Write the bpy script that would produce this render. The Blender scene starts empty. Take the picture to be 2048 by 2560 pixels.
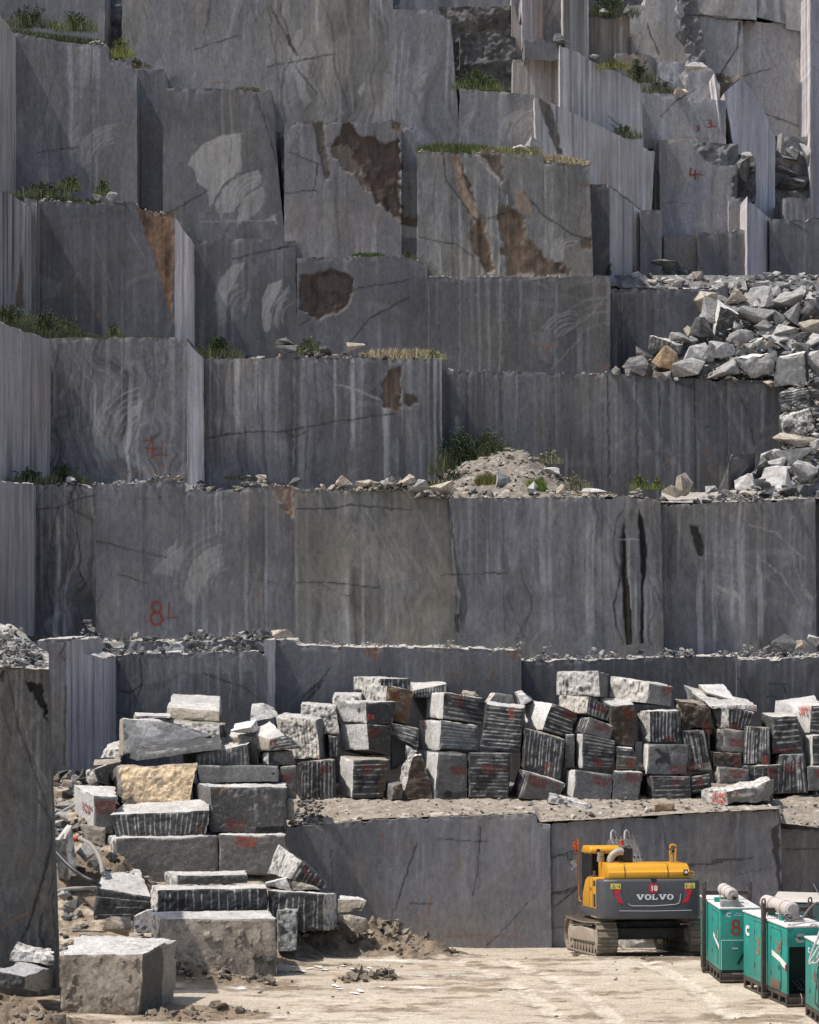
import bpy, bmesh, math, random
import numpy as np
from mathutils import Vector, Matrix, Euler

# ------------------------------------------------------------------ camera, sky, sun, exposure
SC = bpy.context.scene
COL = SC.collection
F, HZ, H = 6000.0, 1500.0, 10.2          # focal length in photo pixels, horizon row, eye height in metres
cam = bpy.data.cameras.new('camera'); cam_o = bpy.data.objects.new('camera', cam); COL.objects.link(cam_o)
cam.sensor_fit = 'VERTICAL'; cam.sensor_height = 24.0; cam.lens = 24.0 * F / 2560.0
cam.shift_y = (HZ - 1280.0) / 2560.0
cam.clip_start = 1.0; cam.clip_end = 3000.0
cam_o.location = (0, 0, H); cam_o.rotation_euler = (math.radians(90), 0, 0)
SC.camera = cam_o
SUN_T = Vector((1.0, 0.15, -1.95)).normalized()      # the way the sunlight travels
sd = bpy.data.lights.new('sun', 'SUN'); sd.energy = 4.6; sd.angle = math.radians(0.53); sd.color = (1.0, 0.955, 0.89)
so = bpy.data.objects.new('sun', sd); COL.objects.link(so)
so.rotation_euler = SUN_T.to_track_quat('-Z', 'Y').to_euler(); so.location = (-30, 20, 80)
wd = bpy.data.worlds.new('World'); SC.world = wd; wd.use_nodes = True
nt = wd.node_tree; nt.nodes.clear()
sky = nt.nodes.new('ShaderNodeTexSky'); sky.sky_type = 'NISHITA'; sky.sun_disc = False
sky.sun_elevation = math.asin(-SUN_T.z); sky.sun_rotation = math.atan2(-SUN_T.x, -SUN_T.y)
sky.air_density = 1.0; sky.dust_density = 2.5; sky.ozone_density = 1.0
bg = nt.nodes.new('ShaderNodeBackground'); bg.inputs['Strength'].default_value = 0.14
wo = nt.nodes.new('ShaderNodeOutputWorld')
nt.links.new(sky.outputs[0], bg.inputs[0]); nt.links.new(bg.outputs[0], wo.inputs[0])
SC.view_settings.view_transform = 'Standard'; SC.view_settings.look = 'None'
SC.view_settings.exposure = 0.0; SC.view_settings.gamma = 1.0

# ------------------------------------------------------------------ helpers
def W(px, py, d):
    return np.stack([(np.asarray(px, float) - 1024.0) * d / F, np.asarray(d, float) + 0 * np.asarray(px, float),
                     H - (np.asarray(py, float) - HZ) * d / F], -1)
def D(d):
    return 79.0 + (d - 113.0) * (0.78 if d >= 113 else 0.9)
CROPS = {'n': (0, 0, 1.0), 'r1': (0, 0, 1.6846), 'r2': (1024, 0, 1.6846), 'r3': (0, 800, 1.6846), 'r4': (1024, 660, 1.6846),
         'r5': (700, 2000, 2.331), 'z1': (0, 1560, 2.156), 'q': (0, 2000, 1.917),
         'a': (720, 1670, 4.3125), 'b': (1060, 1670, 4.3125), 'c': (1380, 1670, 4.3125), 'k': (1720, 1670, 5.259),
         'e': (100, 1700, 4.3125), 'f': (400, 1700, 4.3125), 'g': (0, 2000, 3.833), 'h': (400, 2050, 3.136),
         'rr': (1500, 640, 3.148), 'm': (800, 1060, 2.464), 'x': (1380, 2050, 2.582), 'u': (1380, 0, 2.582)}
def NP(crop, pts):
    ox, oy, s = CROPS[crop]
    return [(ox + x / s, oy + y / s) for x, y in pts]

def _h(ix, iy, iz, seed):
    ix = (ix.astype(np.int64) * 374761393 + iy.astype(np.int64) * 668265263 + iz.astype(np.int64) * 2147483647 // 7 + seed * 974634777) & 0xFFFFFFFF
    ix = ((ix ^ (ix >> 13)) * 1274126177) & 0xFFFFFFFF
    ix = ((ix ^ (ix >> 16)) * 2246822519) & 0xFFFFFFFF
    return (ix ^ (ix >> 15)).astype(np.float64) / 4294967295.0 * 2 - 1
def vn(x, y, seed=0, z=None):
    x = np.asarray(x, float); y = np.asarray(y, float) + 0 * x
    z = np.zeros_like(x) if z is None else np.asarray(z, float) + 0 * x
    xi, yi, zi = np.floor(x), np.floor(y), np.floor(z)
    fx, fy, fz = x - xi, y - yi, z - zi
    fx = fx * fx * (3 - 2 * fx); fy = fy * fy * (3 - 2 * fy); fz = fz * fz * (3 - 2 * fz)
    def c(a, b, e): return _h(xi + a, yi + b, zi + e, seed)
    r0 = (c(0, 0, 0) * (1 - fx) + c(1, 0, 0) * fx) * (1 - fy) + (c(0, 1, 0) * (1 - fx) + c(1, 1, 0) * fx) * fy
    if not np.any(fz): return r0
    r1 = (c(0, 0, 1) * (1 - fx) + c(1, 0, 1) * fx) * (1 - fy) + (c(0, 1, 1) * (1 - fx) + c(1, 1, 1) * fx) * fy
    return r0 * (1 - fz) + r1 * fz
def fbm(x, y, seed=0, o=3, z=None):
    t = 0; a = 1.0; s = 0
    for i in range(o):
        k = 2 ** i
        t = t + a * vn(np.asarray(x) * k, np.asarray(y) * k, seed + i * 17, None if z is None else np.asarray(z) * k); s += a; a *= .5
    return t / s * 1.5
def sst(a, b, x):
    t = np.clip((x - a) / (b - a), 0, 1); return t * t * (3 - 2 * t)

def link(o, parent=None):
    COL.objects.link(o)
    if parent is not None: o.parent = parent
    return o
def tag(o, label=None, cat=None, group=None, kind=None):
    if label: o['label'] = label
    if cat: o['category'] = cat
    if group: o['group'] = group
    if kind: o['kind'] = kind
    return o
def empty(name, loc, rot=(0, 0, 0)):
    o = bpy.data.objects.new(name, None); o.location = loc; o.rotation_euler = rot; o.empty_display_size = .3
    return link(o)
def mk(name, V, Fc, col=None, mat=None, parent=None, smooth=False, origin=None):
    """one mesh object from arrays; Fc is an (n,3) / (n,4) index array or a list of them"""
    V = np.asarray(V, float).reshape(-1, 3)
    if origin is not None: V = V - np.asarray(origin)
    Fs = Fc if isinstance(Fc, list) else [Fc]
    Fs = [np.asarray(f, np.int32) for f in Fs if len(f)]
    me = bpy.data.meshes.new(name)
    me.vertices.add(len(V)); me.vertices.foreach_set('co', V.astype(np.float32).ravel())
    nl = sum(f.size for f in Fs); npoly = sum(len(f) for f in Fs)
    me.loops.add(nl); me.polygons.add(npoly)
    me.loops.foreach_set('vertex_index', np.concatenate([f.ravel() for f in Fs]))
    tot = np.concatenate([np.full(len(f), f.shape[1], np.int32) for f in Fs])
    st = np.concatenate([[0], np.cumsum(tot)[:-1]]).astype(np.int32)
    me.polygons.foreach_set('loop_start', st); me.polygons.foreach_set('loop_total', tot)
    me.polygons.foreach_set('use_smooth', np.full(npoly, smooth))
    if col is not None:
        a = me.attributes.new('Col', 'FLOAT_COLOR', 'POINT')
        c = np.ones((len(V), 4), np.float32); c[:, :3] = np.clip(col, 0.004, .9); a.data.foreach_set('color', c.ravel())
    me.update(calc_edges=True); me.validate()
    if mat: me.materials.append(mat)
    o = bpy.data.objects.new(name, me)
    if origin is not None: o.location = origin
    return link(o, parent)
def quads(nx, ny, base=0, flip=False):
    i = np.arange(nx - 1)[None, :] + np.arange(ny - 1)[:, None] * nx + base
    i = i.ravel()
    q = np.stack([i, i + 1, i + nx + 1, i + nx], 1)
    return q[:, ::-1] if flip else q

# ------------------------------------------------------------------ materials
def nd(nt, t, **k):
    n = nt.nodes.new(t)
    for a, b in k.items(): setattr(n, a, b)
    return n
def stone(name, grain=22, gs=.55, bump=.35, bd=.03, bscale=9, rough=.85, stretch=1.0, spec=.3, vs=0):
    m = bpy.data.materials.new(name); m.use_nodes = True; t = m.node_tree; L = t.links
    b = t.nodes['Principled BSDF']; b.inputs['Roughness'].default_value = rough
    b.inputs['Specular IOR Level'].default_value = spec
    at = nd(t, 'ShaderNodeAttribute'); at.attribute_name = 'Col'
    ge = nd(t, 'ShaderNodeNewGeometry'); mp = nd(t, 'ShaderNodeMapping'); mp.inputs['Scale'].default_value = (1, 1, stretch)
    L.new(ge.outputs['Position'], mp.inputs['Vector'])
    n1 = nd(t, 'ShaderNodeTexNoise'); n1.inputs['Scale'].default_value = grain; n1.inputs['Detail'].default_value = 3; n1.inputs['Roughness'].default_value = .7
    n2 = nd(t, 'ShaderNodeTexNoise'); n2.inputs['Scale'].default_value = bscale; n2.inputs['Detail'].default_value = 8; n2.inputs['Roughness'].default_value = .62
    L.new(ge.outputs['Position'], n1.inputs['Vector']); L.new(mp.outputs[0], n2.inputs['Vector'])
    r = nd(t, 'ShaderNodeMapRange'); r.inputs['From Min'].default_value = .25; r.inputs['From Max'].default_value = .75
    r.inputs['To Min'].default_value = 1 - gs; r.inputs['To Max'].default_value = 1 + gs
    L.new(n1.outputs['Fac'], r.inputs['Value'])
    r2 = nd(t, 'ShaderNodeMapRange'); r2.inputs['From Min'].default_value = .3; r2.inputs['From Max'].default_value = .7
    r2.inputs['To Min'].default_value = 1 - gs * .5; r2.inputs['To Max'].default_value = 1 + gs * .5
    L.new(n2.outputs['Fac'], r2.inputs['Value'])
    mm = nd(t, 'ShaderNodeMath', operation='MULTIPLY'); L.new(r.outputs[0], mm.inputs[0]); L.new(r2.outputs[0], mm.inputs[1])
    if vs:
        mp3 = nd(t, 'ShaderNodeMapping'); mp3.inputs['Scale'].default_value = (1, 1, .022)
        n3 = nd(t, 'ShaderNodeTexNoise'); n3.inputs['Scale'].default_value = 9; n3.inputs['Detail'].default_value = 5; n3.inputs['Roughness'].default_value = .72
        L.new(ge.outputs['Position'], mp3.inputs['Vector']); L.new(mp3.outputs[0], n3.inputs['Vector'])
        r3 = nd(t, 'ShaderNodeMapRange'); r3.inputs['From Min'].default_value = .3; r3.inputs['From Max'].default_value = .7; r3.inputs['To Min'].default_value = 1 - vs; r3.inputs['To Max'].default_value = 1 + vs
        L.new(n3.outputs['Fac'], r3.inputs['Value']); m3 = nd(t, 'ShaderNodeMath', operation='MULTIPLY'); L.new(mm.outputs[0], m3.inputs[0]); L.new(r3.outputs[0], m3.inputs[1]); mm = m3
    mx = nd(t, 'ShaderNodeVectorMath', operation='SCALE'); L.new(at.outputs['Color'], mx.inputs[0]); L.new(mm.outputs[0], mx.inputs['Scale'])
    L.new(mx.outputs[0], b.inputs['Base Color'])
    bp = nd(t, 'ShaderNodeBump'); bp.inputs['Strength'].default_value = bump; bp.inputs['Distance'].default_value = bd
    L.new(n2.outputs['Fac'], bp.inputs['Height']); L.new(bp.outputs[0], b.inputs['Normal'])
    return m
def plain(name, c, rough=.6, metal=0, dirt=0.0, dirtcol=(.34, .30, .24), scale=3.0, var=.12, spec=.5, bump=0):
    m = bpy.data.materials.new(name); m.use_nodes = True; t = m.node_tree; L = t.links
    b = t.nodes['Principled BSDF']; b.inputs['Roughness'].default_value = rough; b.inputs['Metallic'].default_value = metal
    b.inputs['Specular IOR Level'].default_value = spec
    tc = nd(t, 'ShaderNodeTexCoord')
    n = nd(t, 'ShaderNodeTexNoise'); n.inputs['Scale'].default_value = scale; n.inputs['Detail'].default_value = 7; n.inputs['Roughness'].default_value = .65
    L.new(tc.outputs['Object'], n.inputs['Vector'])
    cr = nd(t, 'ShaderNodeValToRGB')
    lo, hi = .62 - .35 * dirt, .78 - .25 * dirt
    cr.color_ramp.elements[0].position = lo; cr.color_ramp.elements[1].position = max(hi, lo + .05)
    cr.color_ramp.elements[0].color = (0, 0, 0, 1); cr.color_ramp.elements[1].color = (1, 1, 1, 1)
    L.new(n.outputs['Fac'], cr.inputs['Fac'])
    n3 = nd(t, 'ShaderNodeTexNoise'); n3.inputs['Scale'].default_value = scale * 6; n3.inputs['Detail'].default_value = 4
    L.new(tc.outputs['Object'], n3.inputs['Vector'])
    hs = nd(t, 'ShaderNodeMapRange'); hs.inputs['From Min'].default_value = .3; hs.inputs['From Max'].default_value = .7
    hs.inputs['To Min'].default_value = 1 - var; hs.inputs['To Max'].default_value = 1 + var; L.new(n3.outputs['Fac'], hs.inputs['Value'])
    sc = nd(t, 'ShaderNodeVectorMath', operation='SCALE'); sc.inputs[0].default_value = c; L.new(hs.outputs[0], sc.inputs['Scale'])
    mx = nd(t, 'ShaderNodeMixRGB'); mx.inputs['Color2'].default_value = (*dirtcol, 1)
    L.new(sc.outputs[0], mx.inputs['Color1'])
    dm = nd(t, 'ShaderNodeMath', operation='MULTIPLY'); dm.inputs[1].default_value = min(1, dirt * 1.3); L.new(cr.outputs[0], dm.inputs[0])
    L.new(dm.outputs[0], mx.inputs['Fac']); L.new(mx.outputs[0], b.inputs['Base Color'])
    if bump:
        bp = nd(t, 'ShaderNodeBump'); bp.inputs['Strength'].default_value = bump; bp.inputs['Distance'].default_value = .03
        L.new(n3.outputs['Fac'], bp.inputs['Height']); L.new(bp.outputs[0], b.inputs['Normal'])
    return m
MW = stone('sawn_granite', grain=30, gs=.42, bump=.22, bd=.02, bscale=7, stretch=.45, rough=.8, vs=.055)
MS = stone('line_drilled_granite', grain=30, gs=.42, bump=.32, bd=.02, bscale=7, stretch=.12, rough=.8, vs=.2)
MB = stone('quarried_granite', grain=28, gs=.46, bump=.55, bd=.03, bscale=9)
MR = stone('rough_granite', grain=22, gs=.5, bump=.9, bd=.05, bscale=7)
MG = stone('packed_earth', grain=16, gs=.30, bump=.6, bd=.03, bscale=8, rough=.95, spec=.1)
MP = stone('leaf_green', grain=9, gs=.3, bump=0, rough=.6, spec=.25)
RED = plain('red_spray_paint', (.25, .040, .024), .8, dirt=.3, dirtcol=(.16, .09, .075), scale=5)
REDB = plain('bright_red_spray_paint', (.58, .07, .03), .8, dirt=.2, dirtcol=(.2, .09, .07), scale=9)
# ------------------------------------------------------------------ natural marks of the rock (iron stain, pale saw scars, cracks) and a painted sunlit patch, in photo pixels
PALE, BRN, DBRN, TAN, BLK, RUST = (.42, .405, .385), (.135, .094, .066), (.078, .056, .045), (.27, .205, .15), (.018, .017, .017), (.26, .115, .045)
MARKS = []
def MK(crop, pts, col, al, rag=3.0, dep=0.0, streak=0.0): MARKS.append(('p', np.array(NP(crop, pts)), col, al, rag, dep, streak))
def ML(crop, pts, col, al, w): MARKS.append(('l', np.array(NP(crop, pts)), col, al, w))
# pale scars left by the saws
MK('r1', [(330,620),(385,550),(465,520),(465,600),(400,640),(370,720),(340,700)], PALE, .34, 3, 0, .6)
MK('r1', [(320,190),(395,190),(390,300),(350,420),(300,430),(330,300)], PALE, .30, 4, 0, .8)
MK('r1', [(165,780),(182,660),(210,780)], PALE, .45, 2); MK('r1', [(290,580),(335,515),(330,620),(300,650)], PALE, .25, 2)
MK('r1', [(790,690),(840,615),(920,575),(1015,560),(1020,720),(960,760),(905,830),(885,890),(870,800),(830,770),(820,720)], PALE, .80, 2, 0, .3)
MK('r1', [(905,860),(935,800),(1000,735),(1090,718),(1105,770),(1050,830),(1000,870),(990,890),(945,900),(930,940)], PALE, .62, 2, 0, .5)
MK('r1', [(1010,870),(1050,820),(1110,775),(1115,850),(1090,900),(1040,930),(1000,940)], PALE, .6, 3, 0, .5)
ML('r1', [(885,880),(930,795),(1000,728),(1095,712)], (.1,.095,.09), .7, 3); ML('r1', [(990,890),(1030,825),(1108,768)], (.1,.095,.09), .7, 3)
ML('r1', [(975,580),(965,690)], (.12,.115,.11), .5, 4); ML('r1', [(840,935),(1165,925)], PALE, .5, 2); MK('r1', [(1145,905),(1165,895),(1168,945),(1155,945)], PALE, .7, 3)
MK('r1', [(905,1240),(930,1170),(985,1110),(1035,1108),(990,1180),(955,1270),(945,1390),(920,1330)], PALE, .66, 1.5, 0, .3)
MK('r1', [(1100,1260),(1130,1200),(1190,1175),(1180,1230),(1140,1300),(1140,1390),(1110,1400)], PALE, .75, 1.5, 0, .3)
MK('r1', [(1150,1350),(1170,1260),(1215,1200),(1222,1212),(1185,1300),(1175,1400)], PALE, .45, 1.5, 0, .5)
MK('r1', [(1020,1300),(1050,1210),(1053,1260),(1030,1330)], PALE, .3, 1.5)
MK('r1', [(1205,200),(1250,130),(1275,115),(1265,190),(1270,300),(1310,420),(1280,460),(1240,330),(1230,240)], PALE, .5, 2, 0, .4)
MK('r1', [(1270,190),(1318,120),(1315,220),(1290,380),(1270,300)], PALE, .40, 2, 0, .4); MK('r1', [(1505,390),(1530,345),(1540,350),(1520,410)], PALE, .55, 2)
MK('r1', [(1360,500),(1400,480),(1420,640),(1390,760),(1360,600)], PALE, .22, 4, 0, .7); MK('r1', [(1370,760),(1395,760),(1410,1060),(1370,1060)], PALE, .32, 4, 0, .7)
MK('r2', [(370,570),(390,500),(440,465),(540,460),(480,480),(420,530),(390,600)], PALE, .50, 2, 0, .5); MK('r2', [(400,590),(440,530),(475,500),(530,488),(500,560),(470,600)], PALE, .28, 2, 0, .7)
MK('r2', [(215,560),(240,480),(285,440),(260,520),(240,580)], PALE, .24, 2); MK('r2', [(15,370),(50,320),(80,300),(60,360)], PALE, .4, 2); MK('r2', [(30,440),(45,390),(60,380),(50,420)], PALE, .35, 2)
MK('r2', [(590,1060),(610,1010),(650,985),(655,1050),(640,1110),(600,1110)], PALE, .5, 3, 0, .3)
MK('r3', [(385,480),(400,400),(440,330),(465,310),(440,400),(430,500),(460,600),(420,560)], PALE, .60, 2, 0, .5)
MK('r3', [(470,500),(480,400),(515,335),(505,420),(500,540)], PALE, .60, 2, 0, .5); MK('r3', [(530,470),(540,380),(610,330),(600,370),(560,420),(550,560)], PALE, .65, 2, 0, .5)
MK('r3', [(240,330),(300,225),(305,260),(270,330)], PALE, .22, 3)
MK('r3', [(690,980),(750,920),(740,990)], PALE, .45, 2); MK('r3', [(775,1130),(800,1030),(870,960),(935,945),(930,1050),(880,1090),(840,1150),(830,1200),(790,1200)], PALE, .48, 2, 0, .5)
MK('r3', [(640,1060),(700,990),(775,950),(770,1010),(720,1080)], PALE, .38, 2, 0, .4); MK('r3', [(905,720),(915,720),(915,900),(907,900)], PALE, .55, 1)
MK('r3', [(1430,980),(1480,850),(1530,960),(1620,830),(1620,800),(1725,800),(1725,1100),(1600,1090),(1500,1050)], (.31,.275,.235), .55, 8, 0, .5)
MK('r4', [(0,1036),(150,1040),(190,1250),(200,1400),(0,1300)], (.30,.27,.23), .40, 10, 0, .6)
MK('z1', [(800,190),(1090,170),(1370,160),(1370,260),(1100,265),(980,260),(860,310),(780,320)], PALE, .34, 3, 0, .9)
MK('r4', [(620,60),(640,100),(845,80),(845,55)], PALE, .10, 6); MK('r4', [(510,300),(560,260),(612,260),(612,420),(580,430)], PALE, .2, 6, 0, .8)
MK('r4', [(1285,1340),(1400,1390),(1395,1420),(1290,1360)], PALE, .5, 2); MK('r4', [(1610,1250),(1650,1330),(1700,1400),(1710,1450),(1670,1400),(1640,1330)], PALE, .42, 3, 0, .3)
ML('r4', [(1430,1100),(1540,1130),(1660,1240)], PALE, .45, 3); ML('r4', [(1465,1230),(1570,1310),(1640,1430)], PALE, .4, 4)
MK('r4', [(195,640),(210,640),(215,720),(190,720)], PALE, .6, 2); MK('r4', [(840,760),(905,680),(910,900),(850,950)], PALE, .14, 5, 0, .8)
ML('r3', [(1410,270),(1500,295),(1600,335)], PALE, .6, 3)
MK('u', [(1270,90),(1290,300),(1330,200),(1310,100)], PALE, .2, 4)
MK('n', [(1680,455),(1790,380),(1800,405),(1720,455)], PALE, .12, 5)
def FAN(crop, cx, cy, radii, a0, a1, al, w, seed=0):     # a family of arcs swept by one saw blade
    r = random.Random(seed + int(cx)); sc = CROPS[crop][2]
    for R in radii:
        b0, b1 = a0 + r.uniform(-.12, .12), a1 + r.uniform(-.25, .1); n = 9
        pts = [(cx + math.cos(b0 + (b1 - b0) * k / n) * R, cy - math.sin(b0 + (b1 - b0) * k / n) * R) for k in range(n + 1)]
        ML(crop, pts, PALE, al * r.uniform(.6, 1.2), w * r.uniform(.5, 1.7))
FAN('r1', 490, 690, (90, 108, 125, 150, 165), 1.6, 3.1, .4, 3.5); FAN('r1', 1020, 760, (165, 180, 196), 1.6, 3.0, .55, 3); FAN('r1', 1100, 860, (85, 100, 118, 140), 1.6, 3.2, .5, 3)
FAN('r2', 560, 600, (60, 80, 98, 114, 128, 145), 1.5, 3.0, .5, 3); FAN('r2', 300, 560, (60, 80, 96), 1.6, 2.9, .25, 3); FAN('r2', 690, 1090, (60, 76, 90), 1.5, 2.9, .4, 3)
FAN('r1', 1070, 1330, (70, 96, 120, 148, 160), 2.0, 3.5, .42, 3); FAN('r1', 1260, 1340, (70, 96, 118, 140, 155), 2.0, 3.5, .5, 3); FAN('r1', 1400, 330, (130, 150, 172), 2.2, 3.6, .3, 3)
FAN('r3', 640, 520, (90, 118, 140, 165, 190, 215, 240), 1.9, 3.7, .40, 4); FAN('r3', 960, 1120, (70, 95, 120, 150, 170, 195, 225, 260), 1.7, 3.4, .26, 4); FAN('r4', 680, 330, (60, 80, 100, 118, 130), 1.4, 2.7, .3, 2.5); FAN('r4', 830, 400, (150, 200, 230, 260), 1.5, 2.5, .2, 3)
FAN('r4', 1250, 1600, (220, 300, 380), .5, 1.5, .28, 3); FAN('r4', 300, 1500, (200, 260, 330), 1.2, 2.2, .12, 4); FAN('r5', 1200, 800, (300, 420, 520), .2, 1.0, .14, 4); FAN('x', 900, 400, (130, 170, 210, 250), 1.5, 2.7, .22, 3); FAN('r1', 1250, 480, (100, 150, 190), 2.0, 3.0, .14, 4)
for x_, y_, L_, a_, w_ in ((340,110,120,.5,4),(215,120,70,.45,6),(232,118,80,.5,5),(850,270,180,.35,5),(812,300,90,.3,4),(985,120,260,.3,4),(1010,60,240,.25,3),(700,60,200,.25,5),(520,1216,260,.3,3),(552,1226,120,.5,3),(690,910,200,.3,4),(735,900,260,.35,3),(640,905,130,.3,4),(575,905,180,.25,3),(1150,700,220,.3,3),(1250,696,230,.35,4),(1300,700,120,.3,3),(1240,940,180,.3,4),(1290,930,150,.35,3),(1390,940,270,.3,4),(1150,940,200,.25,3),(1540,950,230,.35,6),(1600,960,250,.25,4),(1905,960,120,.4,5),(1690,960,200,.25,4),(1330,1260,200,.2,4),(1410,1250,330,.2,5),(1480,1260,330,.22,4),(1790,1270,330,.35,6),(1860,1270,250,.25,4),(1910,1262,300,.22,4),(520,1660,90,.4,5),(545,1655,110,.45,4),(575,1650,120,.4,4),(600,1650,90,.35,4),(450,1650,150,.25,4),(960,2050,110,.3,2.5),(1043,2046,120,.4,2.5),(990,2050,60,.35,2),(1105,2042,70,.3,2),(1540,2060,150,.2,3),(1440,2060,200,.18,3),(1600,2050,90,.2,3),(1660,1660,120,.2,4),(1720,1655,140,.2,5),(1090,470,200,.35,4),(1380,430,220,.35,6),(1362,400,300,.45,4),(1220,400,150,.3,4)):
    ML('n', [(x_, y_), (x_ + 2, y_ + L_ * .5), (x_ - 1, y_ + L_)], PALE, a_ * .9, w_)
for c, pts, w, al in (('r3', [(258,80),(225,230),(222,380),(260,620)], 5, .5), ('r3', [(330,90),(275,300),(300,480),(375,650)], 6, .5), ('r3', [(362,90),(335,300),(345,450),(400,620)], 4, .4), ('r3', [(600,90),(622,250),(600,400),(540,560)], 4, .42), ('r3', [(290,80),(250,260),(245,430),(300,640)], 3, .35), ('r3', [(440,90),(380,260),(370,420),(420,600)], 3, .3), ('r3', [(640,110),(660,260),(640,420),(560,600)], 3, .28),
      ('r3', [(245,790),(212,950),(195,1100),(235,1300)], 7, .62), ('r3', [(270,790),(245,960),(240,1100),(262,1260)], 4, .5), ('r3', [(300,820),(285,1000),(270,1150),(330,1310)], 3, .35), ('r3', [(362,1110),(320,1160),(340,1260),(375,1330)], 4, .5), ('r3', [(180,830),(165,1000),(165,1200),(185,1310)], 4, .35),
      ('r4', [(1120,1090),(1090,1250),(1100,1450)], 4, .45), ('r4', [(1075,1150),(1085,1400),(1120,1600)], 3, .35), ('r4', [(1400,1060),(1385,1250),(1405,1450)], 3, .25), ('r4', [(1280,1260),(1300,1440),(1330,1610)], 4, .35),
      ('r1', [(1352,0),(1402,120),(1412,290),(1470,460)], 5, .5), ('r1', [(1135,100),(1165,260),(1190,430)], 5, .45), ('r1', [(1165,60),(1190,240),(1215,440)], 3, .35), ('r1', [(550,100),(570,230),(640,360)], 5, .35), ('r1', [(600,20),(640,160),(720,330)], 4, .28), ('r1', [(860,120),(880,260),(870,340)], 3, .25), ('r1', [(200,600),(180,500),(235,300)], 3, .4), ('r1', [(200,610),(215,700),(240,790)], 3, .4),
      ('r3', [(900,180),(945,330),(930,480)], 5, .45), ('r3', [(960,170),(945,270),(950,420)], 4, .4), ('r3', [(1090,170),(1085,330),(1095,440)], 5, .5), ('r3', [(1060,170),(1066,290)], 3, .4), ('r3', [(1480,480),(1450,560),(1465,680)], 4, .4), ('r2', [(60,700),(45,850),(90,1130)], 3, .35), ('r2', [(120,660),(95,850),(150,1140)], 3, .3)):
    ML(c, pts, (.045, .045, .048), al, w)
for c, pts, w, al in (('r3', [(700,90),(672,280),(640,420),(620,620)], 5, .3), ('r3', [(320,100),(300,280),(330,480),(400,650)], 4, .25), ('r3', [(545,100),(500,260),(430,400),(440,600)], 4, .28), ('r1', [(1440,0),(1470,160),(1465,300),(1490,470)], 10, .3), ('r1', [(1320,0),(1335,160),(1380,330),(1440,480)], 6, .25), ('r4', [(1275,1020),(1282,1200),(1290,1400)], 6, .4), ('r4', [(1462,1030),(1470,1250),(1450,1420)], 5, .3), ('r4', [(800,1150),(835,1350),(870,1580)], 5, .22), ('r3', [(310,1020),(272,1150),(300,1290)], 6, .25)):
    ML(c, pts, (.36, .345, .32), al, w)
# iron-brown broken patches
MK('r1', [(1440,530),(1480,520),(1515,575),(1560,570),(1600,600),(1685,590),(1690,930),(1640,905),(1600,870),(1560,820),(1500,760),(1430,690),(1390,640),(1410,600)], DBRN, .96, 4, .14, -.5)
MK('r1', [(1395,610),(1450,600),(1530,720),(1560,800),(1500,760),(1400,660)], (.26,.22,.18), .55, 6, .05)
MK('r1', [(1315,512),(1362,512),(1392,755),(1368,757)], (.10,.085,.07), .9, 2, .06); MK('r1', [(1640,505),(1688,525),(1688,570),(1655,540)], BRN, .9, 3, .05)
MK('n', [(1003,540),(1046,545),(1046,566),(1003,562)], BRN, .95, 2, .03); MK('n', [(1003,562),(1046,568),(1046,600),(1003,590)], PALE, .8, 2); MK('n', [(1003,430),(1046,430),(1046,540),(1003,535)], PALE, .35, 3, 0, .8)
MK('r1', [(568,870),(735,905),(725,1370),(640,1050)], (.205,.125,.078), .95, 2, .04, -.4)
MK('r1', [(1255,1160),(1320,1150),(1410,1130),(1495,1165),(1480,1270),(1420,1320),(1330,1350),(1265,1310)], DBRN, .96, 4, .14, -.5)
MK('r1', [(1330,1180),(1400,1150),(1480,1180),(1440,1230),(1340,1215)], (.11,.085,.07), .7, 4)
MK('r1', [(60,1290),(95,1050),(102,1300)], BRN, .9, 1); MK('r1', [(1200,150),(1215,140),(1258,235),(1250,240)], DBRN, .9, 2)
MK('r1', [(160,1150),(260,1190),(240,1250),(190,1270)], PALE, .18, 3)  # sunlit part below a slanting shadow, painted as a pale patch
MK('r2', [(180,650),(210,650),(262,800),(278,860),(322,920),(358,1150),(330,1160),(290,1090),(250,1000),(265,920),(215,850),(188,760)], TAN, .92, 3, .06, -.5)
MK('r2', [(208,660),(268,810),(275,855),(228,760)], DBRN, .9, 2, .05); MK('r2', [(250,980),(290,930),(345,1060),(355,1150),(330,1160),(290,1090)], BRN, .85, 3, .05, -.5)
MK('r2', [(255,645),(385,655),(400,780),(360,740),(300,690)], (.13,.09,.068), .85, 3, .04, -.4); MK('r2', [(255,645),(300,650),(410,790),(395,800),(330,720)], PALE, .6, 2)
MK('r2', [(365,930),(400,870),(470,890),(500,1000),(560,1060),(570,1090),(670,1130),(690,1165),(420,1165),(400,1090),(370,1040),(400,1030)], BRN, .94, 5, .06, -.6)
MK('r2', [(720,1010),(765,995),(772,1060),(735,1050)], BRN, .9, 3, .04); MK('r2', [(450,790),(500,820),(525,910),(470,890),(440,850)], TAN, .8, 3); MK('r2', [(705,770),(755,760),(758,790),(710,790)], BRN, .5, 4)
MK('r2', [(385,780),(420,760),(450,870),(400,880)], (.10,.10,.10), .8, 3); MK('r2', [(405,820),(412,820),(412,870),(405,870)], PALE, .9, 1)
MK('r2', [(535,410),(600,440),(645,650),(620,650)], (.11,.085,.068), .85, 2, .03, -.6)
MK('r2', [(1075,990),(1210,985),(1215,1160),(1080,1120)], (.31,.25,.19), .72, 5, 0, .4)
MK('r2', [(840,1110),(850,1110),(855,1165),(820,1160)], BLK, .9, 2)
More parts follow.
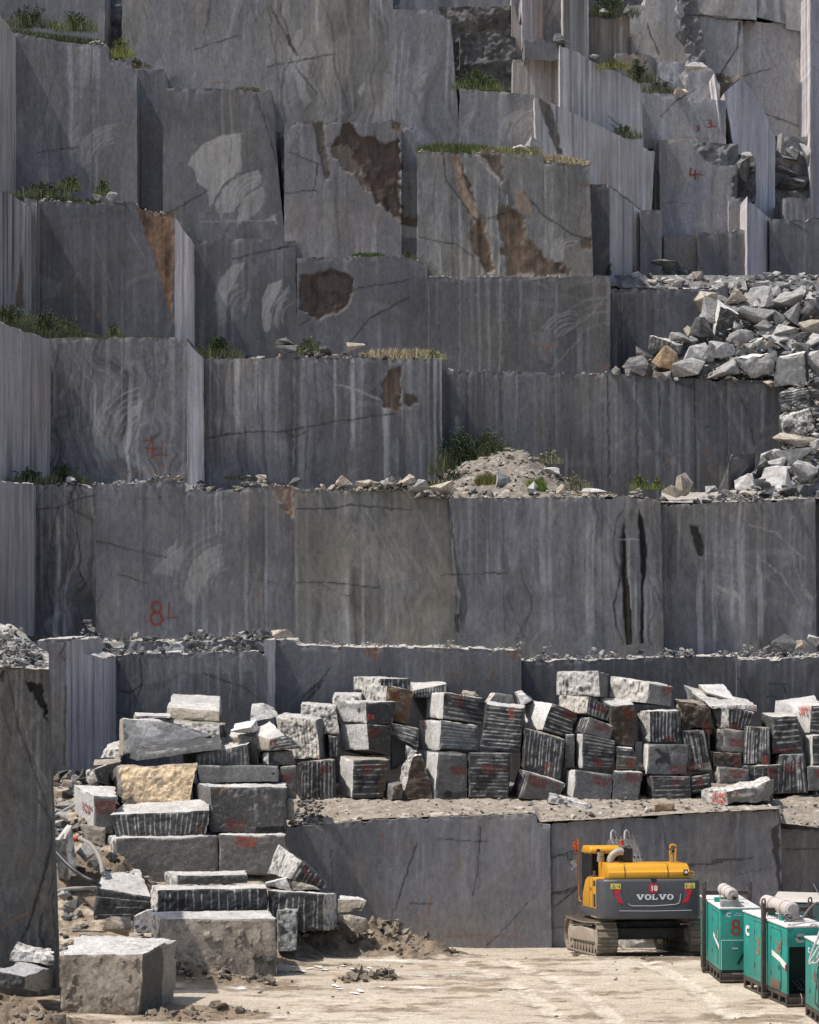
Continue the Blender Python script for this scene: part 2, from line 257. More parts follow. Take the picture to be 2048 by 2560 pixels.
MK('r2', [(920,160),(935,150),(940,260),(915,250)], DBRN, .6, 2); MK('r2', [(860,80),(925,70),(920,130),(880,120)], (.30,.24,.17), .8, 4)
MK('r2', [(880,230),(985,225),(980,330),(890,300)], (.24,.19,.15), .7, 5, 0, -.8)
MK('r2', [(1380,95),(1420,80),(1390,160)], (.11,.09,.075), .7, 2)
MK('r2', [(1350,790),(1390,690),(1440,700),(1440,860),(1360,840)], (.07,.07,.072), .85, 4, .1)
MK('r3', [(1610,270),(1630,210),(1690,185),(1690,400),(1640,370),(1608,370)], (.115,.08,.06), .95, 3, .08, -.4); MK('r4', [(-20,545),(5,550),(50,580),(0,605),(-20,590)], DBRN, .9, 2, .05)
MK('r3', [(1108,688),(1232,695),(1240,850)], (.30,.20,.14), .95, 2, .08, .6)
MK('z1', [(1440,1630),(1450,1640),(1445,1660)], RUST, .4, 3)
MK('r3', [(1515,1380),(1600,1375),(1590,1425),(1530,1420)], RUST, .5, 6, 0, -.8); ML('r3', [(1440,1370),(1405,1440)], (.2,.13,.08), .6, 4); MK('r4', [(400,1630),(455,1625),(470,1680),(420,1660)], RUST, .35, 5)
MK('r4', [(905,1060),(912,1150),(918,1290),(935,1400),(940,1605),(912,1605),(898,1450),(893,1300),(896,1150)], (.008,.008,.008), 1, 1, .04)
MK('r4', [(908,1270),(916,1270),(925,1420),(930,1600),(918,1600)], (.075,.05,.022), .7, 1); MK('r4', [(966,1028),(985,1080),(1003,1200),(1000,1300),(992,1330),(985,1400),(990,1604),(970,1600),(975,1350),(970,1200),(962,1080)], (.008,.008,.009), 1, 1, .04)
ML('r4', [(890,1150),(890,1300),(860,1440),(870,1520),(900,1600)], BLK, .8, 4); ML('r4', [(1030,1360),(1060,1420)], BLK, .8, 3); ML('r4', [(1010,1330),(1040,1440),(1005,1540),(1015,1600)], BLK, .6, 4)
ML('r4', [(885,1160),(965,1160)], PALE, .5, 3); ML('r4', [(923,1150),(925,1320),(935,1450)], PALE, .5, 4)
MK('r4', [(1175,1100),(1210,1110),(1250,1200),(1247,1245),(1215,1230)], (.035,.035,.032), .95, 2, .12)
MK('r4', [(188,1475),(215,1470),(205,1500),(210,1555),(232,1570),(195,1550)], BLK, .9, 1); ML('r4', [(165,1000),(190,1200),(215,1400),(215,1500)], (.05,.05,.05), .8, 6)
MK('r4', [(1010,990),(1300,985),(1500,990),(1060,1020)], (.36,.33,.30), .6, 4); MK('r4', [(1100,480),(1205,478),(1195,540),(1180,525),(1120,510)], (.1,.1,.102), .9, 2, .12)
MK('r4', [(1235,680),(1290,695),(1325,680),(1290,690),(1250,690)], BLK, .9, 2)
MK('z1', [(140,305),(240,320),(262,540),(235,480),(190,400)], (.02,.018,.014), .96, 4, .15); MK('z1', [(0,250),(25,255),(20,320),(0,300)], BLK, .9, 3)
MK('g', [(440,650),(500,560),(545,900),(550,1480),(480,1440),(400,1250),(300,1330),(350,1050)], (.16,.135,.11), .5, 8, 0, -.8)
for pts, w in (([(370,0),(500,210),(480,470),(440,650),(380,880),(300,1130),(200,1370)], 7), ([(520,180),(500,470),(530,700),(470,900)], 5), ([(470,520),(410,760),(340,980),(260,1260)], 10), ([(540,760),(500,1000),(540,1300)], 6), ([(400,1100),(380,1300),(420,1400)], 8)):
    ML('g', pts, (.025,.025,.027), .75, w)
ML('g', [(40,1215),(160,1130),(270,1080)], (.24,.12,.055), .85, 5); ML('z1', [(40,260),(100,560),(240,940),(250,1000)], (.03,.03,.03), .7, 4); ML('z1', [(100,420),(160,660),(255,860)], PALE, .25, 3); ML('z1', [(0,400),(60,600)], BLK, .5, 4)
MK('x', [(1412,70),(1470,0),(1470,240),(1490,460),(1470,470),(1430,250)], (.055,.05,.044), .95, 2, .03)
# cracks
for c, pts, w in (('r3', [(860,500),(1000,475),(1200,468),(1400,430),(1690,390)], 3), ('r3', [(1200,470),(1240,490),(1290,470)], 2), ('r4', [(1370,500),(1420,620),(1450,760)], 2.2),
                  ('r4', [(130,1310),(400,1300)], 2), ('r3', [(1250,1105),(1400,1105),(1600,1130)], 2), ('r3', [(1250,795),(1370,795),(1480,780),(1725,800)], 3), ('r3', [(145,800),(240,790),(330,755),(395,740)], 3),
                  ('r3', [(300,720),(340,1000),(330,1050),(360,1110)], 3), ('r3', [(410,930),(520,960),(700,1000)], 2.5), ('r3', [(500,1070),(620,1110)], 2.5), ('r1', [(700,905),(880,800)], 1.5), ('r1', [(980,1090),(1150,1050),(1240,1035)], 3),
                  ('r1', [(1260,1370),(1500,1215),(1725,1180)], 3), ('r1', [(1470,1450),(1560,1340),(1725,1250)], 3), ('r1', [(1130,280),(1400,230)], 2), ('r1', [(1135,20),(1240,220)], 2), ('r1', [(1230,260),(1340,400)], 1.5), ('r1', [(1200,815),(1330,800)], 2),
                  ('r1', [(1220,640),(1340,690),(1320,800)], 1.5), ('r1', [(1000,150),(820,210)], 1.5), ('r1', [(1080,400),(1170,690)], 2), ('r1', [(160,640),(330,620)], 1.5),
                  ('r2', [(40,1000),(200,1030),(270,1080)], 3), ('r2', [(140,640),(155,760),(250,890),(280,930)], 3), ('r2', [(330,920),(400,900)], 2), ('r2', [(480,810),(570,910),(690,990),(770,1010)], 4), ('r2', [(1060,490),(1130,420),(1200,380)], 2),
                  ('r2', [(1390,100),(1380,200),(1300,330)], 3), ('r2', [(840,780),(970,880)], 2), ('r2', [(1000,100),(1050,230)], 3), ('r2', [(920,560),(840,490)], 2), ('r2', [(1170,60),(1330,75),(1450,85)], 3), ('r2', [(1680,980),(1600,930)], 1.5), ('r2', [(1500,480),(1640,530)], 3), ('r2', [(1400,320),(1520,290)], 2),
                  ('z1', [(620,170),(640,230),(600,330)], 4), ('z1', [(755,180),(770,310),(745,390)], 4), ('z1', [(770,325),(700,370),(640,360)], 2.5), ('z1', [(1400,410),(1330,350),(1090,260)], 2), ('z1', [(560,455),(640,475),(700,490)], 2), ('z1', [(355,100),(325,160),(350,190)], 4), ('z1', [(355,340),(350,600),(345,660),(350,800)], 5),
                  ('a', [(200,350),(330,180),(450,0)], 4), ('a', [(230,350),(400,120)], 3), ('a', [(180,300),(300,180),(330,170)], 7), ('a', [(990,0),(1000,70)], 2), ('k', [(660,130),(820,440)], 3), ('k', [(1060,205),(1290,205)], 4), ('k', [(1260,240),(1290,340)], 4), ('k', [(1040,370),(1150,370)], 3),
                  ('x', [(0,240),(140,200)], 2), ('x', [(0,480),(160,430)], 5), ('x', [(715,20),(730,140),(790,290)], 3), ('x', [(870,295),(1100,275)], 4), ('x', [(1030,265),(1290,245)], 3), ('x', [(1500,190),(1725,185)], 2), ('x', [(20,560),(160,440)], 5), ('x', [(470,10),(430,120)], 2),
                  ('r5', [(670,640),(740,420),(800,250)], 2), ('r5', [(1170,160),(1150,420),(1120,560)], 2), ('r5', [(910,230),(1210,245)], 1.5), ('r5', [(1440,600),(1320,740),(1200,850)], 3), ('r5', [(760,600),(890,605)], 1.5)):
    ML(c, pts, (.035, .034, .036), .85, w)
for c, pts, w in (('r5', [(1590,330),(1725,315)], 3), ('r5', [(1590,545),(1660,540),(1725,520)], 6), ('r5', [(1590,745),(1725,735)], 5)): ML(c, pts, (.045,.045,.047), .7, w)
for x_, y0_, y1_, w_ in ((1647,940,1232,2.2),(1736,946,1235,2.0),(1816,948,1200,1.8),(1520,938,1220,1.6),(1590,940,1225,1.2),(1552,726,930,2.0),(1630,724,860,1.2),(1166,930,1120,1.2),(1250,930,1150,1.0),(1378,2070,2368,2.0)): ML('n', [(x_,y0_),(x_+2,(y0_+y1_)/2),(x_+3,y1_)], (.025,.025,.027), .8, w_)
for x_, y0_, y1_, w_ in ((957,895,1210,3.0),(1008,898,1010,2.4),(1010,1030,1215,2.4),(1507,1010,1640,1.6),(1762,1270,1640,1.6),(1260,1275,1600,1.6),(660,1260,1590,1.4),(360,1230,1560,1.2),(230,100,480,1.4),(870,310,640,1.4),(1130,400,690,1.2),(1250,410,690,1.3),(1360,400,560,2)): ML('n', [(x_,y0_),(x_-2,(y0_+y1_)/2),(x_+3,y1_)], (.05,.05,.05), .5, w_)
# light veins
for c, pts, w in (('r5', [(1250,200),(1400,220),(1570,290)], 3), ('r5', [(1280,780),(1400,640),(1580,530)], 3), ('r4', [(540,80),(600,110)], 3), ('r4', [(615,90),(615,430)], 2.5), ('r4', [(640,300),(760,220),(840,120)], 2), ('r4', [(600,440),(720,310)], 2), ('r2', [(1640,100),(1720,180)], 2), ('r2', [(1580,180),(1725,300)], 3), ('r4', [(395,170),(400,240)], 4), ('x', [(640,270),(760,200),(850,180)], 5)):
    ML(c, pts, (.26,.25,.24), .5, w)
# rust drips and scratches at the foot of the walls
for c, pts, w in (('r5', [(600,185),(605,330)], 3), ('r5', [(683,230),(685,320)], 3), ('r5', [(722,215),(728,315)], 3), ('r5', [(768,230),(770,280)], 2.5), ('r5', [(630,190),(628,260)], 2.5), ('r5', [(880,560),(855,680)], 3), ('r5', [(785,630),(808,705)], 3.5), ('r5', [(930,792),(1050,798),(1200,790),(1390,800)], 2), ('r5', [(1060,750),(1110,790),(1130,850)], 2.5), ('r5', [(835,760),(870,730)], 3), ('r5', [(720,705),(760,700)], 3), ('r5', [(530,735),(580,730)], 2.5),
                  ('r5', [(1360,720),(1380,780),(1420,690)], 2.5), ('r5', [(1235,760),(1215,850)], 3), ('r3', [(370,605),(470,605),(480,640)], 2.5), ('r3', [(510,640),(640,632),(690,620)], 2.5), ('r3', [(660,570),(690,620)], 2.5), ('r3', [(915,945),(935,900)], 2.5), ('r3', [(1090,1150),(1095,1180)], 3), ('r1', [(890,350),(970,348)], 2.5), ('r1', [(340,1340),(420,1330)], 3), ('r1', [(690,325),(760,322)], 2),
                  ('r4', [(1060,855),(1100,810),(1145,785)], 3), ('r4', [(1250,850),(1290,895)], 3.5), ('r4', [(1235,790),(1265,795)], 3), ('r4', [(560,390),(620,330)], 2), ('r4', [(520,350),(610,335)], 2), ('r4', [(850,425),(800,450)], 3), ('a', [(690,10),(560,140)], 2), ('b', [(290,70),(325,130)], 3), ('b', [(375,50),(410,155)], 3.5), ('b', [(780,15),(670,190),(740,210)], 4), ('u', [(825,885),(1015,895)], 3)):
    ML(c, pts, RUST, .62, w)

def seg_dist(P, Q, a, b):
    dx, dy = b[0] - a[0], b[1] - a[1]
    t = np.clip(((P - a[0]) * dx + (Q - a[1]) * dy) / (dx * dx + dy * dy + 1e-9), 0, 1)
    return np.hypot(P - a[0] - t * dx, Q - a[1] - t * dy)
def apply_marks(P, Q, c, dep):
    x0, x1, y0, y1 = P.min(), P.max(), Q.min(), Q.max()
    jx = 5 * fbm(P / 14, Q / 14, 91, 3); jy = 5 * fbm(P / 14, Q / 14, 92, 3)
    stk = vn(P / 4.5, Q / 90, 93) * .5 + vn(P / 11, Q / 160, 94) * .5
    blot = fbm(P / 16, Q / 22, 95, 3)
    for m in MARKS:
        pts = m[1]; a0 = pts.min(0) - 14; a1 = pts.max(0) + 14
        if a1[0] < x0 or a0[0] > x1 or a1[1] < y0 or a0[1] > y1: continue
        I = np.nonzero((P > a0[0]) & (P < a1[0]) & (Q > a0[1]) & (Q < a1[1]))[0]
        if not len(I): continue
        if m[0] == 'l':
            p, q = P[I] + jx[I] * .4, Q[I] + jy[I] * .4
            ds = np.min([seg_dist(p, q, pts[k], pts[k + 1]) for k in range(len(pts) - 1)], 0)
            w = m[4] * (.55 + .35 * blot[I])
            al = min(1, m[3] * 1.12) * (1 - sst(w * .45, w * .45 + 2.2, ds)) * np.clip(.85 + .5 * stk[I], .2, 1)
            c[I] += (np.array(m[2]) - c[I]) * al[:, None]
        else:
            p, q = P[I] + jx[I] * m[4] / 3, Q[I] + jy[I] * m[4] / 3
            ins = np.zeros(len(I), bool); n = len(pts); ds = np.full(len(I), 1e9)
            for k in range(n):
                a, b = pts[k], pts[(k + 1) % n]
                cr = ((a[1] > q) != (b[1] > q)) & (p < (b[0] - a[0]) * (q - a[1]) / (b[1] - a[1] + 1e-9) + a[0])
                ins ^= cr; ds = np.minimum(ds, seg_dist(p, q, a, b))
            sg = np.where(ins, ds, -ds); al = sst(-1.2, 2.0, sg) * m[3]
            cc = np.array(m[2])[None, :] * np.ones((len(I), 1))
            if m[6] > 0: al = al * np.clip(1 - m[6] * .55 + m[6] * .9 * stk[I], .05, 1)
            elif m[6] < 0: cc = cc * (1 + .45 * blot[I] + .5 * stk[I])[:, None]
            c[I] += (cc - c[I]) * al[:, None]
            if m[5]: dep[I] += m[5] * sst(-1, 5, sg) * (.8 + .35 * blot[I])
    return c, dep

def wall_color(P, Q, st, seed, base, warp, streak, tint):
    big = fbm(P / 130, Q / 150, seed, 3)
    w = warp * (30 * fbm(P / 210, Q / 125, seed + 5, 2) + 9 * fbm(P / 60, Q / 60, seed + 6, 2))
    u = P + w
    if st == 's':
        P = P + 14 * vn(P / 47, Q * 0, seed + 31); s1 = vn(P / 5.0, Q / 900, seed + 1); s2 = .6 * vn(P / 29, Q / 1200, seed + 2) + .5 * vn(P / 11, Q / 800, seed + 32); s3 = vn(P / 3.0 + .01 * Q * vn(P / 90, Q * 0, seed), Q / 420, seed + 3)
        v = base * (1 + streak * (.20 * s1 + .20 * s2 + .16 * s3) * (.45 + 1.1 * sst(-.4, .5, vn(P / 70, Q / 300, seed + 33))) + .14 * big)
        v = v + .20 * streak * sst(.5, .8, vn(P / 5, Q / 500, seed + 9)) * (.6 + .4 * s3)
        v = v * (1 - .55 * streak * sst(.5, .8, vn(P / 7, Q / 600, seed + 11)))
        c = v[:, None] * np.array(tint)
        br = sst(.3, .8, vn(P / 9, Q / 500, seed + 12))
        return c * (1 - br[:, None] * np.array([.12, .2, .28]) * min(1, streak))
    s1 = vn(u / 26, Q / 520, seed + 1); s2 = vn(u / 8, Q / 300, seed + 2); s3 = vn(u / 4, Q / 170, seed + 3)
    v = base * (1 + .14 * big + streak * (.19 * s1 + .11 * s2 + .06 * s3) * (.5 + .9 * sst(-.3, .5, fbm(P / 150, Q / 200, seed + 17, 2))))
    v = v * (1 - .42 * np.clip(streak - .55, .1, 1.1) * sst(.5, .85, vn(u / 9, Q / 380, seed + 13)) * sst(-.25, .45, fbm(P / 120, Q / 190, seed + 14, 2)))   # dark water lines
    dr = sst(.30, .75, vn(P / 9 + .15 * u / 9, Q / 800, seed + 7)) * sst(-.3, .5, fbm(P / 80, Q / 150, seed + 8, 2))
    v = v + .095 * streak * dr
    lime = sst(.25, .7, fbm(P / 42, Q / 70, seed + 15, 3)); v = v + .022 * lime * streak
    c = v[:, None] * np.array(tint)
    wr = sst(0, .7, fbm(P / 100, Q / 180, seed + 16, 2)); c = c * (1 + wr[:, None] * np.array([.07, .02, -.07]))
    sp = vn(P / 2.6, Q / 3.4, seed + 21); c = c + (.15 * sst(.88, .99, sp) * sst(-.1, .6, fbm(P / 50, Q / 50, seed + 22, 2)))[:, None]   # small chips
    r = random.Random(seed); W_, H_ = P.max() - P.min(), Q.max() - Q.min(); jx = 4 * fbm(P / 12, Q / 12, seed + 30, 3)
    for i in range(int(W_ * H_ / 14000) + 2):      # thin cracks, saw arcs and scratches
        x0, y0 = r.uniform(P.min(), P.max()), r.uniform(Q.min(), Q.max()); k = r.random()
        if k < .5:
            R = r.uniform(90, 260); a = np.arctan2(Q - y0 - R * .6, P - x0 - R * .9); dist = np.abs(np.hypot(P - x0 - R * .9, Q - y0 - R * .6) - R)
            a0 = r.uniform(-3.0, -1.6); al = r.uniform(.03, .13) * (1 - sst(r.uniform(1, 5), r.uniform(6, 12), dist)) * sst(a0 - .02, a0 + .15, a) * (1 - sst(a0 + .5, a0 + .9, a))
            c = c + (np.array(PALE) - c) * al[:, None]
        else:
            a = r.uniform(-.5, .5) if k < .6 else r.uniform(1.0, 2.1); L = r.uniform(20, 130); dx, dy = math.cos(a) * L, math.sin(a) * L
            ds = seg_dist(P + jx, Q + jx, (x0, y0), (x0 + dx, y0 + dy)); w_ = r.uniform(.6, 1.6)
            al = r.uniform(.25, .6) * (1 - sst(w_ * .5, w_ * .5 + 2.0, ds)); tgt = (.04, .04, .042) if r.random() < .7 else (.33, .32, .30)
            if tgt[0] > .1: al = al * .55
            c = c + (np.array(tgt) - c) * al[:, None]
    top = Q - Q.min(); dr2 = sst(.25, .8, vn(P / 6.5, P * 0, seed + 41)) * (1 - sst(.15, .75, top / H_ + .25 * vn(P / 5, P * 0, seed + 42)))
    c = c + (np.array((.34, .33, .31)) - c) * (.20 * streak * dr2)[:, None]
    return c
def pl(spec, x):
    if np.isscalar(spec): return np.full_like(np.asarray(x, float), spec)
    a = np.array(spec, float); return np.interp(x, a[:, 0], a[:, 1])

WALLS = {}
def wall(label, xl, xr, top, bot, d, d2=None, st='f', T=5.0, base=.15, seed=None, warp=1.0, streak=1.0, tint=(.965, .965, 1.035), jag=1.7, relief=.006,
         step=3.2, topcol=(.40, .375, .345), parent=None, name='rock_wall', raw=False, side=True, edge=.7, tops=0.0, sidest=None):
    d_in = d
    if seed is None: seed = len(WALLS) * 31 + 7
    d = d if raw else D(d); d2 = d if d2 is None else (d2 if raw else D(d2))
    base *= 1.06 * (1.0 if raw else float(np.interp(d_in, [113, 118, 127, 131, 140, 146, 172], [1, 1.16, 1.16, 1.04, 1.06, 1.12, 1.3])))  # farther walls painted lighter, as under a pale veil
    if st == 's': base = base * 1.5; tint = tuple(np.array(tint) * np.array((1.04, .985, .945)))  # side faces painted lighter and warmer, against their shade and blue skylight
    xs = [xl] if np.isscalar(xl) else list(xl); xe = [xr] if np.isscalar(xr) else list(xr)
    xa, xb = xs[0], xs[-1]; ea, eb = xe[0], xe[-1]
    tx = np.array([pl(top, [min(xa, xb), max(ea, eb)])]).ravel(); hgt = float(np.mean(pl(bot, np.array([xa, ea]))) - tx.mean())
    nx = max(4, int((max(ea, eb) - min(xa, xb)) / step) + 1); ny = max(4, int(hgt / step) + 1)
    u, v = np.meshgrid(np.linspace(0, 1, nx), np.linspace(0, 1, ny)); u = u.ravel(); v = v.ravel()
    el = xa + (xb - xa) * v; er = ea + (eb - ea) * v
    P = el + (er - el) * u
    tp = pl(top, P) + jag * fbm(P / 22, P * 0, seed + 50, 3) + jag * 1.6 * sst(.45, .75, vn(P / 13, P * 0, seed + 51)) + jag * 3.4 * sst(.62, .80, vn(P / 38, P * 0, seed + 53)) 
    bt = pl(bot, P); Q = tp + (bt - tp) * v
    P = P + edge * fbm(Q / 20, u * 9, seed + 52, 2) * (np.abs(u - .5) * 2) ** 6
    d0l, d0r = min(xa, xb), max(ea, eb)
    k = np.clip((P - d0l) / (d0r - d0l), 0, 1); dep0 = 1 / ((1 - k) / d + k / d2)
    if st == 'k':
        c = np.ones((len(P), 1)) * np.array(tint) * base * (1 + .5 * fbm(P / 30, Q / 30, seed, 4) + .2 * vn(P / 8, Q / 40, seed + 3))[:, None]
        rel = .16 * fbm(P / 34, Q / 26, seed + 4, 4) + .05 * fbm(P / 9, Q / 9, seed + 5, 2)
    else:
        c = wall_color(P, Q, st, seed, base, warp, streak, tint); rel = relief * fbm(P / 40, Q / 60, seed + 4, 3)
    rec = np.zeros(len(P)); c, rec = apply_marks(P, Q, c, rec)
    rec = rec + .03 * sst(0, .6, fbm(P / 12, Q / 12, seed + 55, 2)) * (1 - sst(0, 14, Q - tp))        # worn rim
    dep = dep0 + rel + rec
    if tops: c = c * (1 - tops * (1 - sst(0, 60, Q - tp)))[:, None]
    V = [W(P, Q, dep)]; Cc = [c]; Fq = [quads(nx, ny, 0, True)]; base_i = nx * ny
    # ledge on top
    it = np.arange(nx); e = V[0][it]; nt_ = max(3, int(T / .35))
    g = np.linspace(0, 1, nt_); vv = np.repeat(e[None], nt_, 0).copy()
    vv[..., 1] += (g * T)[:, None]; n = fbm(vv[..., 0] * 2.2, vv[..., 1] * 2.2, seed + 60, 3); vv[..., 2] += .06 * n * sst(0, .1, g)[:, None]
    vv[..., 2] = np.maximum(vv[..., 2], 0) * 0 + vv[..., 2]
    V.append(vv.reshape(-1, 3)); tc = np.array(topcol) * (1 + .35 * n[..., None]); Cc.append(tc.reshape(-1, 3)); Fq.append(quads(nx, nt_, base_i)); base_i += nx * nt_
    if side:
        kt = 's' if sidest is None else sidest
        for s, col_i in ((0, np.arange(ny) * nx), (1, np.arange(ny) * nx + nx - 1)):
            e = V[0][col_i]; ns = max(3, int(T / .16)); g = np.linspace(0, 1, ns)
            vv = np.repeat(e[None], ns, 0).copy(); vv[..., 1] += (g * T)[:, None]
            PP = np.repeat((g * T * 75)[:, None], ny, 1).ravel(); QQ = np.repeat(Q[col_i][None], ns, 0).ravel()
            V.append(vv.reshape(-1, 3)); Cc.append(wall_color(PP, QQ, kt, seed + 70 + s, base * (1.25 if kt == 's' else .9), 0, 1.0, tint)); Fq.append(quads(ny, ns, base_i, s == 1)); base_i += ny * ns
    V = np.concatenate(V); Cc = np.concatenate(Cc)
    org = W((d0l + d0r) / 2, float(np.max(bt)), d)
    o = mk(name, V, Fq, Cc, {'k': MR, 's': MS}.get(st, MW), parent, smooth=True, origin=None if parent else org)
    if parent is None: tag(o, label, 'rock wall', 'stepped sawn walls of the quarry', 'thing')
    WALLS[label] = o
    return o
# ------------------------------------------------------------------ the quarry walls, farthest first
LT = (1.0, .978, .995)
# far right, top
wall('huge pale rock wall at the far upper right with diagonal scratches', 1846, 2036, [(1846,50),(1965,60),(2036,82)], 420, 172, None, 'f', base=.27, streak=.9, warp=.6, tint=LT)
wall('narrow light streaked rock pillar along the upper right edge of the picture', 2026, 2075, -30, 545, 168, 170, 's', base=.24, streak=.7)
wall('tall pale rock wall left of the huge scratched wall, notched at its top', 1722, 1858, [(1722,22),(1800,46),(1858,52)], 420, 171, None, 'f', base=.27, streak=1, warp=.6, tint=LT)
wall('pale rock panel at the top edge above the notched wall', 1715, 1892, -30, [(1715,25),(1800,46),(1892,50)], 170.8, None, 'f', base=.27, streak=.9, tint=LT)
wall('swirled pale rock panel at the top edge, third from the right corner', 1888, 1972, -30, [(1888,42),(1972,62)], 171.8, None, 'f', base=.27, streak=1.4, warp=1.4, tint=LT)
wall('short pale rock panel at the top edge beside the streaked pillar', 1966, 2020, -30, [(1966,72),(2020,82)], 171.7, None, 'f', base=.27, streak=.8, tint=LT)
wall('thin white streaked rock rib beside the upper right pillar', 2008, 2028, -30, 87, 171.5, 171.7, 's', base=.30, streak=.6)
wall('pale rock wall with a faint red 2 beside the dark brown column', [1570, 1576], [1700, 1740], [(1570,15),(1612,12),(1616,-20),(1745,-30)], 160, 170, None, 'f', base=.27, streak=1, warp=.6, tint=LT)
wall('dark cracked rock flank right of the wall with the faint red 2', [1690, 1718], [1738, 1768], -30, 170, 169, None, 'k', base=.13, tint=LT)
wall('dark rough rock hollow at the right edge full of broken stone', 1925, 2035, [(1925,335),(1960,345),(2035,330)], 560, 169, None, 'k', base=.2, tint=(1,1,1.02))
wall('dark brown streaked rock column under the shrub at the top', 1468, 1575, [(1468,44),(1575,40)], 190, 166, 167, 's', base=.10, streak=1.0, tint=(1.05,.97,.88))
wall('brown streaked low rock wall behind the grassy slope', 1540, 1650, [(1540,132),(1650,138)], 250, 165.4, None, 's', base=.17, streak=1.0, tint=(1.0,.97,.93))
wall('white and brown streaked tall rock rib below the top edge', 1408, 1472, -30, 180, 159, 163, 's', base=.20, streak=1.35, tint=(1.0,.97,.94))
wall('dark rock strip between two streaked ribs at the top', 1354, 1412, -30, 130, 161, None, 'f', base=.12, streak=1.2)
wall('light streaked rock rib at the top, left of the dark strip', 1306, 1358, -30, 120, 159, 161, 's', base=.2, streak=.8)
wall('brown narrow rock post beside the dark broken blocks at the top', 1280, 1318, [(1280,-20),(1300,60),(1318,62)], 190, 160, None, 's', base=.14, streak=1, tint=(1.0,.97,.94))
wall('dark brownish broken rock block under the top edge', 1098, 1285, [(1098,18),(1180,15),(1285,14)], 240, 161, None, 'k', base=.075, tint=(1.05,.97,.9))
wall('dark broken rock face standing behind the bright green shrub', 1150, 1290, [(1150,86),(1180,82),(1225,70),(1290,95)], 260, 159.4, None, 'k', base=.085, tint=(1.04,.98,.93))
wall('dull grey rock strip between the two upper ledges at the top edge', 1000, 1320, -30, 60, 164, None, 'f', base=.14)
wall('streaked brown-grey rock face left of the long slanting wall', 1282, 1410, [(1282,150),(1410,142)], 275, 157.5, None, 's', base=.18, streak=1.0, tint=(.99,.97,.96))
wall('dark block jutting out under a leaning slab near the top', 1312, 1412, [(1312,100),(1350,97),(1412,108)], [(1312,146),(1380,153),(1412,140)], 156, None, 'f', base=.11, streak=.9)
wall('rough pale rock face with white broken rim and a brown cave', 1643, 1800, [(1643,140),(1690,138),(1735,155),(1775,172),(1800,205)], 262, 165, None, 'f', base=.25, streak=1.2, warp=1.3, jag=4, relief=.05)
wall('brown rock cave mouth on the right above the streaked curved wall', 1785, 1855, [(1785,182),(1850,190),(1855,200)], 262, 166, None, 'k', base=.11, tint=(1.1,.95,.78))
wall('long streaked light wall curving down to the right near the hollow', [1810, 1870], 1938, [(1810,232),(1852,195),(1880,225),(1912,278),(1930,332),(1938,340)], 585, 163, 167, 's', base=.29, streak=.8, T=3)
wall('grey rock wall with red 3 and 3L painted on it', 1598, 1815, [(1598,230),(1650,232),(1700,243),(1740,245),(1790,250),(1815,252)], 372, 162.6, None, 'f', base=.225, streak=1.1, warp=.6)
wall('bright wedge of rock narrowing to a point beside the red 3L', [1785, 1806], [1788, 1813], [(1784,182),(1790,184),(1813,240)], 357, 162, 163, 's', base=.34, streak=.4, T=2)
wall('dark brown vertical recess left of the wall with the red 4L', 1634, 1660, 345, 600, 162.4, None, 's', base=.12, streak=.8, tint=(1.05,.97,.88))
wall('dark rough rock recess between the red 3L and the red 4L', 1736, 1846, [(1736,355),(1846,360)], 425, 161.7, None, 'k', base=.115, tint=(1,1,1.02))
wall('broken dark rock hole at the right of the red 4L wall', 1815, 1890, [(1815,375),(1890,400)], 505, 162, None, 'k', base=.10)
wall('grey streaked rock wall with a big red 4L', [1648, 1652], [1846, 1830, 1838], [(1648,352),(1690,345),(1722,350),(1760,398),(1780,412),(1846,415)], 600, 160.8, None, 'f', base=.215, streak=1.2, warp=.5)
wall('pale chipped corner of rock at the lower right of the red 4L wall', 1822, 1876, [(1822,500),(1868,492),(1876,505)], 590, 160.2, None, 'f', base=.185, streak=.8)
wall('tan stained rock wall above the rubble heap', 1660, 1750, [(1660,588),(1750,582)], 705, 158.4, None, 'f', base=.17, streak=.8)
wall('dark smooth rock wall right of the tan stained one', 1744, 1872, [(1744,582),(1872,572)], 705, 158, None, 'f', base=.125, streak=1.2, warp=.3)
wall('light streaked sloping-topped wall above the rubble heap at the right', 1868, 1928, [(1868,492),(1890,515),(1928,548)], 705, 157, 161, 's', base=.28, streak=.7)
wall('dark smooth wall crossed by a slanting shadow at the right edge', 1925, 2075, [(1925,548),(2075,545)], 705, 160, None, 'f', base=.135, streak=.6, warp=.2)
wall('small stained grey wall under the rubble hollow at the right', 1960, 2030, 492, 560, 163, None, 'f', base=.14, streak=1.6)
# row A
wall('grey rock wall in the top left corner above a grassy ledge', -20, 262, -30, 125, 158, None, 'f', base=.145, streak=1.0)
wall('narrow shaded rock recess near the top left corner', 258, 310, -30, 145, 161, None, 'k', base=.10)
wall('grey swirled rock wall at the top, second large one from the left', 305, 668, -30, 240, 157, None, 'f', base=.16, streak=1.3, warp=1.2, tint=(.985,.975,1.01))
wall('tall rock wall at the top centre with tan streaks and two pale scars', 664, 982, -30, 330, 155, None, 'f', base=.165, streak=1.8, warp=1.3, tint=(1.0,.98,.985))
wall('grey curved-grain rock wall at the top centre left of the dark broken blocks', 978, [1128, 1150, 1156, 1156], [(978,22),(1085,25),(1110,40),(1156,78)], 400, 154, None, 'f', base=.16, streak=1.3, warp=1.2)
wall('low grey rock wall with pale fan-shaped saw scars below the bright shrub', 1150, [1338, 1345, 1372], [(1150,222),(1250,228),(1340,238),(1372,255)], 400, 153.4, None, 'f', base=.16, streak=.8, warp=1.0)
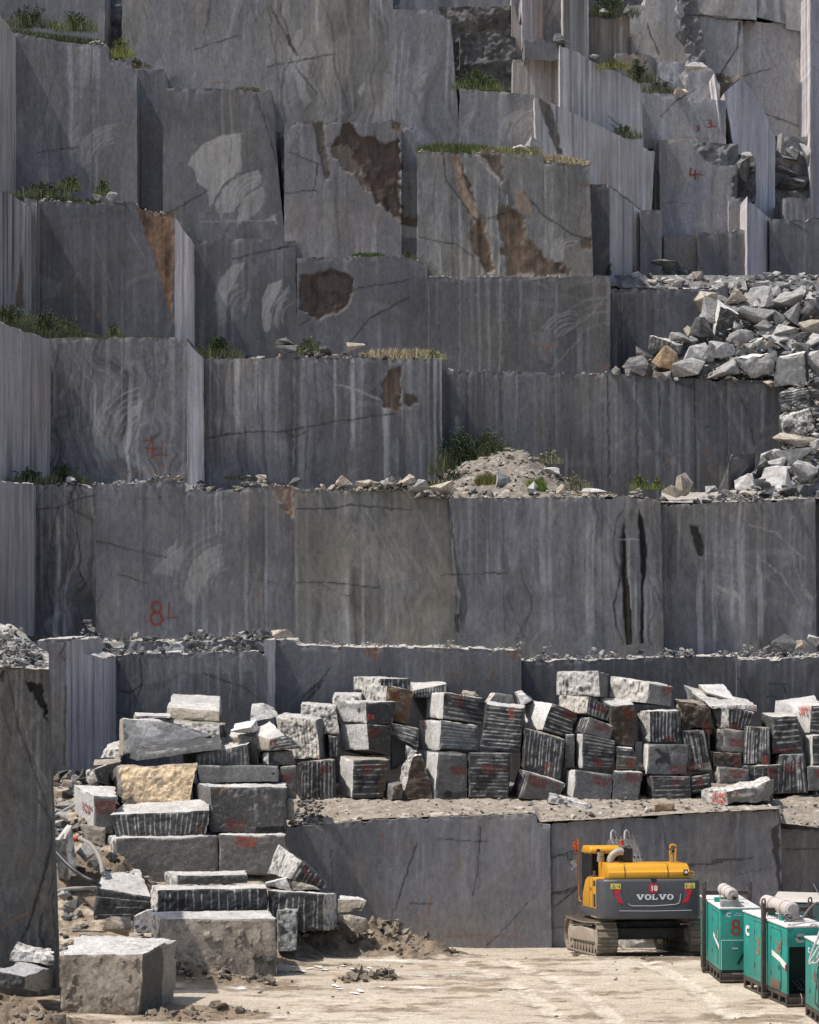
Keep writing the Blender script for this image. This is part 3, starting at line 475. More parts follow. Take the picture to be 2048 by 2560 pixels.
wall('long light streaked wall slanting down to the right under the grassy slope', 1400, [1600, 1604, 1612], [(1400,112),(1440,128),(1520,172),(1560,188),(1598,206)], 400, 155, 160.5, 's', base=.26, streak=.85, tint=(.98,.975,1.0))
wall('second long slanting wall below the first, streaked white at its right end', [1336, 1345], [1637, 1633, 1628], [(1336,238),(1400,268),(1450,290),(1540,336),(1638,375)], 560, 152, 158, 's', base=.25, streak=.85, tint=(.98,.975,1.0))
wall('third slanting streaked wall running down to the rubble heap', 1518, [1603, 1604], [(1518,458),(1560,490),(1604,526)], 715, 150.3, 154, 's', base=.26, streak=.7, tint=(.98,.975,1.0))
wall('dark narrow rock face between the brown stained wall and the streaked wall', 1470, 1525, [(1470,460),(1525,460)], 715, 150, None, 'f', base=.085, streak=.6, warp=.3)
wall('dark smooth rock pillar face standing right of the third slanting wall', 1601, 1655, 525, 705, 153, None, 'f', base=.13, streak=.7, warp=.3)
# row B
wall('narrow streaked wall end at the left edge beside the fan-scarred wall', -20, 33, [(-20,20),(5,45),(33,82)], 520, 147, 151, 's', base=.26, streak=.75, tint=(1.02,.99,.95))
wall('large grey wall at the upper left with white streaks and a pale fan scar', 32, [342, 344], [(32,82),(60,84),(140,100),(145,108),(268,110),(273,148),(300,152),(325,160),(344,190)], 520, 152, None, 'f', base=.145, streak=1.2, warp=1.0)
wall('narrow grey wall between the fan-scarred wall and the wall with big pale saw arcs', 336, 410, [(336,174),(410,172)], 545, 154, None, 'f', base=.155, streak=1.0, warp=.4)
wall('grey wall with two big pale arc-shaped saw marks', 408, [678, 682, 712, 714], [(408,220),(560,222),(678,225),(714,262)], 615, 151, None, 'f', base=.122, streak=.9, warp=.8)
wall('grey wall with a large dark brown broken patch at its upper right', 711, 1004, [(711,303),(900,304),(985,298),(1004,315)], 660, 149, None, 'f', base=.145, streak=1.2, warp=.8)
wall('thin pale wall strip with a brown band beside the brown-patched wall', 1001, 1045, [(1001,318),(1045,318)], 670, 150, None, 'f', base=.19, streak=1.2, warp=.2)
wall('wide grey wall with tan and brown stained patches under the dry grass', 1043, [1474, 1478, 1484], [(1043,378),(1356,387),(1360,407),(1474,411)], 715, 147, None, 'f', base=.14, streak=1.3, warp=1.0, tint=(1,.995,.985))
# row C
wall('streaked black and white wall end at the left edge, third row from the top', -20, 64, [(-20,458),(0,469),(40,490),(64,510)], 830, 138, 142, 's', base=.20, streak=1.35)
wall('dark grooved corner strip left of the wall with the brown triangle', 60, 92, [(60,492),(92,502)], 840, 144, None, 's', base=.11, streak=1.2)
w = wall('dark smooth wall with a brown triangular broken corner', 84, 437, [(84,503),(250,506),(335,505),(360,528),(400,532),(437,540)], 865, 145, None, 'f', base=.108, streak=.6, warp=.4)
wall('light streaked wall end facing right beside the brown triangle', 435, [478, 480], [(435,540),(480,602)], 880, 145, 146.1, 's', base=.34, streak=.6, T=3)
wall('dark wall with two white crescent saw scars', 478, [738, 740, 744], [(478,600),(600,597),(738,600)], 905, 148, None, 'f', base=.108, streak=.8, warp=.3)
wall('dark wall with a rusty broken hole at its left', 742, [1068, 1073], [(742,645),(960,640),(1010,641),(1068,655)], 905, 146.5, None, 'f', base=.108, streak=.8, warp=.6)
wall('wide dark smooth wall split by one fine upright seam', 1072, 1526, [(1072,692),(1390,692),(1500,688),(1526,694)], 955, 144, None, 'f', base=.098, streak=.8, warp=.5)
wall('dark recessed wall running behind the rubble heap', 1526, 1820, [(1526,722),(1790,724),(1820,700)], 965, 147, None, 'f', base=.11, streak=1.0, warp=.3)
# row D
wall('streaked wall end at the left edge beside the wall with the red 7.L', -20, 122, [(-20,796),(0,806),(60,826),(122,848)], 1225, 131.5, 136.5, 's', base=.22, streak=.75)
wall('swirl-grained wall with a red 7.L', 119, 468, [(119,845),(300,843),(468,845)], 1225, 137, None, 'f', base=.13, streak=2.1, warp=2.2)
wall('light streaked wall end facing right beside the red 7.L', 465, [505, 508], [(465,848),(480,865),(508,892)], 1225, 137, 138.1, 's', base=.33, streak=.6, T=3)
wall('long streaky wall crossed by one thin dark crack', 507, [1105, 1106], [(507,898),(800,895),(955,893),(958,899),(1105,896)], 1245, 139, None, 'f', base=.12, streak=2.0, warp=.4)
wall('very long dark smooth wall with fine upright drill seams behind the shrub mound', 1104, [1950, 1954], [(1104,925),(1430,933),(1650,942),(1760,948),(1950,952)], 1265, 141, None, 'f', base=.112, streak=1.0, warp=.3)
# row E
wall('streaked wall end at the left edge beside the dark-veined narrow wall', -20, 82, [(-20,1198),(82,1211)], 1590, 127, 131, 's', base=.19, streak=.6)
wall('narrow dark-veined wall left of the big red 8.L', 83, 240, [(83,1213),(200,1211),(240,1215)], 1610, 132, None, 'f', base=.115, streak=2.3, warp=2.2)
wall('large grey wall with a big red 8.L', 239, 737, [(239,1210),(300,1208),(462,1200),(464,1226),(600,1226),(605,1212),(737,1216)], 1612, 131, None, 'f', base=.135, streak=1.1, warp=.6)
wall('weathered wall with a pale sandy patch right of the red 8.L', 736, [1128, 1140, 1152, 1152], [(736,1226),(1035,1226),(1040,1240),(1152,1245)], 1620, 130.3, None, 'f', base=.14, streak=1.2, warp=.5, tint=(1.03,.99,.93))
wall('broad grey wall with two long black water stains', [1122, 1134, 1148, 1148], [1652, 1660], [(1122,1245),(1600,1240),(1652,1255)], 1650, 130, None, 'f', base=.14, streak=1.5, warp=1.0)
wall('grey wall at the right with a dark hole and pale curved scratches', 1652, [2038, 2042], [(1652,1262),(1760,1258),(2000,1246),(2042,1248)], 1650, 131, None, 'f', base=.145, streak=1.6, warp=.9)
wall('dark wall strip at the right edge beyond the scratched wall', 2036, 2080, 1262, 1650, 134, None, 'f', base=.1)
# row F
wall('dark narrow wall beside the rubble ramp at the left', 92, 170, [(92,1600),(170,1597)], 2120, 118, None, 'f', base=.10, streak=.9, warp=.5)
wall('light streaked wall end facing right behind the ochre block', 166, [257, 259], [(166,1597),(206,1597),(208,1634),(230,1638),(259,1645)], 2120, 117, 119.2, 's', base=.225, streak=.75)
wall('rough dark rock band under the loose stones of the left ledge', 206, 672, [(206,1604),(300,1606),(420,1604),(672,1598)], 1680, 126, None, 'k', base=.115, jag=4)
wall('dark wall with a pale dripped band behind the left stack of blocks', 256, 668, [(256,1643),(330,1634),(400,1632),(560,1630),(640,1628),(668,1640)], 2120, 124, None, 'f', base=.11, streak=1.0, warp=.8)
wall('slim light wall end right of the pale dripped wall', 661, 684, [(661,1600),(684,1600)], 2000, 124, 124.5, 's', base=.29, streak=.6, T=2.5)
wall('dark smooth wall with slanting shadow bands above the stacked blocks', 682, [1304, 1306], [(682,1600),(738,1600),(742,1612),(900,1618),(1040,1618),(1200,1622),(1290,1626),(1306,1640)], 2060, 126, None, 'f', base=.128, streak=.5, warp=.8, jag=1.2)
wall('dark smooth wall behind the tallest stack of blocks', 1304, 1845, [(1304,1652),(1700,1642),(1800,1640),(1845,1642)], 2060, 127, None, 'f', jag=1.2, base=.085, streak=.7, warp=.3)
wall('dark wall with a rusty stain at the right edge above the blocks', 1843, 2080, [(1843,1650),(2080,1640)], 2075, 126.5, None, 'f', base=.078, streak=1.0, warp=.3)
# row G, the lowest bench
WG = dict(T=9.0, topcol=(.40, .355, .30))
wall('long dark smooth wall along the quarry floor left of the digger', 700, [1376, 1380], [(700,2066),(790,2063),(860,2056),(932,2048),(1150,2040),(1340,2033),(1344,2058),(1380,2062)], 2420, 113, None, 'f', base=.205, streak=.5, warp=.9, **WG)
wall('dark smooth wall along the quarry floor behind the digger', 1377, [1952, 1956], [(1377,2061),(1480,2050),(1600,2042),(1800,2030),(1948,2024),(1956,2060)], 2430, 113.3, None, 'f', base=.185, streak=.6, warp=.7, **WG)
wall('dark wall at the right edge beyond the green generators', 1950, 2090, [(1950,2072),(2090,2076)], 2440, 116, None, 'f', base=.16, streak=.7, warp=.4, T=6)
# the tall block that closes the left side
wall('tall dark swirled rock mass at the left edge topped with rubble', -60, [118, 125, 133, 140, 144, 146], [(-60,1668),(118,1674)], 2520, 61.5, 61.9, 'f', base=.098, streak=.8, warp=1.6, raw=True, T=.5, sidest='f', tint=(1.0, .985, .975), relief=.03)

o = wall('grey mass of rock closing the quarry behind every ledge', -400, 2450, -420, 2300, 129, None, 'k', base=.10, raw=True, step=14, side=False, T=3, jag=20)
# ------------------------------------------------------------------ red paint: single-stroke lettering laid on a surface
GL = {'0': [[(.5,0),(.9,.2),(.9,.8),(.5,1),(.1,.8),(.1,.2),(.5,0)]], '1': [[(.3,.2),(.55,0),(.55,1)]], '2': [[(.1,.2),(.5,0),(.9,.2),(.8,.5),(.1,1),(.9,1)]],
      '3': [[(.1,.1),(.6,0),(.9,.2),(.4,.47),(.9,.7),(.7,1),(.1,.92)]], '4': [[(.65,1),(.65,0),(.05,.65),(.95,.65)]], '5': [[(.85,0),(.2,0),(.15,.42),(.7,.4),(.9,.7),(.6,1),(.1,.92)]],
      '6': [[(.8,0),(.25,.4),(.1,.75),(.5,1),(.9,.75),(.5,.5),(.15,.7)]], '7': [[(.05,0),(.9,0),(.45,1)]], '8': [[(.5 + .40 * math.sin(a * math.pi / 7), .24 - .24 * math.cos(a * math.pi / 7)) for a in range(15)], [(.5 + .48 * math.sin(a * math.pi / 7), .74 - .27 * math.cos(a * math.pi / 7)) for a in range(15)]],
      '9': [[(.85,.3),(.5,.5),(.15,.25),(.5,0),(.85,.25),(.7,1)]], 'U': [[(.1,0),(.1,.8),(.5,1),(.9,.8),(.9,0)]], 'D': [[(.1,0),(.1,1),(.7,.9),(.95,.5),(.7,.1),(.1,0)]],
      'B': [[(.1,0),(.1,1),(.8,.85),(.75,.55),(.1,.48),(.7,.35),(.7,.1),(.1,0)]], 'L': [[(.1,0),(.1,1),(.9,1)]], '.': [[(.4,.9),(.6,1)]], '-': [[(.1,.5),(.9,.5)]], ' ': [],
      'M': [[(.05,1),(.1,0),(.5,.6),(.9,0),(.95,1)]], '#': [[(.0,.1),(1,.2),(0,.4),(1,.55),(0,.75),(1,.9)]]}
def strokes(text, x, y, w, h, jit=0, seed=0, gap=.35, slope=0.0):
    r = random.Random(seed); out = []
    for i, ch in enumerate(text):
        ox = x + i * w * (1 + gap); oy = y + slope * (ox - x) + r.uniform(-1, 1) * jit * h
        for s in GL.get(ch, []): out.append([(ox + a * w + r.uniform(-1, 1) * jit * w * .4, oy + b * h + r.uniform(-1, 1) * jit * h * .3) for a, b in s])
    return out
def paint(name, strs, width, dfun, mat, parent, off=.045):
    V = []; Fc = []
    for s in strs:
        p = np.array(s, float)
        for k in range(len(p) - 1):
            a, b = p[k], p[k + 1]; t = b - a; L = np.hypot(*t) + 1e-6; t = t / L; n = np.array([-t[1], t[0]]) * width / 2; e = t * width * .3
            q = np.array([a - e - n, b + e - n, b + e + n, a - e + n]); i = len(V)
            dd_ = np.array([dfun(x, y) for x, y in q]) - off - .0008 * (k % 5)
            V += list(W(q[:, 0], q[:, 1], dd_)); Fc.append((i, i + 3, i + 2, i + 1))
    if not V: return None
    V = np.array(V)
    if parent is not None: V = V - np.array(parent.location)
    return mk(name, V, np.array(Fc), None, mat, parent)
def wpaint(lbl, items, d, d2=None, mat=None):
    o = WALLS[lbl]
    for strs, w in items: paint('painted_mark', strs, w, lambda x, y: d, mat or RED, o)
wpaint('swirl-grained wall with a red 7.L', [([NP('r3', [(605,510),(645,507),(640,585)]), NP('r3', [(612,541),(660,541)]), NP('r3', [(663,566),(667,571)])], 3.2), ([NP('r3', [(683,515),(681,568),(710,570)])], 2.4)], D(137))
wpaint('large grey wall with a big red 8.L', [(strokes('8', 376, 1504, 30, 58), 5.0), ([NP('r3', [(688,1262),(692,1266)])], 3.5), ([NP('r3', [(712,1190),(712,1256),(746,1250)])], 2.6)], D(131))
wpaint('grey streaked rock wall with a big red 4L', [([NP('r2', [(1186,708),(1180,738),(1214,733)]), NP('r2', [(1205,715),(1203,755)])], 3.4), ([NP('r2', [(1222,722),(1218,736),(1242,737)])], 2.2)], D(160.8))
wpaint('grey rock wall with red 3 and 3L painted on it', [(strokes('3', 1740, 315, 9, 13), 2.2), (strokes('3', 1768, 299, 13, 20), 2.6), ([NP('r2', [(1274,517),(1273,533),(1294,533)])], 2.2)], D(162.6))
wpaint('pale rock wall with a faint red 2 beside the dark brown column', [(strokes('2', 1576, 85, 6, 10), 1.6)], 114.5)
wpaint('long streaky wall crossed by one thin dark crack', [(strokes('0#', 1070, 1172, 12, 15) , 1.6), (strokes('#', 1098, 1150, 7, 22), 1.4)], D(139))
wpaint('third slanting streaked wall running down to the rubble heap', [([NP('r2', [(945,1120),(940,1160)]), NP('r2', [(968,1125),(962,1160)]), NP('r2', [(880,1120),(895,1118)])], 2.2)], D(153))

# ------------------------------------------------------------------ cut blocks
def tone(st, u, v, X, Y, Z, s, hw, hh, opt):
    """colour of one block face; u across, v down, hw/hh = size in photo pixels"""
    n1 = fbm(X * 1.3, Y * 1.3, s, 3, Z * 1.3); n2 = fbm(X * 5, Y * 5, s + 3, 3, Z * 5); n3 = vn(u * hw / 3.2, v * hh / 26, s + 5)
    one = np.ones(len(u))
    def mixc(c, b, a): return c + (np.array(b) - c) * np.clip(a, 0, 1)[:, None]
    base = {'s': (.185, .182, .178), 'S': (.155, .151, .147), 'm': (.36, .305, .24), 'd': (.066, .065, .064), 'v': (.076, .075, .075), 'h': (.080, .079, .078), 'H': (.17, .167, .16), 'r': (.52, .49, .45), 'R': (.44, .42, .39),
            'q': (.54, .50, .44), 'w': (.60, .58, .55), 'b': (.085, .062, .046), 'B': (.16, .10, .058), 'o': (.66, .50, .32), 't': (.30, .262, .21), 'p': (.47, .45, .42), 'g': (.30, .30, .285), 'x': (.03, .03, .031), 'k': (.13, .125, .118)}[st]  # 'w' is pale stone with sunlit brightness painted in
    c = np.array(base)[None, :] * (1 + .22 * n1 + .12 * n2)[:, None]
    if st in 'sSw': c = c * (1 + .07 * n3)[:, None]; c = mixc(c, (.36, .35, .33), .35 * sst(.55, .9, vn(u * hw / 7, v * .7, s + 8)) * sst(.9, .1, v)) if st != 'w' else c
    if st in 'dbxB': c = mixc(c, (.26, .245, .225), .55 * sst(.35, .8, fbm(X * 6, Y * 6, s + 9, 3, Z * 6)))
    if st in 'rRqg': c = c * (1 - .78 * sst(.12, .5, fbm(X * 9, Y * 9, s + 9, 3, Z * 7)))[:, None]; c = mixc(c, (.55, .52, .48), .5 * sst(.2, .7, fbm(X * 4, Y * 4, s + 29, 2, Z * 4)))  # dark pits and bright highlights of broken stone painted in
    if st in 'oB': c = mixc(c, (.22, .20, .18), .55 * sst(.3, .8, fbm(X * 2.2, Y * 2.2, s + 11, 3, Z * 2.2))); c = mixc(c, (.55, .43, .29), .3 * sst(.1, .6, n2))
    if st == 'p': c = mixc(c, (.33, .27, .215), .45 * sst(.25, .8, fbm(u * hw / 50, v * hh / 9, s + 2, 3)))
    if st == 'm': c = mixc(c, (.44, .38, .31), .6 * sst(.2, .7, n1)); c = mixc(c, (.13, .11, .09), .5 * sst(.3, .8, fbm(u * hw / 30, v * hh / 60, s + 4, 3)))
    if st in 'vhHRqk' and opt.get('n', 1):
        k = opt.get('n', max(3, int((hw if st in 'vRqk' else hh) / 11))); r = random.Random(s)
        A, Bc = (u, v) if st in 'vRqk' else (v, u); px = hw if st in 'vRqk' else hh
        sc = tuple(np.array((.74, .71, .66)) * r.uniform(.72, 1.08)) if st in 'vhH' else ((.56, .53, .49) if st == 'R' else (.06, .055, .05))
        if st == 'k': sc = (.5, .48, .45)
        for i in range(k):
            p0 = (i + .5 + r.uniform(-.25, .25)) / k * .94 + .03; a0 = max(0, r.uniform(-.25, .22)); a1 = min(1, r.uniform(.78, 1.3)); sl = r.uniform(-.012, .012)
            wd = r.uniform(.95, 1.5) / px
            dist = np.abs(A - p0 - sl * (Bc - .5) + .5 / px * vn(Bc * 5, one * i, s))
            al = (1 - sst(wd * .55, wd * 1.35, dist)) * sst(a0 - .02, a0 + .02, Bc) * (1 - sst(a1 - .03, a1 + .01, Bc)) * np.clip(.75 + .55 * vn(Bc * 7, one * i, s + 1), 0, 1)
            c = mixc(c, sc, al * opt.get('sa', .9))
        if st in 'vh':   # washed-down stone dust
            dr = sst(.15, .75, vn(u * hw / 5.5, v * hh / 60, s + 6)) * sst(-.1, .6, fbm(u * 3, v * 3, s + 7, 3)); c = mixc(c, (.33, .32, .305), dr * opt.get('drip', .45) * .55)
            c = mixc(c, (.025, .025, .026), .75 * sst(.1, .6, fbm(u * 4 + 9, v * 4, s + 17, 3)))
    for (cc, u0, u1, v0, v1, al) in opt.get('spots', []):
        jit = .05 * fbm(X * 4, Y * 4, s + 41, 3, Z * 4)
        e = np.minimum(np.minimum(u - u0, u1 - u) * hw, np.minimum(v - v0, v1 - v) * hh) + jit * 200
        c = mixc(c, cc, sst(-2, 3, e) * al)
    for (cu, cv, rr, cc) in opt.get('dots', []):
        dist = np.hypot((u - cu) * hw, (v - cv) * hh); c = mixc(c, cc, 1 - sst(rr * .8, rr * 1.3, dist))
    return c
ROUGH = {'s': .008, 'S': .008, 'w': .008, 'm': .055, 'd': .05, 'v': .03, 'h': .022, 'H': .025, 'r': .07, 'R': .06, 'q': .06, 'b': .06, 'B': .05, 'o': .05, 't': .03, 'p': .035, 'g': .03, 'x': .04, 'k': .05}
BL = []
def block(crop, q4, off, d, b, fs, ss='w', ts='p', label='', red=None, opt=None, sopt=None, topt=None, group=None, raw=True, name='stone_block', bs=None, soft=1.0, redmat=None, step=2.1, lean=None):
    seed = 1000 + len(BL) * 13; opt = opt or {}; sopt = sopt or {}; topt = topt or {}
    q = np.array(NP(crop, q4), float); sc = CROPS[crop][2]
    off = off if isinstance(off[0], (tuple, list)) else (off, off)
    ol, orr = np.array(off[0], float) / sc, np.array(off[1], float) / sc
    mo = (ol[0] + orr[0]) / 2; s = F / d; Wp = abs(q[1][0] - q[0][0])
    th = math.asin(min(.75, abs(mo) / (b * s))); dp = min(Wp / s * math.tan(th) * .6, 1.3)
    dl, dr = (d, d + dp) if mo < 0 else ((d + dp, d) if mo > 0 else (d, d))
    rough = fs in 'rRqowtg'
    if lean is None: lean = .24 if rough else (.12 if fs == 'm' else 0)
    if rough: e_ = min(.42 * Wp / s, .7); dl, dr = (dl + e_, dr) if mo > 0 else ((d + e_ * .6, d) if mo == 0 else (dl, dr))
    bc = b * math.cos(th)
    def nat(p, dd): return -(p[1] - HZ) * bc / (dd + bc)
    ln = lean * abs(q[3][1] - q[0][1]) / s
    FD = [dl + ln, dr + ln, dr, dl]
    fr = [W(q[i][0], q[i][1], FD[i]) for i in range(4)]
    bk = []
    for i in range(4):
        o = ol if i in (0, 3) else orr
        oy = o[1] if i in (0, 1) else (o[1] * .35 if abs(o[1]) > 0 else 0)
        if abs(oy) < 1e-6: oy = nat(q[i], FD[i]) * .9
        bk.append(W(q[i][0] + o[0], q[i][1] + oy, FD[i] + bc))
    A = np.array(fr + bk)        # 0 tl 1 tr 2 br 3 bl, 4..7 the same at the back
    cen = A.mean(0)
    hw, hh = Wp, abs(q[3][1] - q[0][1]); bw = max(abs(mo), b * s * .8)
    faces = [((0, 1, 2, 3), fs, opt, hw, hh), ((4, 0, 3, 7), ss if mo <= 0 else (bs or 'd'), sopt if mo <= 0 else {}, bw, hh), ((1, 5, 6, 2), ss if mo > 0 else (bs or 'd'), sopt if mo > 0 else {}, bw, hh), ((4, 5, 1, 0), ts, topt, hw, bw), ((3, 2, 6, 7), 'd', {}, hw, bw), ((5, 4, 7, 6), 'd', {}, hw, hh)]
    V = []; C = []; Fq = []; base = 0
    size = np.linalg.norm(A[1] - A[0]) + np.linalg.norm(A[3] - A[0]); size *= .5
    for fi, (ix, st, op, w_, h_) in enumerate(faces):
        big = fi in (0,) or (fi == 1 and mo <= 0) or (fi == 2 and mo > 0) or fi == 3
        stp = step if fi == 0 else (3.2 if big else 12)
        nx = int(np.clip(w_ / stp, 5, 130)); ny = int(np.clip(h_ / stp, 5, 110))
        # the same spacing on shared edges is not needed: neighbours overlap by the worn rim
        u, v = np.meshgrid(np.linspace(0, 1, nx), np.linspace(0, 1, ny)); u = u.ravel(); v = v.ravel()
        p = (A[ix[0]][None] * ((1 - u) * (1 - v))[:, None] + A[ix[1]][None] * (u * (1 - v))[:, None] + A[ix[2]][None] * (u * v)[:, None] + A[ix[3]][None] * ((1 - u) * v)[:, None])
        X, Y, Z = p[:, 0] + seed * .37, p[:, 1], p[:, 2]
        c = tone(st, u, v, X, Y, Z, seed + fi * 3, w_, h_, op)
        nrm = np.cross(A[ix[1]] - A[ix[0]], A[ix[3]] - A[ix[0]]); nrm = nrm / (np.linalg.norm(nrm) + 1e-9)
        if np.dot(nrm, A[list(ix)].mean(0) - cen) < 0: nrm = -nrm
        eu = np.minimum(u, 1 - u) * w_ / s; ev = np.minimum(v, 1 - v) * h_ / s; e = np.minimum(eu, ev)
        r = ROUGH[st] * (fbm(X * 3.2, Y * 3.2, 5, 3, Z * 3.2) * .8 + fbm(X * 9, Y * 9, 6, 2, Z * 9) * .45)
        if st == 'm': r = .016 * fbm(X * 2, Y * 2, 5, 3, Z * 2) + .055 * sst(.25, .75, fbm(X * 6.5, Y * 6.5, 6, 4, Z * 4.5)) * sst(-.5, .3, fbm(X * 1.1, Y * 1.1, 61, 2, Z * 1.1)); c = c * (1 - .25 * sst(.0, .3, fbm(X * 6.5, Y * 6.5, 6, 4, Z * 4.5)))[:, None]
        p = p + nrm[None] * (r * sst(0, .12, e))[:, None]
        ww = np.stack([fbm(X * 1.6, Y * 1.6, 7, 4, Z * 1.6), fbm(X * 1.6, Y * 1.6, 8, 4, Z * 1.6), fbm(X * 1.6, Y * 1.6, 9, 4, Z * 1.6)], 1)
        p = p + ww * ((.020 if soft <= 1 else .030) * soft)
        chip = np.clip(fbm(X * 2.6, Y * 2.6, 10, 3, Z * 2.6) + .15, 0, 1)
        pull = (1 - sst(0, .07 * soft, e)) * (.012 + .055 * chip * soft)
        pe = (cen[None] - p); pe /= np.linalg.norm(pe, axis=1)[:, None] + 1e-9
        p = p + pe * pull[:, None]
        if big: c = c + (np.array((.40, .385, .36)) - c) * ((1 - sst(.012, .05, e)) * (.12 + .5 * chip) * .6)[:, None]
        V.append(p); C.append(c); qd = quads(nx, ny, base)
        v0, v1, v2 = p[qd[0][0] - base], p[qd[0][1] - base], p[qd[0][2] - base]
        if np.dot(np.cross(A[ix[1]] - A[ix[0]], A[ix[3]] - A[ix[0]]), nrm) < 0: qd = qd[:, ::-1]
        Fq.append(qd); base += nx * ny
    org = A[[2, 3, 6, 7]].mean(0); org[2] = A[:, 2].min()
    o = mk(name, np.concatenate(V), Fq, np.concatenate(C), MR if fs in 'rRqodbg' else MB, None, smooth=True, origin=org)
    tag(o, label, 'stone block', group)
    if red:
        def bil(side):
            qa = q if side == 'f' else np.array([q[0] + ol, q[0], q[3], q[3] + ol * np.array([1, .35])])
            da = FD if side == 'f' else [FD[0] + bc, FD[0], FD[3], FD[3] + bc]
            return qa, da
        for it in red:
            txt, uu, vv, hpx = it[:4]; side = it[4] if len(it) > 4 else 'f'; slope = it[5] if len(it) > 5 else None
            qa, da = bil(side)
            ex = (qa[1] - qa[0]); L = np.hypot(*ex) + 1e-6; sl = ex[1] / (ex[0] + 1e-6) if slope is None else slope
            x0, y0 = (qa[0] * (1 - uu) + qa[1] * uu) * (1 - vv) + (qa[3] * (1 - uu) + qa[2] * uu) * vv
            st_ = []; hpx = hpx * .82
            for li, line in enumerate(txt.split('/')): st_ += strokes(line, x0 + li * hpx * .12, y0 + li * hpx * 1.35, min(hpx * .58, max(.2, (.97 - uu)) * L / (1.3 * len(line))), hpx, .22, seed + li, .3, sl)
            M3 = np.array([[qa[0][0], qa[0][1], 1], [qa[1][0], qa[1][1], 1], [qa[3][0], qa[3][1], 1]]); sol = np.linalg.solve(M3, np.array([1 / da[0], 1 / da[1], 1 / da[3]]))
            paint('painted_mark', st_, max(1.25, hpx * .16), lambda x, y: 1 / (sol[0] * x + sol[1] * y + sol[2]), redmat or RED, o, .07)
    BL.append(o); return o
GR = 'sawn blocks in the long stack on the upper ledge'
GLF = 'sawn blocks in the left pile'
B = lambda *a, **k: block(*a, group=GR, **k)
d1, d2_, d3_, d4 = 83.2, 84.4, 85.4, 86.2
# ---- long stack, left end
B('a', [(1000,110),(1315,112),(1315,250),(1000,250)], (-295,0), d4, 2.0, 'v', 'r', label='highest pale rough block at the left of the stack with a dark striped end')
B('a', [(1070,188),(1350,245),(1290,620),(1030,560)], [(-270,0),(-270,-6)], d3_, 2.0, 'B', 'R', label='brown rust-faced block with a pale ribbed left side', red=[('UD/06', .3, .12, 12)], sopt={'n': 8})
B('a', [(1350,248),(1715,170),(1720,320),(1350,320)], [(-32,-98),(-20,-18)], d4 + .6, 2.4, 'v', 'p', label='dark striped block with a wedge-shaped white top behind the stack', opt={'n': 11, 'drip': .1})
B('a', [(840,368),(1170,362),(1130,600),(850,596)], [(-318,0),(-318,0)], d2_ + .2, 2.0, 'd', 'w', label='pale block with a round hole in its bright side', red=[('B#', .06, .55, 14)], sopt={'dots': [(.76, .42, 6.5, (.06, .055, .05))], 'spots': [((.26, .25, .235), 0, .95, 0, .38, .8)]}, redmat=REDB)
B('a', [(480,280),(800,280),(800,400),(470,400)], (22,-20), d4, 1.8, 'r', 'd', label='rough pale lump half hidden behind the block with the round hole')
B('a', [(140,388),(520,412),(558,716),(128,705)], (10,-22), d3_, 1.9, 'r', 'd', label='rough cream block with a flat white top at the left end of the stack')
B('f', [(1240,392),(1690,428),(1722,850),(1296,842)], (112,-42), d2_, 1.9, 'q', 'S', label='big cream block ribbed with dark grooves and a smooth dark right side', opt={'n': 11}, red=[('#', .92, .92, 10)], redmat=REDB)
B('a', [(150,1010),(515,985),(515,1412),(140,1425)], [(-55,18),(-40,-8)], d1, 1.9, 'v', 'x', 't', label='dark dripped block standing under the big cream ribbed block', red=[('UDB232/0682', .52, .16, 9)], opt={'n': 8, 'drip': .8})  # left side 'x' painted near black for the shadow on it
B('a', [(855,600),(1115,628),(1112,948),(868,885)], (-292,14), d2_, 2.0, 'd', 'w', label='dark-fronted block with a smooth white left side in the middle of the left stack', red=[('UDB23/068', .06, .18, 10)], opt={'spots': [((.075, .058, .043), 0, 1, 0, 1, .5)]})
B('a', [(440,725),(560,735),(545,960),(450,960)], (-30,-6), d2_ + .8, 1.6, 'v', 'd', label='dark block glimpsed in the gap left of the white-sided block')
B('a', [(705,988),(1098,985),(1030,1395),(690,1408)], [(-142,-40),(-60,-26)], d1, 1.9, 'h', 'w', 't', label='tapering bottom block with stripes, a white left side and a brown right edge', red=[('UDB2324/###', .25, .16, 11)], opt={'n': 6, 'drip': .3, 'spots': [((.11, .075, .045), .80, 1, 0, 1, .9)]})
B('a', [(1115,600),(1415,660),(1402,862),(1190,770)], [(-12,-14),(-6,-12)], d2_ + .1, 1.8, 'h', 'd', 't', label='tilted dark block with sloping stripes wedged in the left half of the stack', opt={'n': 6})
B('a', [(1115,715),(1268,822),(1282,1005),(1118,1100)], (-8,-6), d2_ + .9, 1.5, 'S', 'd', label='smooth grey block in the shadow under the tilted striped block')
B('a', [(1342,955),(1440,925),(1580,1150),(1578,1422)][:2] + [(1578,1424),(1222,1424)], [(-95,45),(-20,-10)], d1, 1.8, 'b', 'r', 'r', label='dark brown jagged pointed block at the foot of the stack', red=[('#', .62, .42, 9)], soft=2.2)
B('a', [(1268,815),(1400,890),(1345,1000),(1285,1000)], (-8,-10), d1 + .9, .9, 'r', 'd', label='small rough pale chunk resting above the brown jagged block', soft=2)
B('a', [(1130,1275),(1225,1240),(1240,1422),(1115,1425)], [(-88,-60),(-40,-40)], d1 - .5, 1.1, 'b', 'S', 'S', label='small dark broken block on the ground left of the brown jagged one', soft=1.6)
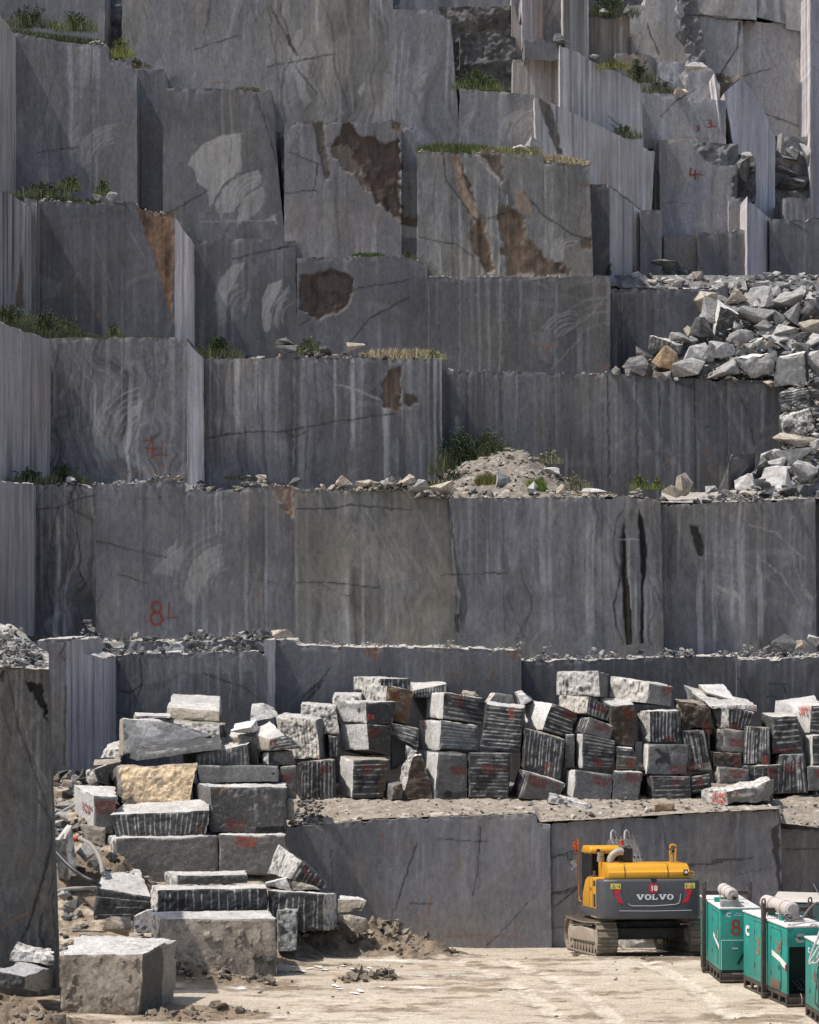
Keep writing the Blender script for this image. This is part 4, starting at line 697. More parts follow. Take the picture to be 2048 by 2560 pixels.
# ---- middle
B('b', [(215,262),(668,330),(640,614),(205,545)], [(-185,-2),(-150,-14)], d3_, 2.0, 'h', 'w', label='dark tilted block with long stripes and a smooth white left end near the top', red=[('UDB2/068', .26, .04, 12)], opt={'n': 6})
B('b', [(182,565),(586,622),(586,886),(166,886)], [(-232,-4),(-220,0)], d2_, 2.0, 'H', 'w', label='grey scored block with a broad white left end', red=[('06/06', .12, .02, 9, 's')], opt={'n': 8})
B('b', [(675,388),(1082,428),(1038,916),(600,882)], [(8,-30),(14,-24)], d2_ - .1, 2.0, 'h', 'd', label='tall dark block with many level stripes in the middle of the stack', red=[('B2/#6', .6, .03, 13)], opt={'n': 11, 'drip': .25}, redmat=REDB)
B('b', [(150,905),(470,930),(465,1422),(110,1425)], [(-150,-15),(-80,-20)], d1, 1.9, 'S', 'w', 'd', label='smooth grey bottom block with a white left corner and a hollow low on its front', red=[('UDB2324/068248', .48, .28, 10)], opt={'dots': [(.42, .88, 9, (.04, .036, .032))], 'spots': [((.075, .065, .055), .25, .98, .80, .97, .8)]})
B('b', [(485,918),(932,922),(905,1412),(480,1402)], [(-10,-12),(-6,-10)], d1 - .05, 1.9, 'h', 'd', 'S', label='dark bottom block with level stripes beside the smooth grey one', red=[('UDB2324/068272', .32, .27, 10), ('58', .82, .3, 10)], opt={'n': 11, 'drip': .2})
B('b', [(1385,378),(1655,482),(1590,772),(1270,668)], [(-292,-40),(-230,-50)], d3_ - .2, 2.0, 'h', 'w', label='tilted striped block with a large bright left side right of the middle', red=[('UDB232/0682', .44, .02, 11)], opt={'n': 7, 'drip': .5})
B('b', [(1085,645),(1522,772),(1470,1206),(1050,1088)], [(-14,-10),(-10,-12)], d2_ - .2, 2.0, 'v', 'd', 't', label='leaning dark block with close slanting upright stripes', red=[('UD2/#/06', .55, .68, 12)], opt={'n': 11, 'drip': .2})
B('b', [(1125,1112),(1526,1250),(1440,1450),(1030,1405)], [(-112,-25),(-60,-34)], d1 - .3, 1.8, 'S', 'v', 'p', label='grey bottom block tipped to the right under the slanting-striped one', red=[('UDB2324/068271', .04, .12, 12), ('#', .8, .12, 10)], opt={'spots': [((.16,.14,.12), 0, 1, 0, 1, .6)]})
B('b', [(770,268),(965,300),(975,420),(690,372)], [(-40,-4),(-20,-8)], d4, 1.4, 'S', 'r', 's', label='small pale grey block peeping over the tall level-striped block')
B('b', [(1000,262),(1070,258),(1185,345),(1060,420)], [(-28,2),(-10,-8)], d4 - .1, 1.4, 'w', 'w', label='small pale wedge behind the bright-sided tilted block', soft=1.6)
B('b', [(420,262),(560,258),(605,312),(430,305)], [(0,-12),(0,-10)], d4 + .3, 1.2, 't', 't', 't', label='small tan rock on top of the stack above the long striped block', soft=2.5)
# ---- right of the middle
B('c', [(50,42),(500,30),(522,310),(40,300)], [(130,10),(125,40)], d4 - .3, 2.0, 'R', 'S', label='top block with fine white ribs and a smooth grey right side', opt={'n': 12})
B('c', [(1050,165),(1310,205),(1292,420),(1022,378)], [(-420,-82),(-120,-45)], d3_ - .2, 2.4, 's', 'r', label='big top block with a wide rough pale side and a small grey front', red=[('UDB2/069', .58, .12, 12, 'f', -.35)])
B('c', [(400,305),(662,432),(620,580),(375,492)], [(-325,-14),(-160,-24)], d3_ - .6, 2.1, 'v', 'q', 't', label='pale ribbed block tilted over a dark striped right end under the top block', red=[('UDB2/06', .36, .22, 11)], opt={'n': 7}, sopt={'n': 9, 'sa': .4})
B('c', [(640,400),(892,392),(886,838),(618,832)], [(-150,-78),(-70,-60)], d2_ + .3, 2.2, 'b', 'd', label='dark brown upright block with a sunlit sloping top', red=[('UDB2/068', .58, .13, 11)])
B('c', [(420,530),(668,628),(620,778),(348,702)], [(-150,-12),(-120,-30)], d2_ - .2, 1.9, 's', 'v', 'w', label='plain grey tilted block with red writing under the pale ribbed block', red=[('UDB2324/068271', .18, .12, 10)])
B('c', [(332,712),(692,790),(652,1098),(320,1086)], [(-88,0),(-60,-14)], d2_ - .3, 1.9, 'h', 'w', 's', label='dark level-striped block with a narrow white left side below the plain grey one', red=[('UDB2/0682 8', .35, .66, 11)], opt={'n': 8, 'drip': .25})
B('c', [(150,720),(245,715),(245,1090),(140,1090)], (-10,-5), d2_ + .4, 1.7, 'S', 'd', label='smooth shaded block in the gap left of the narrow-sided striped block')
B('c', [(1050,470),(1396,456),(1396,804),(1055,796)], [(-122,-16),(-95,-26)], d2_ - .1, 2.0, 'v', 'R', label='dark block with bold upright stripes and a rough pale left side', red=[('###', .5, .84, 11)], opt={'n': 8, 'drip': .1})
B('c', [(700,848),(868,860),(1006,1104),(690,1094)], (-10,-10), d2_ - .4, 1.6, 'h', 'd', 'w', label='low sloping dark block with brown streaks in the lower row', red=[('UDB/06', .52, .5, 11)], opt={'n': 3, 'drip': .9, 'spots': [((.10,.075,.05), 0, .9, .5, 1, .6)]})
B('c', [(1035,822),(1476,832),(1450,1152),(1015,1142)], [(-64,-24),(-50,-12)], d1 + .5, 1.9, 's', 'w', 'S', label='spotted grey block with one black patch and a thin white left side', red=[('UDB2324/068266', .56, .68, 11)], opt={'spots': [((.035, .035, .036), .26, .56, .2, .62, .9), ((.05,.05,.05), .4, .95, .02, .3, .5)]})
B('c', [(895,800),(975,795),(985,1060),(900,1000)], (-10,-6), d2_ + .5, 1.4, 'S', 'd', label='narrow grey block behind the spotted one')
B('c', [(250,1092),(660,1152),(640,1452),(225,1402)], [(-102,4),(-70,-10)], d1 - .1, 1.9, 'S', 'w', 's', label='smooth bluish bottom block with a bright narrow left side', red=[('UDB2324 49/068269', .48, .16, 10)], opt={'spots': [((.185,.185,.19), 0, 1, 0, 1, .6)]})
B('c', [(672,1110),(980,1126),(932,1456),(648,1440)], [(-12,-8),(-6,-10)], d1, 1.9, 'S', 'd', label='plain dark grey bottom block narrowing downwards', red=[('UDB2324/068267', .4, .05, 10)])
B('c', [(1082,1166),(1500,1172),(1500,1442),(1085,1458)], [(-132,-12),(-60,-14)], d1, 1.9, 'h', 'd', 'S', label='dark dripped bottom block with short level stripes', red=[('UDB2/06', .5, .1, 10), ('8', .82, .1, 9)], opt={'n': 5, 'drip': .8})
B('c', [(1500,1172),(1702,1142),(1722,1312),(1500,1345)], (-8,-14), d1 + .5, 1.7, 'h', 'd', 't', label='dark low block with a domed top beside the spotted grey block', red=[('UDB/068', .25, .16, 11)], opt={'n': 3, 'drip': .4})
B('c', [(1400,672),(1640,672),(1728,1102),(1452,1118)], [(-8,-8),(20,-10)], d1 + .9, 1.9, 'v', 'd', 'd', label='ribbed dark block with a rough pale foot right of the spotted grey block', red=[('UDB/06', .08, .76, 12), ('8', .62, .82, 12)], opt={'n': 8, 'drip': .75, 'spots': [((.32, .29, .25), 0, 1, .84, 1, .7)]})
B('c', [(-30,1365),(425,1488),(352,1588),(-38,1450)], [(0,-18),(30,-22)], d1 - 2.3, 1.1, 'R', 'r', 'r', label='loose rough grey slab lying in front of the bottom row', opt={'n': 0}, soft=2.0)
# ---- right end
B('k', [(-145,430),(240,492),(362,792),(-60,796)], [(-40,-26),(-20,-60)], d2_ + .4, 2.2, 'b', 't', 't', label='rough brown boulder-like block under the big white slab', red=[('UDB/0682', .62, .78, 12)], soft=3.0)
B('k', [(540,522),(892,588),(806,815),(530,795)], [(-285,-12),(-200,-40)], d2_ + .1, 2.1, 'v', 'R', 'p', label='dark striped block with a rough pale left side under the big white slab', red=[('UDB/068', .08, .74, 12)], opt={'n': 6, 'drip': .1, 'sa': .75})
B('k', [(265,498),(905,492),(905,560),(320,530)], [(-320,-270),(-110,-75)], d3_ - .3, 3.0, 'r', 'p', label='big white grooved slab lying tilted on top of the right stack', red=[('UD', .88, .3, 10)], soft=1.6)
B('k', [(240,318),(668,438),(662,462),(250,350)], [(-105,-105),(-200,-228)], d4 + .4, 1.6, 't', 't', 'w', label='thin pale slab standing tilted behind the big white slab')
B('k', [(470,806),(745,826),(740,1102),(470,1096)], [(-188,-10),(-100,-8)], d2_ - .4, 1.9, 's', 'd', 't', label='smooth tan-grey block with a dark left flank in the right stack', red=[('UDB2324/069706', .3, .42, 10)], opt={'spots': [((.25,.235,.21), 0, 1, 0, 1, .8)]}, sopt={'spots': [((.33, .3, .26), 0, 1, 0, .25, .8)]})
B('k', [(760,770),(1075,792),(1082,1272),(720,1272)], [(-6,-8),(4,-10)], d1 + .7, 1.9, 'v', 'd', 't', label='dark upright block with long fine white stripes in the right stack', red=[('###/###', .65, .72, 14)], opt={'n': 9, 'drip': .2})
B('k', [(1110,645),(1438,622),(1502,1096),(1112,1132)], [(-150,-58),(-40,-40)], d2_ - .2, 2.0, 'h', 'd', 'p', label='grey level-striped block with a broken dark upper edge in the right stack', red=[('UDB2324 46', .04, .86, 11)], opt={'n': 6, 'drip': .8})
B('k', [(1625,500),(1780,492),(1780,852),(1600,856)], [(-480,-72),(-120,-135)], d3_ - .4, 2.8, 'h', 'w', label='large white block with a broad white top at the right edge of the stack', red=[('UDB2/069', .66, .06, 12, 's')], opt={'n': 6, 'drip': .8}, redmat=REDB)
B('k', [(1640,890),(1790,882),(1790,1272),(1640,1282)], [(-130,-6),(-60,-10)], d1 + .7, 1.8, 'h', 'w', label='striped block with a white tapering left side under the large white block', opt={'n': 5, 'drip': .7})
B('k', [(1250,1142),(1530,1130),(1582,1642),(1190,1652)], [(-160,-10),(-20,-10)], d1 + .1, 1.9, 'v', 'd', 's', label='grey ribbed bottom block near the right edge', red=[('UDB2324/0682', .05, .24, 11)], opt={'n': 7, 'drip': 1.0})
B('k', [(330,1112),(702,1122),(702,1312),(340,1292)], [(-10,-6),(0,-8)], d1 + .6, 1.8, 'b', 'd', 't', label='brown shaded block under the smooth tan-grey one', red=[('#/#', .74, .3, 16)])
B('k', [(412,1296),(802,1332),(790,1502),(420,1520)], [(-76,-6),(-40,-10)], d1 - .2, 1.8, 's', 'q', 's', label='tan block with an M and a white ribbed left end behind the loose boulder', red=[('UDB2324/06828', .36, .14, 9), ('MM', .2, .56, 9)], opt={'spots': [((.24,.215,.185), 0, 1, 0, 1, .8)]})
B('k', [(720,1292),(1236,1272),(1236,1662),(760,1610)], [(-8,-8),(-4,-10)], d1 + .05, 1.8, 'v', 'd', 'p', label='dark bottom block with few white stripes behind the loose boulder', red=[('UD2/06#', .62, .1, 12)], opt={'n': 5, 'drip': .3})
B('k', [(1560,1292),(1790,1292),(1790,1604),(1582,1614)], [(-10,-6),(-6,-10)], d1 + .1, 1.8, 'S', 'd', label='plain dark bottom block at the right edge of the stack', red=[('UDB/06', .5, .14, 11)])
B('k', [(508,1650),(1152,1490),(1130,1752),(515,1812)], [(-325,-62),(-110,-62)], d1 - 2.4, 1.7, 's', 'R', 'r', label='loose rounded block with bright red writing lying in front of the right stack', red=[('24 UDB2/0682', .42, .1, 13, 's'), ('68', .14, .0, 11)], redmat=REDB, soft=3.0, opt={'spots': [((.21, .195, .175), 0, 1, 0, 1, .8)]}, sopt={'n': 0})

# ------------------------------------------------------------------ the left pile
B = lambda *a, **k: block(*a, group=GLF, **k)
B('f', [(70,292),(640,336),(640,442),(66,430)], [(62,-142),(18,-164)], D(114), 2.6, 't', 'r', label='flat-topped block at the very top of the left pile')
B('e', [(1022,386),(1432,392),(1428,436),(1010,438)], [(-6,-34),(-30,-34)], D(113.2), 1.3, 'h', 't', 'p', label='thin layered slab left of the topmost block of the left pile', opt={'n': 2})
B('e', [(900,420),(1330,440),(1850,602),(885,818)], [(-40,-6),(-20,-8)], D(111.2), 1.3, 's', 't', 'p', label='big smooth pale triangular slab leaning on the left pile', opt={'spots': [((.50, .485, .46), 0, 1, 0, 1, .9), ((.75, .73, .70), .28, .62, .04, .62, .8)]})  # face painted paler for the sun an upward tilt would catch
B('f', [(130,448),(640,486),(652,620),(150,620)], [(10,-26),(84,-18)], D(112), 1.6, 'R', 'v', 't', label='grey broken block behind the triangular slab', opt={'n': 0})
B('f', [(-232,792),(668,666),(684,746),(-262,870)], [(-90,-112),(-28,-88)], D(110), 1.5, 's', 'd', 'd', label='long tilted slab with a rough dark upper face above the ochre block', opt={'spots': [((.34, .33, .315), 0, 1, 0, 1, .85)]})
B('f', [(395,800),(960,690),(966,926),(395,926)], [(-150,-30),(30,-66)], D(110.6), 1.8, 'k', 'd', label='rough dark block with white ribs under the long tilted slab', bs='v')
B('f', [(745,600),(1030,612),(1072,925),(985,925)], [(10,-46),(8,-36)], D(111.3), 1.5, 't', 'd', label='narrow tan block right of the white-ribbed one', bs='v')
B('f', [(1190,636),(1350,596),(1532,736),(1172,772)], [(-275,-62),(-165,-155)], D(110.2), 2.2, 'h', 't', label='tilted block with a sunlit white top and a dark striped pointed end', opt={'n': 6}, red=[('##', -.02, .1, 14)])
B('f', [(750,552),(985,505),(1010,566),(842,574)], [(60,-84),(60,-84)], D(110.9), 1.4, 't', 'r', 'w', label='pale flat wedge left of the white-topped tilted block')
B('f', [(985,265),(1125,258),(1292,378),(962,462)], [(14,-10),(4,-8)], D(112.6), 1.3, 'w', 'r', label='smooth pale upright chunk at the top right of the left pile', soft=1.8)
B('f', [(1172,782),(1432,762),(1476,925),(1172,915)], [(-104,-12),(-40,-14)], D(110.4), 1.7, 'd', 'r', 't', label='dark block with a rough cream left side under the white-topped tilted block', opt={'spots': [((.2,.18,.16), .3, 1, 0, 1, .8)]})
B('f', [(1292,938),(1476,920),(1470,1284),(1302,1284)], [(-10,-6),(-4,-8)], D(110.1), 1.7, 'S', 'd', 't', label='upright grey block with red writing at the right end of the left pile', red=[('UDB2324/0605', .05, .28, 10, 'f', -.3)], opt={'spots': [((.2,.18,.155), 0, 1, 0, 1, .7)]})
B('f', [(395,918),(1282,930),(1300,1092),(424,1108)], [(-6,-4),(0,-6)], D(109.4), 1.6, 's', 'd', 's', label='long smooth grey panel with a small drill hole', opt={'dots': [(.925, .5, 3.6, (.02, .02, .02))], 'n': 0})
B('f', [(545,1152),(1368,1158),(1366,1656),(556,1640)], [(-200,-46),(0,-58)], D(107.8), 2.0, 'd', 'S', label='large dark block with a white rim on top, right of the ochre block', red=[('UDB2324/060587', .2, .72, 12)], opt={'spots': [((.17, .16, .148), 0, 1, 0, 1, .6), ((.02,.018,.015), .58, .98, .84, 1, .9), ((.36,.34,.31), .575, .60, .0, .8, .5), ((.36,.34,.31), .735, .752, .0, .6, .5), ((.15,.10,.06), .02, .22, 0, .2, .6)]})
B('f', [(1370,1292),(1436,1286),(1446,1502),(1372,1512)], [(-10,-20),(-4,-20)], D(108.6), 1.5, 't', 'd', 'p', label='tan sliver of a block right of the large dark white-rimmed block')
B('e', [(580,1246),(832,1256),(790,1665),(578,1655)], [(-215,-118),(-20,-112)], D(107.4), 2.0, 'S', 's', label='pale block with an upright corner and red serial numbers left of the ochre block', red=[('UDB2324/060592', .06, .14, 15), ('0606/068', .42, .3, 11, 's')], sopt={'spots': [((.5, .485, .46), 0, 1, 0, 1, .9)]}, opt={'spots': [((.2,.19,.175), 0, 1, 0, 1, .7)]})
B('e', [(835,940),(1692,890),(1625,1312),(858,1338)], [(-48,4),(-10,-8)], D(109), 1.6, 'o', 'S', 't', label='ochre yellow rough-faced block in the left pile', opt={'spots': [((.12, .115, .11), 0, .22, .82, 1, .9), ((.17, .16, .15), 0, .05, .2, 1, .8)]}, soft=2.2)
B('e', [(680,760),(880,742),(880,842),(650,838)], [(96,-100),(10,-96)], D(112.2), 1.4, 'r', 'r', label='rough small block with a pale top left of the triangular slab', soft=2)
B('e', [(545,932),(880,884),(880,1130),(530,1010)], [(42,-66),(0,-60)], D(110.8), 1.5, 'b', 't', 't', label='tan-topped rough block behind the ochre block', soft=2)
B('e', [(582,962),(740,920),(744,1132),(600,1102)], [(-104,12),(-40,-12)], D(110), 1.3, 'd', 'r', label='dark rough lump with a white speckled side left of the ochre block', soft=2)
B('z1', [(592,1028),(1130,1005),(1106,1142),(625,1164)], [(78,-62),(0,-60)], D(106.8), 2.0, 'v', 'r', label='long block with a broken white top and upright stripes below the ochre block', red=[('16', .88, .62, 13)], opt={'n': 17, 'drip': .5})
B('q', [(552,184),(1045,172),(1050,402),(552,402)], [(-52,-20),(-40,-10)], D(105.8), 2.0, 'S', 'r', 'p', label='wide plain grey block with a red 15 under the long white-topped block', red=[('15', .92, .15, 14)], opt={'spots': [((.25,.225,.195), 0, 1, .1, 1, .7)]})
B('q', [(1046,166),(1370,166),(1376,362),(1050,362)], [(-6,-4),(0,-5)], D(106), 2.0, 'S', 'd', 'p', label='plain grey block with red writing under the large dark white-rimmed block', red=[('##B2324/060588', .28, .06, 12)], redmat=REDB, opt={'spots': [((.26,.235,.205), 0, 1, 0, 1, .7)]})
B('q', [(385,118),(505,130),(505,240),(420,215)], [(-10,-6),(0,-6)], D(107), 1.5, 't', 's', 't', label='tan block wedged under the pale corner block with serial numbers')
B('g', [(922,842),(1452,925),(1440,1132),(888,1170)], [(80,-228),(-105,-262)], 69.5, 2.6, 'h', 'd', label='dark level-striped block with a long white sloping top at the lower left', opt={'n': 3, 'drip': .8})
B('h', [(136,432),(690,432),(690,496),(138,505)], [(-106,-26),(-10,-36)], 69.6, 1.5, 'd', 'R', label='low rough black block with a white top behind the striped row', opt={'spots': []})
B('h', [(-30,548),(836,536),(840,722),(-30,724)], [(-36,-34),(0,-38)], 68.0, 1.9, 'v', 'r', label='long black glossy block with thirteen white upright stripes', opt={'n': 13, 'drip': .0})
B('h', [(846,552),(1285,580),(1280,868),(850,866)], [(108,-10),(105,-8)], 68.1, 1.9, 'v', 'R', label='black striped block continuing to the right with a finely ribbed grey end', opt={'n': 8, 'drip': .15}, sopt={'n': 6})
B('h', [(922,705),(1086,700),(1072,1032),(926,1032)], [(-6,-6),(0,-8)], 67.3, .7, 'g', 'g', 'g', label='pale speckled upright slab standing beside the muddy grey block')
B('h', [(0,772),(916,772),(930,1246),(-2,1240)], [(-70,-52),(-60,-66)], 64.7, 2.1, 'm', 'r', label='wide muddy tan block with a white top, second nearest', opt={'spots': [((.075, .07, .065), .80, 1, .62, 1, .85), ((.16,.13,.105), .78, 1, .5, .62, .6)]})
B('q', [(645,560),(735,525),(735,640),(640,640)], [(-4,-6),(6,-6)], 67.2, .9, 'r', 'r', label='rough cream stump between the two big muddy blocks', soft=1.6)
B('g', [(565,1482),(1362,1466),(1338,2082),(548,2045)], [(215,-205),(335,-132)], 58.9, 2.6, 'm', 't', label='nearest big mud-spattered block with a bright white top', opt={'spots': [((.20, .165, .13), .0, 1, .0, 1, .45)]}, sopt={'spots': [((.09, .082, .072), 0, .62, 0, 1, .85)]}, soft=1.8)  # right side painted part dark, part light, for shaded and lit facets
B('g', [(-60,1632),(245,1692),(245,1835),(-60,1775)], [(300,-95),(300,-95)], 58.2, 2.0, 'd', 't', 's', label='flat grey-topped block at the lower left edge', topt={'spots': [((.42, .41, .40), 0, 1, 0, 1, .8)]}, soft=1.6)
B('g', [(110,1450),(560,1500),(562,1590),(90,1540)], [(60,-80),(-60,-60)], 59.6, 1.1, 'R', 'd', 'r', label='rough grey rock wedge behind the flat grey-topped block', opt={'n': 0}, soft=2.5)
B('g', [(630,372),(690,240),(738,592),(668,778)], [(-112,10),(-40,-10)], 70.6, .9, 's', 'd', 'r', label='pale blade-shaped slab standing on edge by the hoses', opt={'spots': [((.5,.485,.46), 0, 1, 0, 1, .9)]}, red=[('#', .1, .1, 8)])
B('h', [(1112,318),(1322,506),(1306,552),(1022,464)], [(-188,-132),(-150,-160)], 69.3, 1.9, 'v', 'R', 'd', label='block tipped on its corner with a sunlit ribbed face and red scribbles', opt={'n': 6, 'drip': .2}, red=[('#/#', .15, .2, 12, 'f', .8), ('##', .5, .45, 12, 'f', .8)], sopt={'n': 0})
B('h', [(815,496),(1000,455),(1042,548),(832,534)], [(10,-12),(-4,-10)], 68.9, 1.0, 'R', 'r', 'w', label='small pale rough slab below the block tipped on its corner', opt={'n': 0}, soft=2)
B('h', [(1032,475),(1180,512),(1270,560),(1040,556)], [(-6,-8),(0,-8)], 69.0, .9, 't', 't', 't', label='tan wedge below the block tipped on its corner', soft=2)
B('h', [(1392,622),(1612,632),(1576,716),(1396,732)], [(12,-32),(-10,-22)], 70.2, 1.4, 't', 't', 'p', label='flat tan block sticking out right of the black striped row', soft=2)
# the pile at the far left ledge corner
# ------------------------------------------------------------------ earth: the quarry floor and the ledges
def gauss(X, Y, cx, cy, sx, sy): return np.exp(-((X - cx) / sx) ** 2 - ((Y - cy) / sy) ** 2)
def gp(px, py, z=0.0):
    d = (H - z) * F / (py - HZ); return (px - 1024) * d / F, d
HEAPS = []
for px, py, sx, sy, h in ((800,2375,1.3,.55,.55), (900,2372,1.0,.6,.62), (985,2368,.9,.7,.66), (1060,2382,1.0,.6,.38), (730,2390,.7,.5,.42), (500,2440,.75,.35,.62), (545,2452,.5,.3,.3), (430,2446,.4,.3,.3), (900,2452,.5,.18,.16), (960,2448,.4,.16,.14),
                         (20,2575,1.5,1.2,.50), (110,2600,1.0,.9,.40), (-60,2520,1.0,1.0,.45), (250,2300,.6,.9,.35), (300,2352,.7,.6,.5), (190,2350,.7,.9,.3), (640,2462,.5,.25,.16), (560,2535,.8,.2,.14), (430,2545,.6,.3,.16)):
    x, y = gp(px, py); HEAPS.append((x, y, sx, sy, h))
def ground_z(X, Y):
    left = sst(-2.6, -4.6, X)
    z = -0.12 * np.maximum(0, Y - 68.6) * (1 - left) + left * .25 * np.clip(Y - 66.0, 0, 12)
    z = z + sst(-7.6, -9.0, X) * .16 * np.clip(Y - 69, 0, 8)
    hp = np.zeros_like(X)
    for x, y, sx, sy, h in HEAPS: hp = hp + h * gauss(X, Y, x, y, sx, sy)
    z = z + hp * (1 + .25 * fbm(X * 2.0, Y * 2.0, 5, 3))
    z = z + .022 * fbm(X * .9, Y * .9, 6, 3)
    return z, hp
BROWN = [(x, y, sx * 1.3, sy * 1.6, 1.4) for x, y, sx, sy, h in HEAPS]
for px, py, sx, sy, a in ((620,2470,2.0,.7,.8), (820,2412,2.4,.5,.7), (700,2430,1.2,.5,.6), (1290,2470,.7,.12,.7), (1050,2440,1.2,.2,.7), (1240,2475,.4,.12,.8), (1050,2510,.5,.15,.7), (1460,2430,1.0,.35,.45), (1620,2395,3.0,.8,.7), (1500,2540,1.6,.35,.35), (1700,2470,1.2,.4,.4), (1850,2545,1.2,.3,.4),
                         (400,2520,1.6,.8,.9), (760,2490,1.0,.2,.5), (1270,2420,.8,.25,.6), (1360,2400,1.4,.2,.35), (880,2530,.9,.12,.35), (500,2545,1.6,.3,.8)):
    x, y = gp(px, py); BROWN.append((x, y, sx, sy, a))
gx = np.concatenate([np.linspace(-160, -16.5, 24), np.arange(-16, 16.01, .06), np.linspace(16.5, 160, 24)])
gy = np.concatenate([np.linspace(-60, 52, 20), np.arange(53, 80.6, .08)])
GX, GY = np.meshgrid(gx, gy); X, Y = GX.ravel(), GY.ravel()
Z, hp = ground_z(X, Y)
br = np.zeros_like(X)
for x, y, sx, sy, a in BROWN: br = br + a * gauss(X, Y, x, y, sx, sy)
n_big = fbm(X * .55, Y * .55, 21, 4); n_mid = fbm(X * 1.6, Y * 2.6, 22, 4); n_f = fbm(X * 5, Y * 7, 23, 3)
m_br = np.clip(sst(.10, .72, br * 1.05 + .42 * n_big + .45 * n_mid + .22 * n_f + .03), 0, 1)
lf = np.clip(sst(-6.9, -8.2, X) * sst(60.5, 63, Y) + .9 * sst(-5, -7, X) * sst(73, 75, Y), 0, 1); br = br + 1.3 * lf
m_br = np.clip(m_br + .9 * lf * sst(-.9, .1, n_mid + n_f), 0, 1)
st_ = fbm(X * 1.1, Y * 5.5, 28, 4); m_br = np.clip(m_br + .42 * sst(.25, .65, st_ + .35 * n_big) * ~(hp > .3), 0, 1)
m_sp = sst(.40, .75, n_mid * .6 + n_f * .5 + .1 * n_big)
c = np.array((.455, .385, .30))[None] * (1 + .12 * n_big + .08 * n_f)[:, None]
pale = sst(.1, .7, fbm(X * .35 + 3, Y * .8, 24, 4)); c = c + (np.array((.54, .475, .39)) - c) * (.6 * pale)[:, None]
# wheel and crawler tracks
for (x0, y0, x1, y1, bow) in ((1.2, 68, 3.6, 57, .6), (2.6, 68, 5.0, 57, .6), (3.4, 66, -3.5, 58.5, -.4), (5.5, 64, -1.5, 57.5, -.4), (6.6, 68, 7.8, 58, .3)):
    t = np.clip((Y - y0) / (y1 - y0), 0, 1); cx = x0 + (x1 - x0) * t + bow * np.sin(t * math.pi); dd_ = np.abs(X - cx + .08 * n_mid)
    k = (1 - sst(.16, .30, dd_)) * ((Y > min(y0, y1)) & (Y < max(y0, y1)))
    cl = abs(x1 - x0) > 4; cleat = (np.sin(Y * 2 * math.pi / .30) > .1) if cl else 1.0
    c = c + (np.array((.60, .53, .44)) - c) * (.5 * k)[:, None]; c = c * (1 - .22 * k * (cleat if cl else 0))[:, None] if cl else c; Z = Z - .03 * k * cleat
    rim = (1 - sst(.0, .10, np.abs(dd_ - .33))) * ((Y > min(y0, y1)) & (Y < max(y0, y1))); m_br = np.maximum(m_br, .45 * rim * sst(-.1, .5, n_mid))
brown = np.array((.185, .14, .098))[None] * (1 + .35 * n_f + .2 * n_big)[:, None]
c = c + (brown - c) * (m_br * .92)[:, None]; c = c + (np.array((.27, .21, .15)) - c) * (m_sp * .5)[:, None]
dk = sst(.25, .8, fbm(X * 3, Y * 3, 27, 3)); c = c * (1 - .38 * dk * m_br)[:, None]
for px, py, sx, sy in ((1062,2468,.45,.14), (1020,2402,.55,.10), (1100,2440,.9,.12), (940,2400,.5,.1), (600,2470,.4,.12)):
    x, y = gp(px, py); c = c + (np.array((.72, .70, .66)) - c) * (np.clip(1.3 * gauss(X, Y, x, y, sx, sy) * (.6 + .9 * n_f), 0, .9))[:, None]
fine = (np.abs(X) < 15.9) & (Y > 53)
hk = np.clip(hp * 3, 0, 1) * .8 + .2
Z = Z + fine * (hk * m_br * (.10 * fbm(X * 4.2, Y * 4.2, 31, 4) + .06 * np.abs(vn(X * 9, Y * 9, 32))) + m_sp * .012 + .004 * n_f)
Z = Z + fine * hp * .22 * np.clip(fbm(X * 5.5, Y * 5.5, 33, 3), -.4, 1)
g = mk('ground', np.stack([X, Y, Z], 1), quads(len(gx), len(gy)), c, MG, smooth=True)
tag(g, 'pale beaten earth floor of the quarry with brown clods and tyre tracks', 'ground', kind='structure')
for w_, (bx) in enumerate(((-1,),)):
    pass
# white paint marks on the earth
def gz(x, y): return float(ground_z(np.array([x]), np.array([y]))[0][0])
V = []; Fc = []; rr = random.Random(4)
for (px, py, L, a) in ((752,2430,26,.5), (775,2424,18,-.5), (800,2421,14,.9), (812,2427,18,.3), (885,2426,22,.7), (905,2428,14,-.6), (925,2423,16,.6), (945,2427,12,.5), (970,2424,16,.7), (858,2418,10,.4), (840,2466,22,.9), (850,2474,16,.2), (885,2484,20,.5), (900,2478,18,.8), (955,2470,10,.5), (790,2419,9,.2), (735,2421,10,.4)):
    x, y = gp(px, py); s = F / y; l = L / s; t = np.array([math.cos(a), -2.2 * math.sin(a)]) * l / 2; nn = np.array([-t[1], t[0]]); nn = nn / np.hypot(*nn) * .055
    i = len(V); k = 5
    for j in range(k):
        q = np.array([x, y]) + t * (j / (k - 1) * 2 - 1)
        for sg in (-1, 1): p = q + nn * sg * rr.uniform(.7, 1.4); V.append((p[0], p[1], gz(p[0], p[1]) + .035))
    Fc += [(i + 2 * j, i + 2 * j + 1, i + 2 * j + 3, i + 2 * j + 2) for j in range(k - 1)]
WHT = plain('white_marking_paint', (.74, .73, .70), .9, dirt=.25, scale=4)
tag(mk('ground_marking', V, np.array(Fc), None, WHT, g), kind='structure')

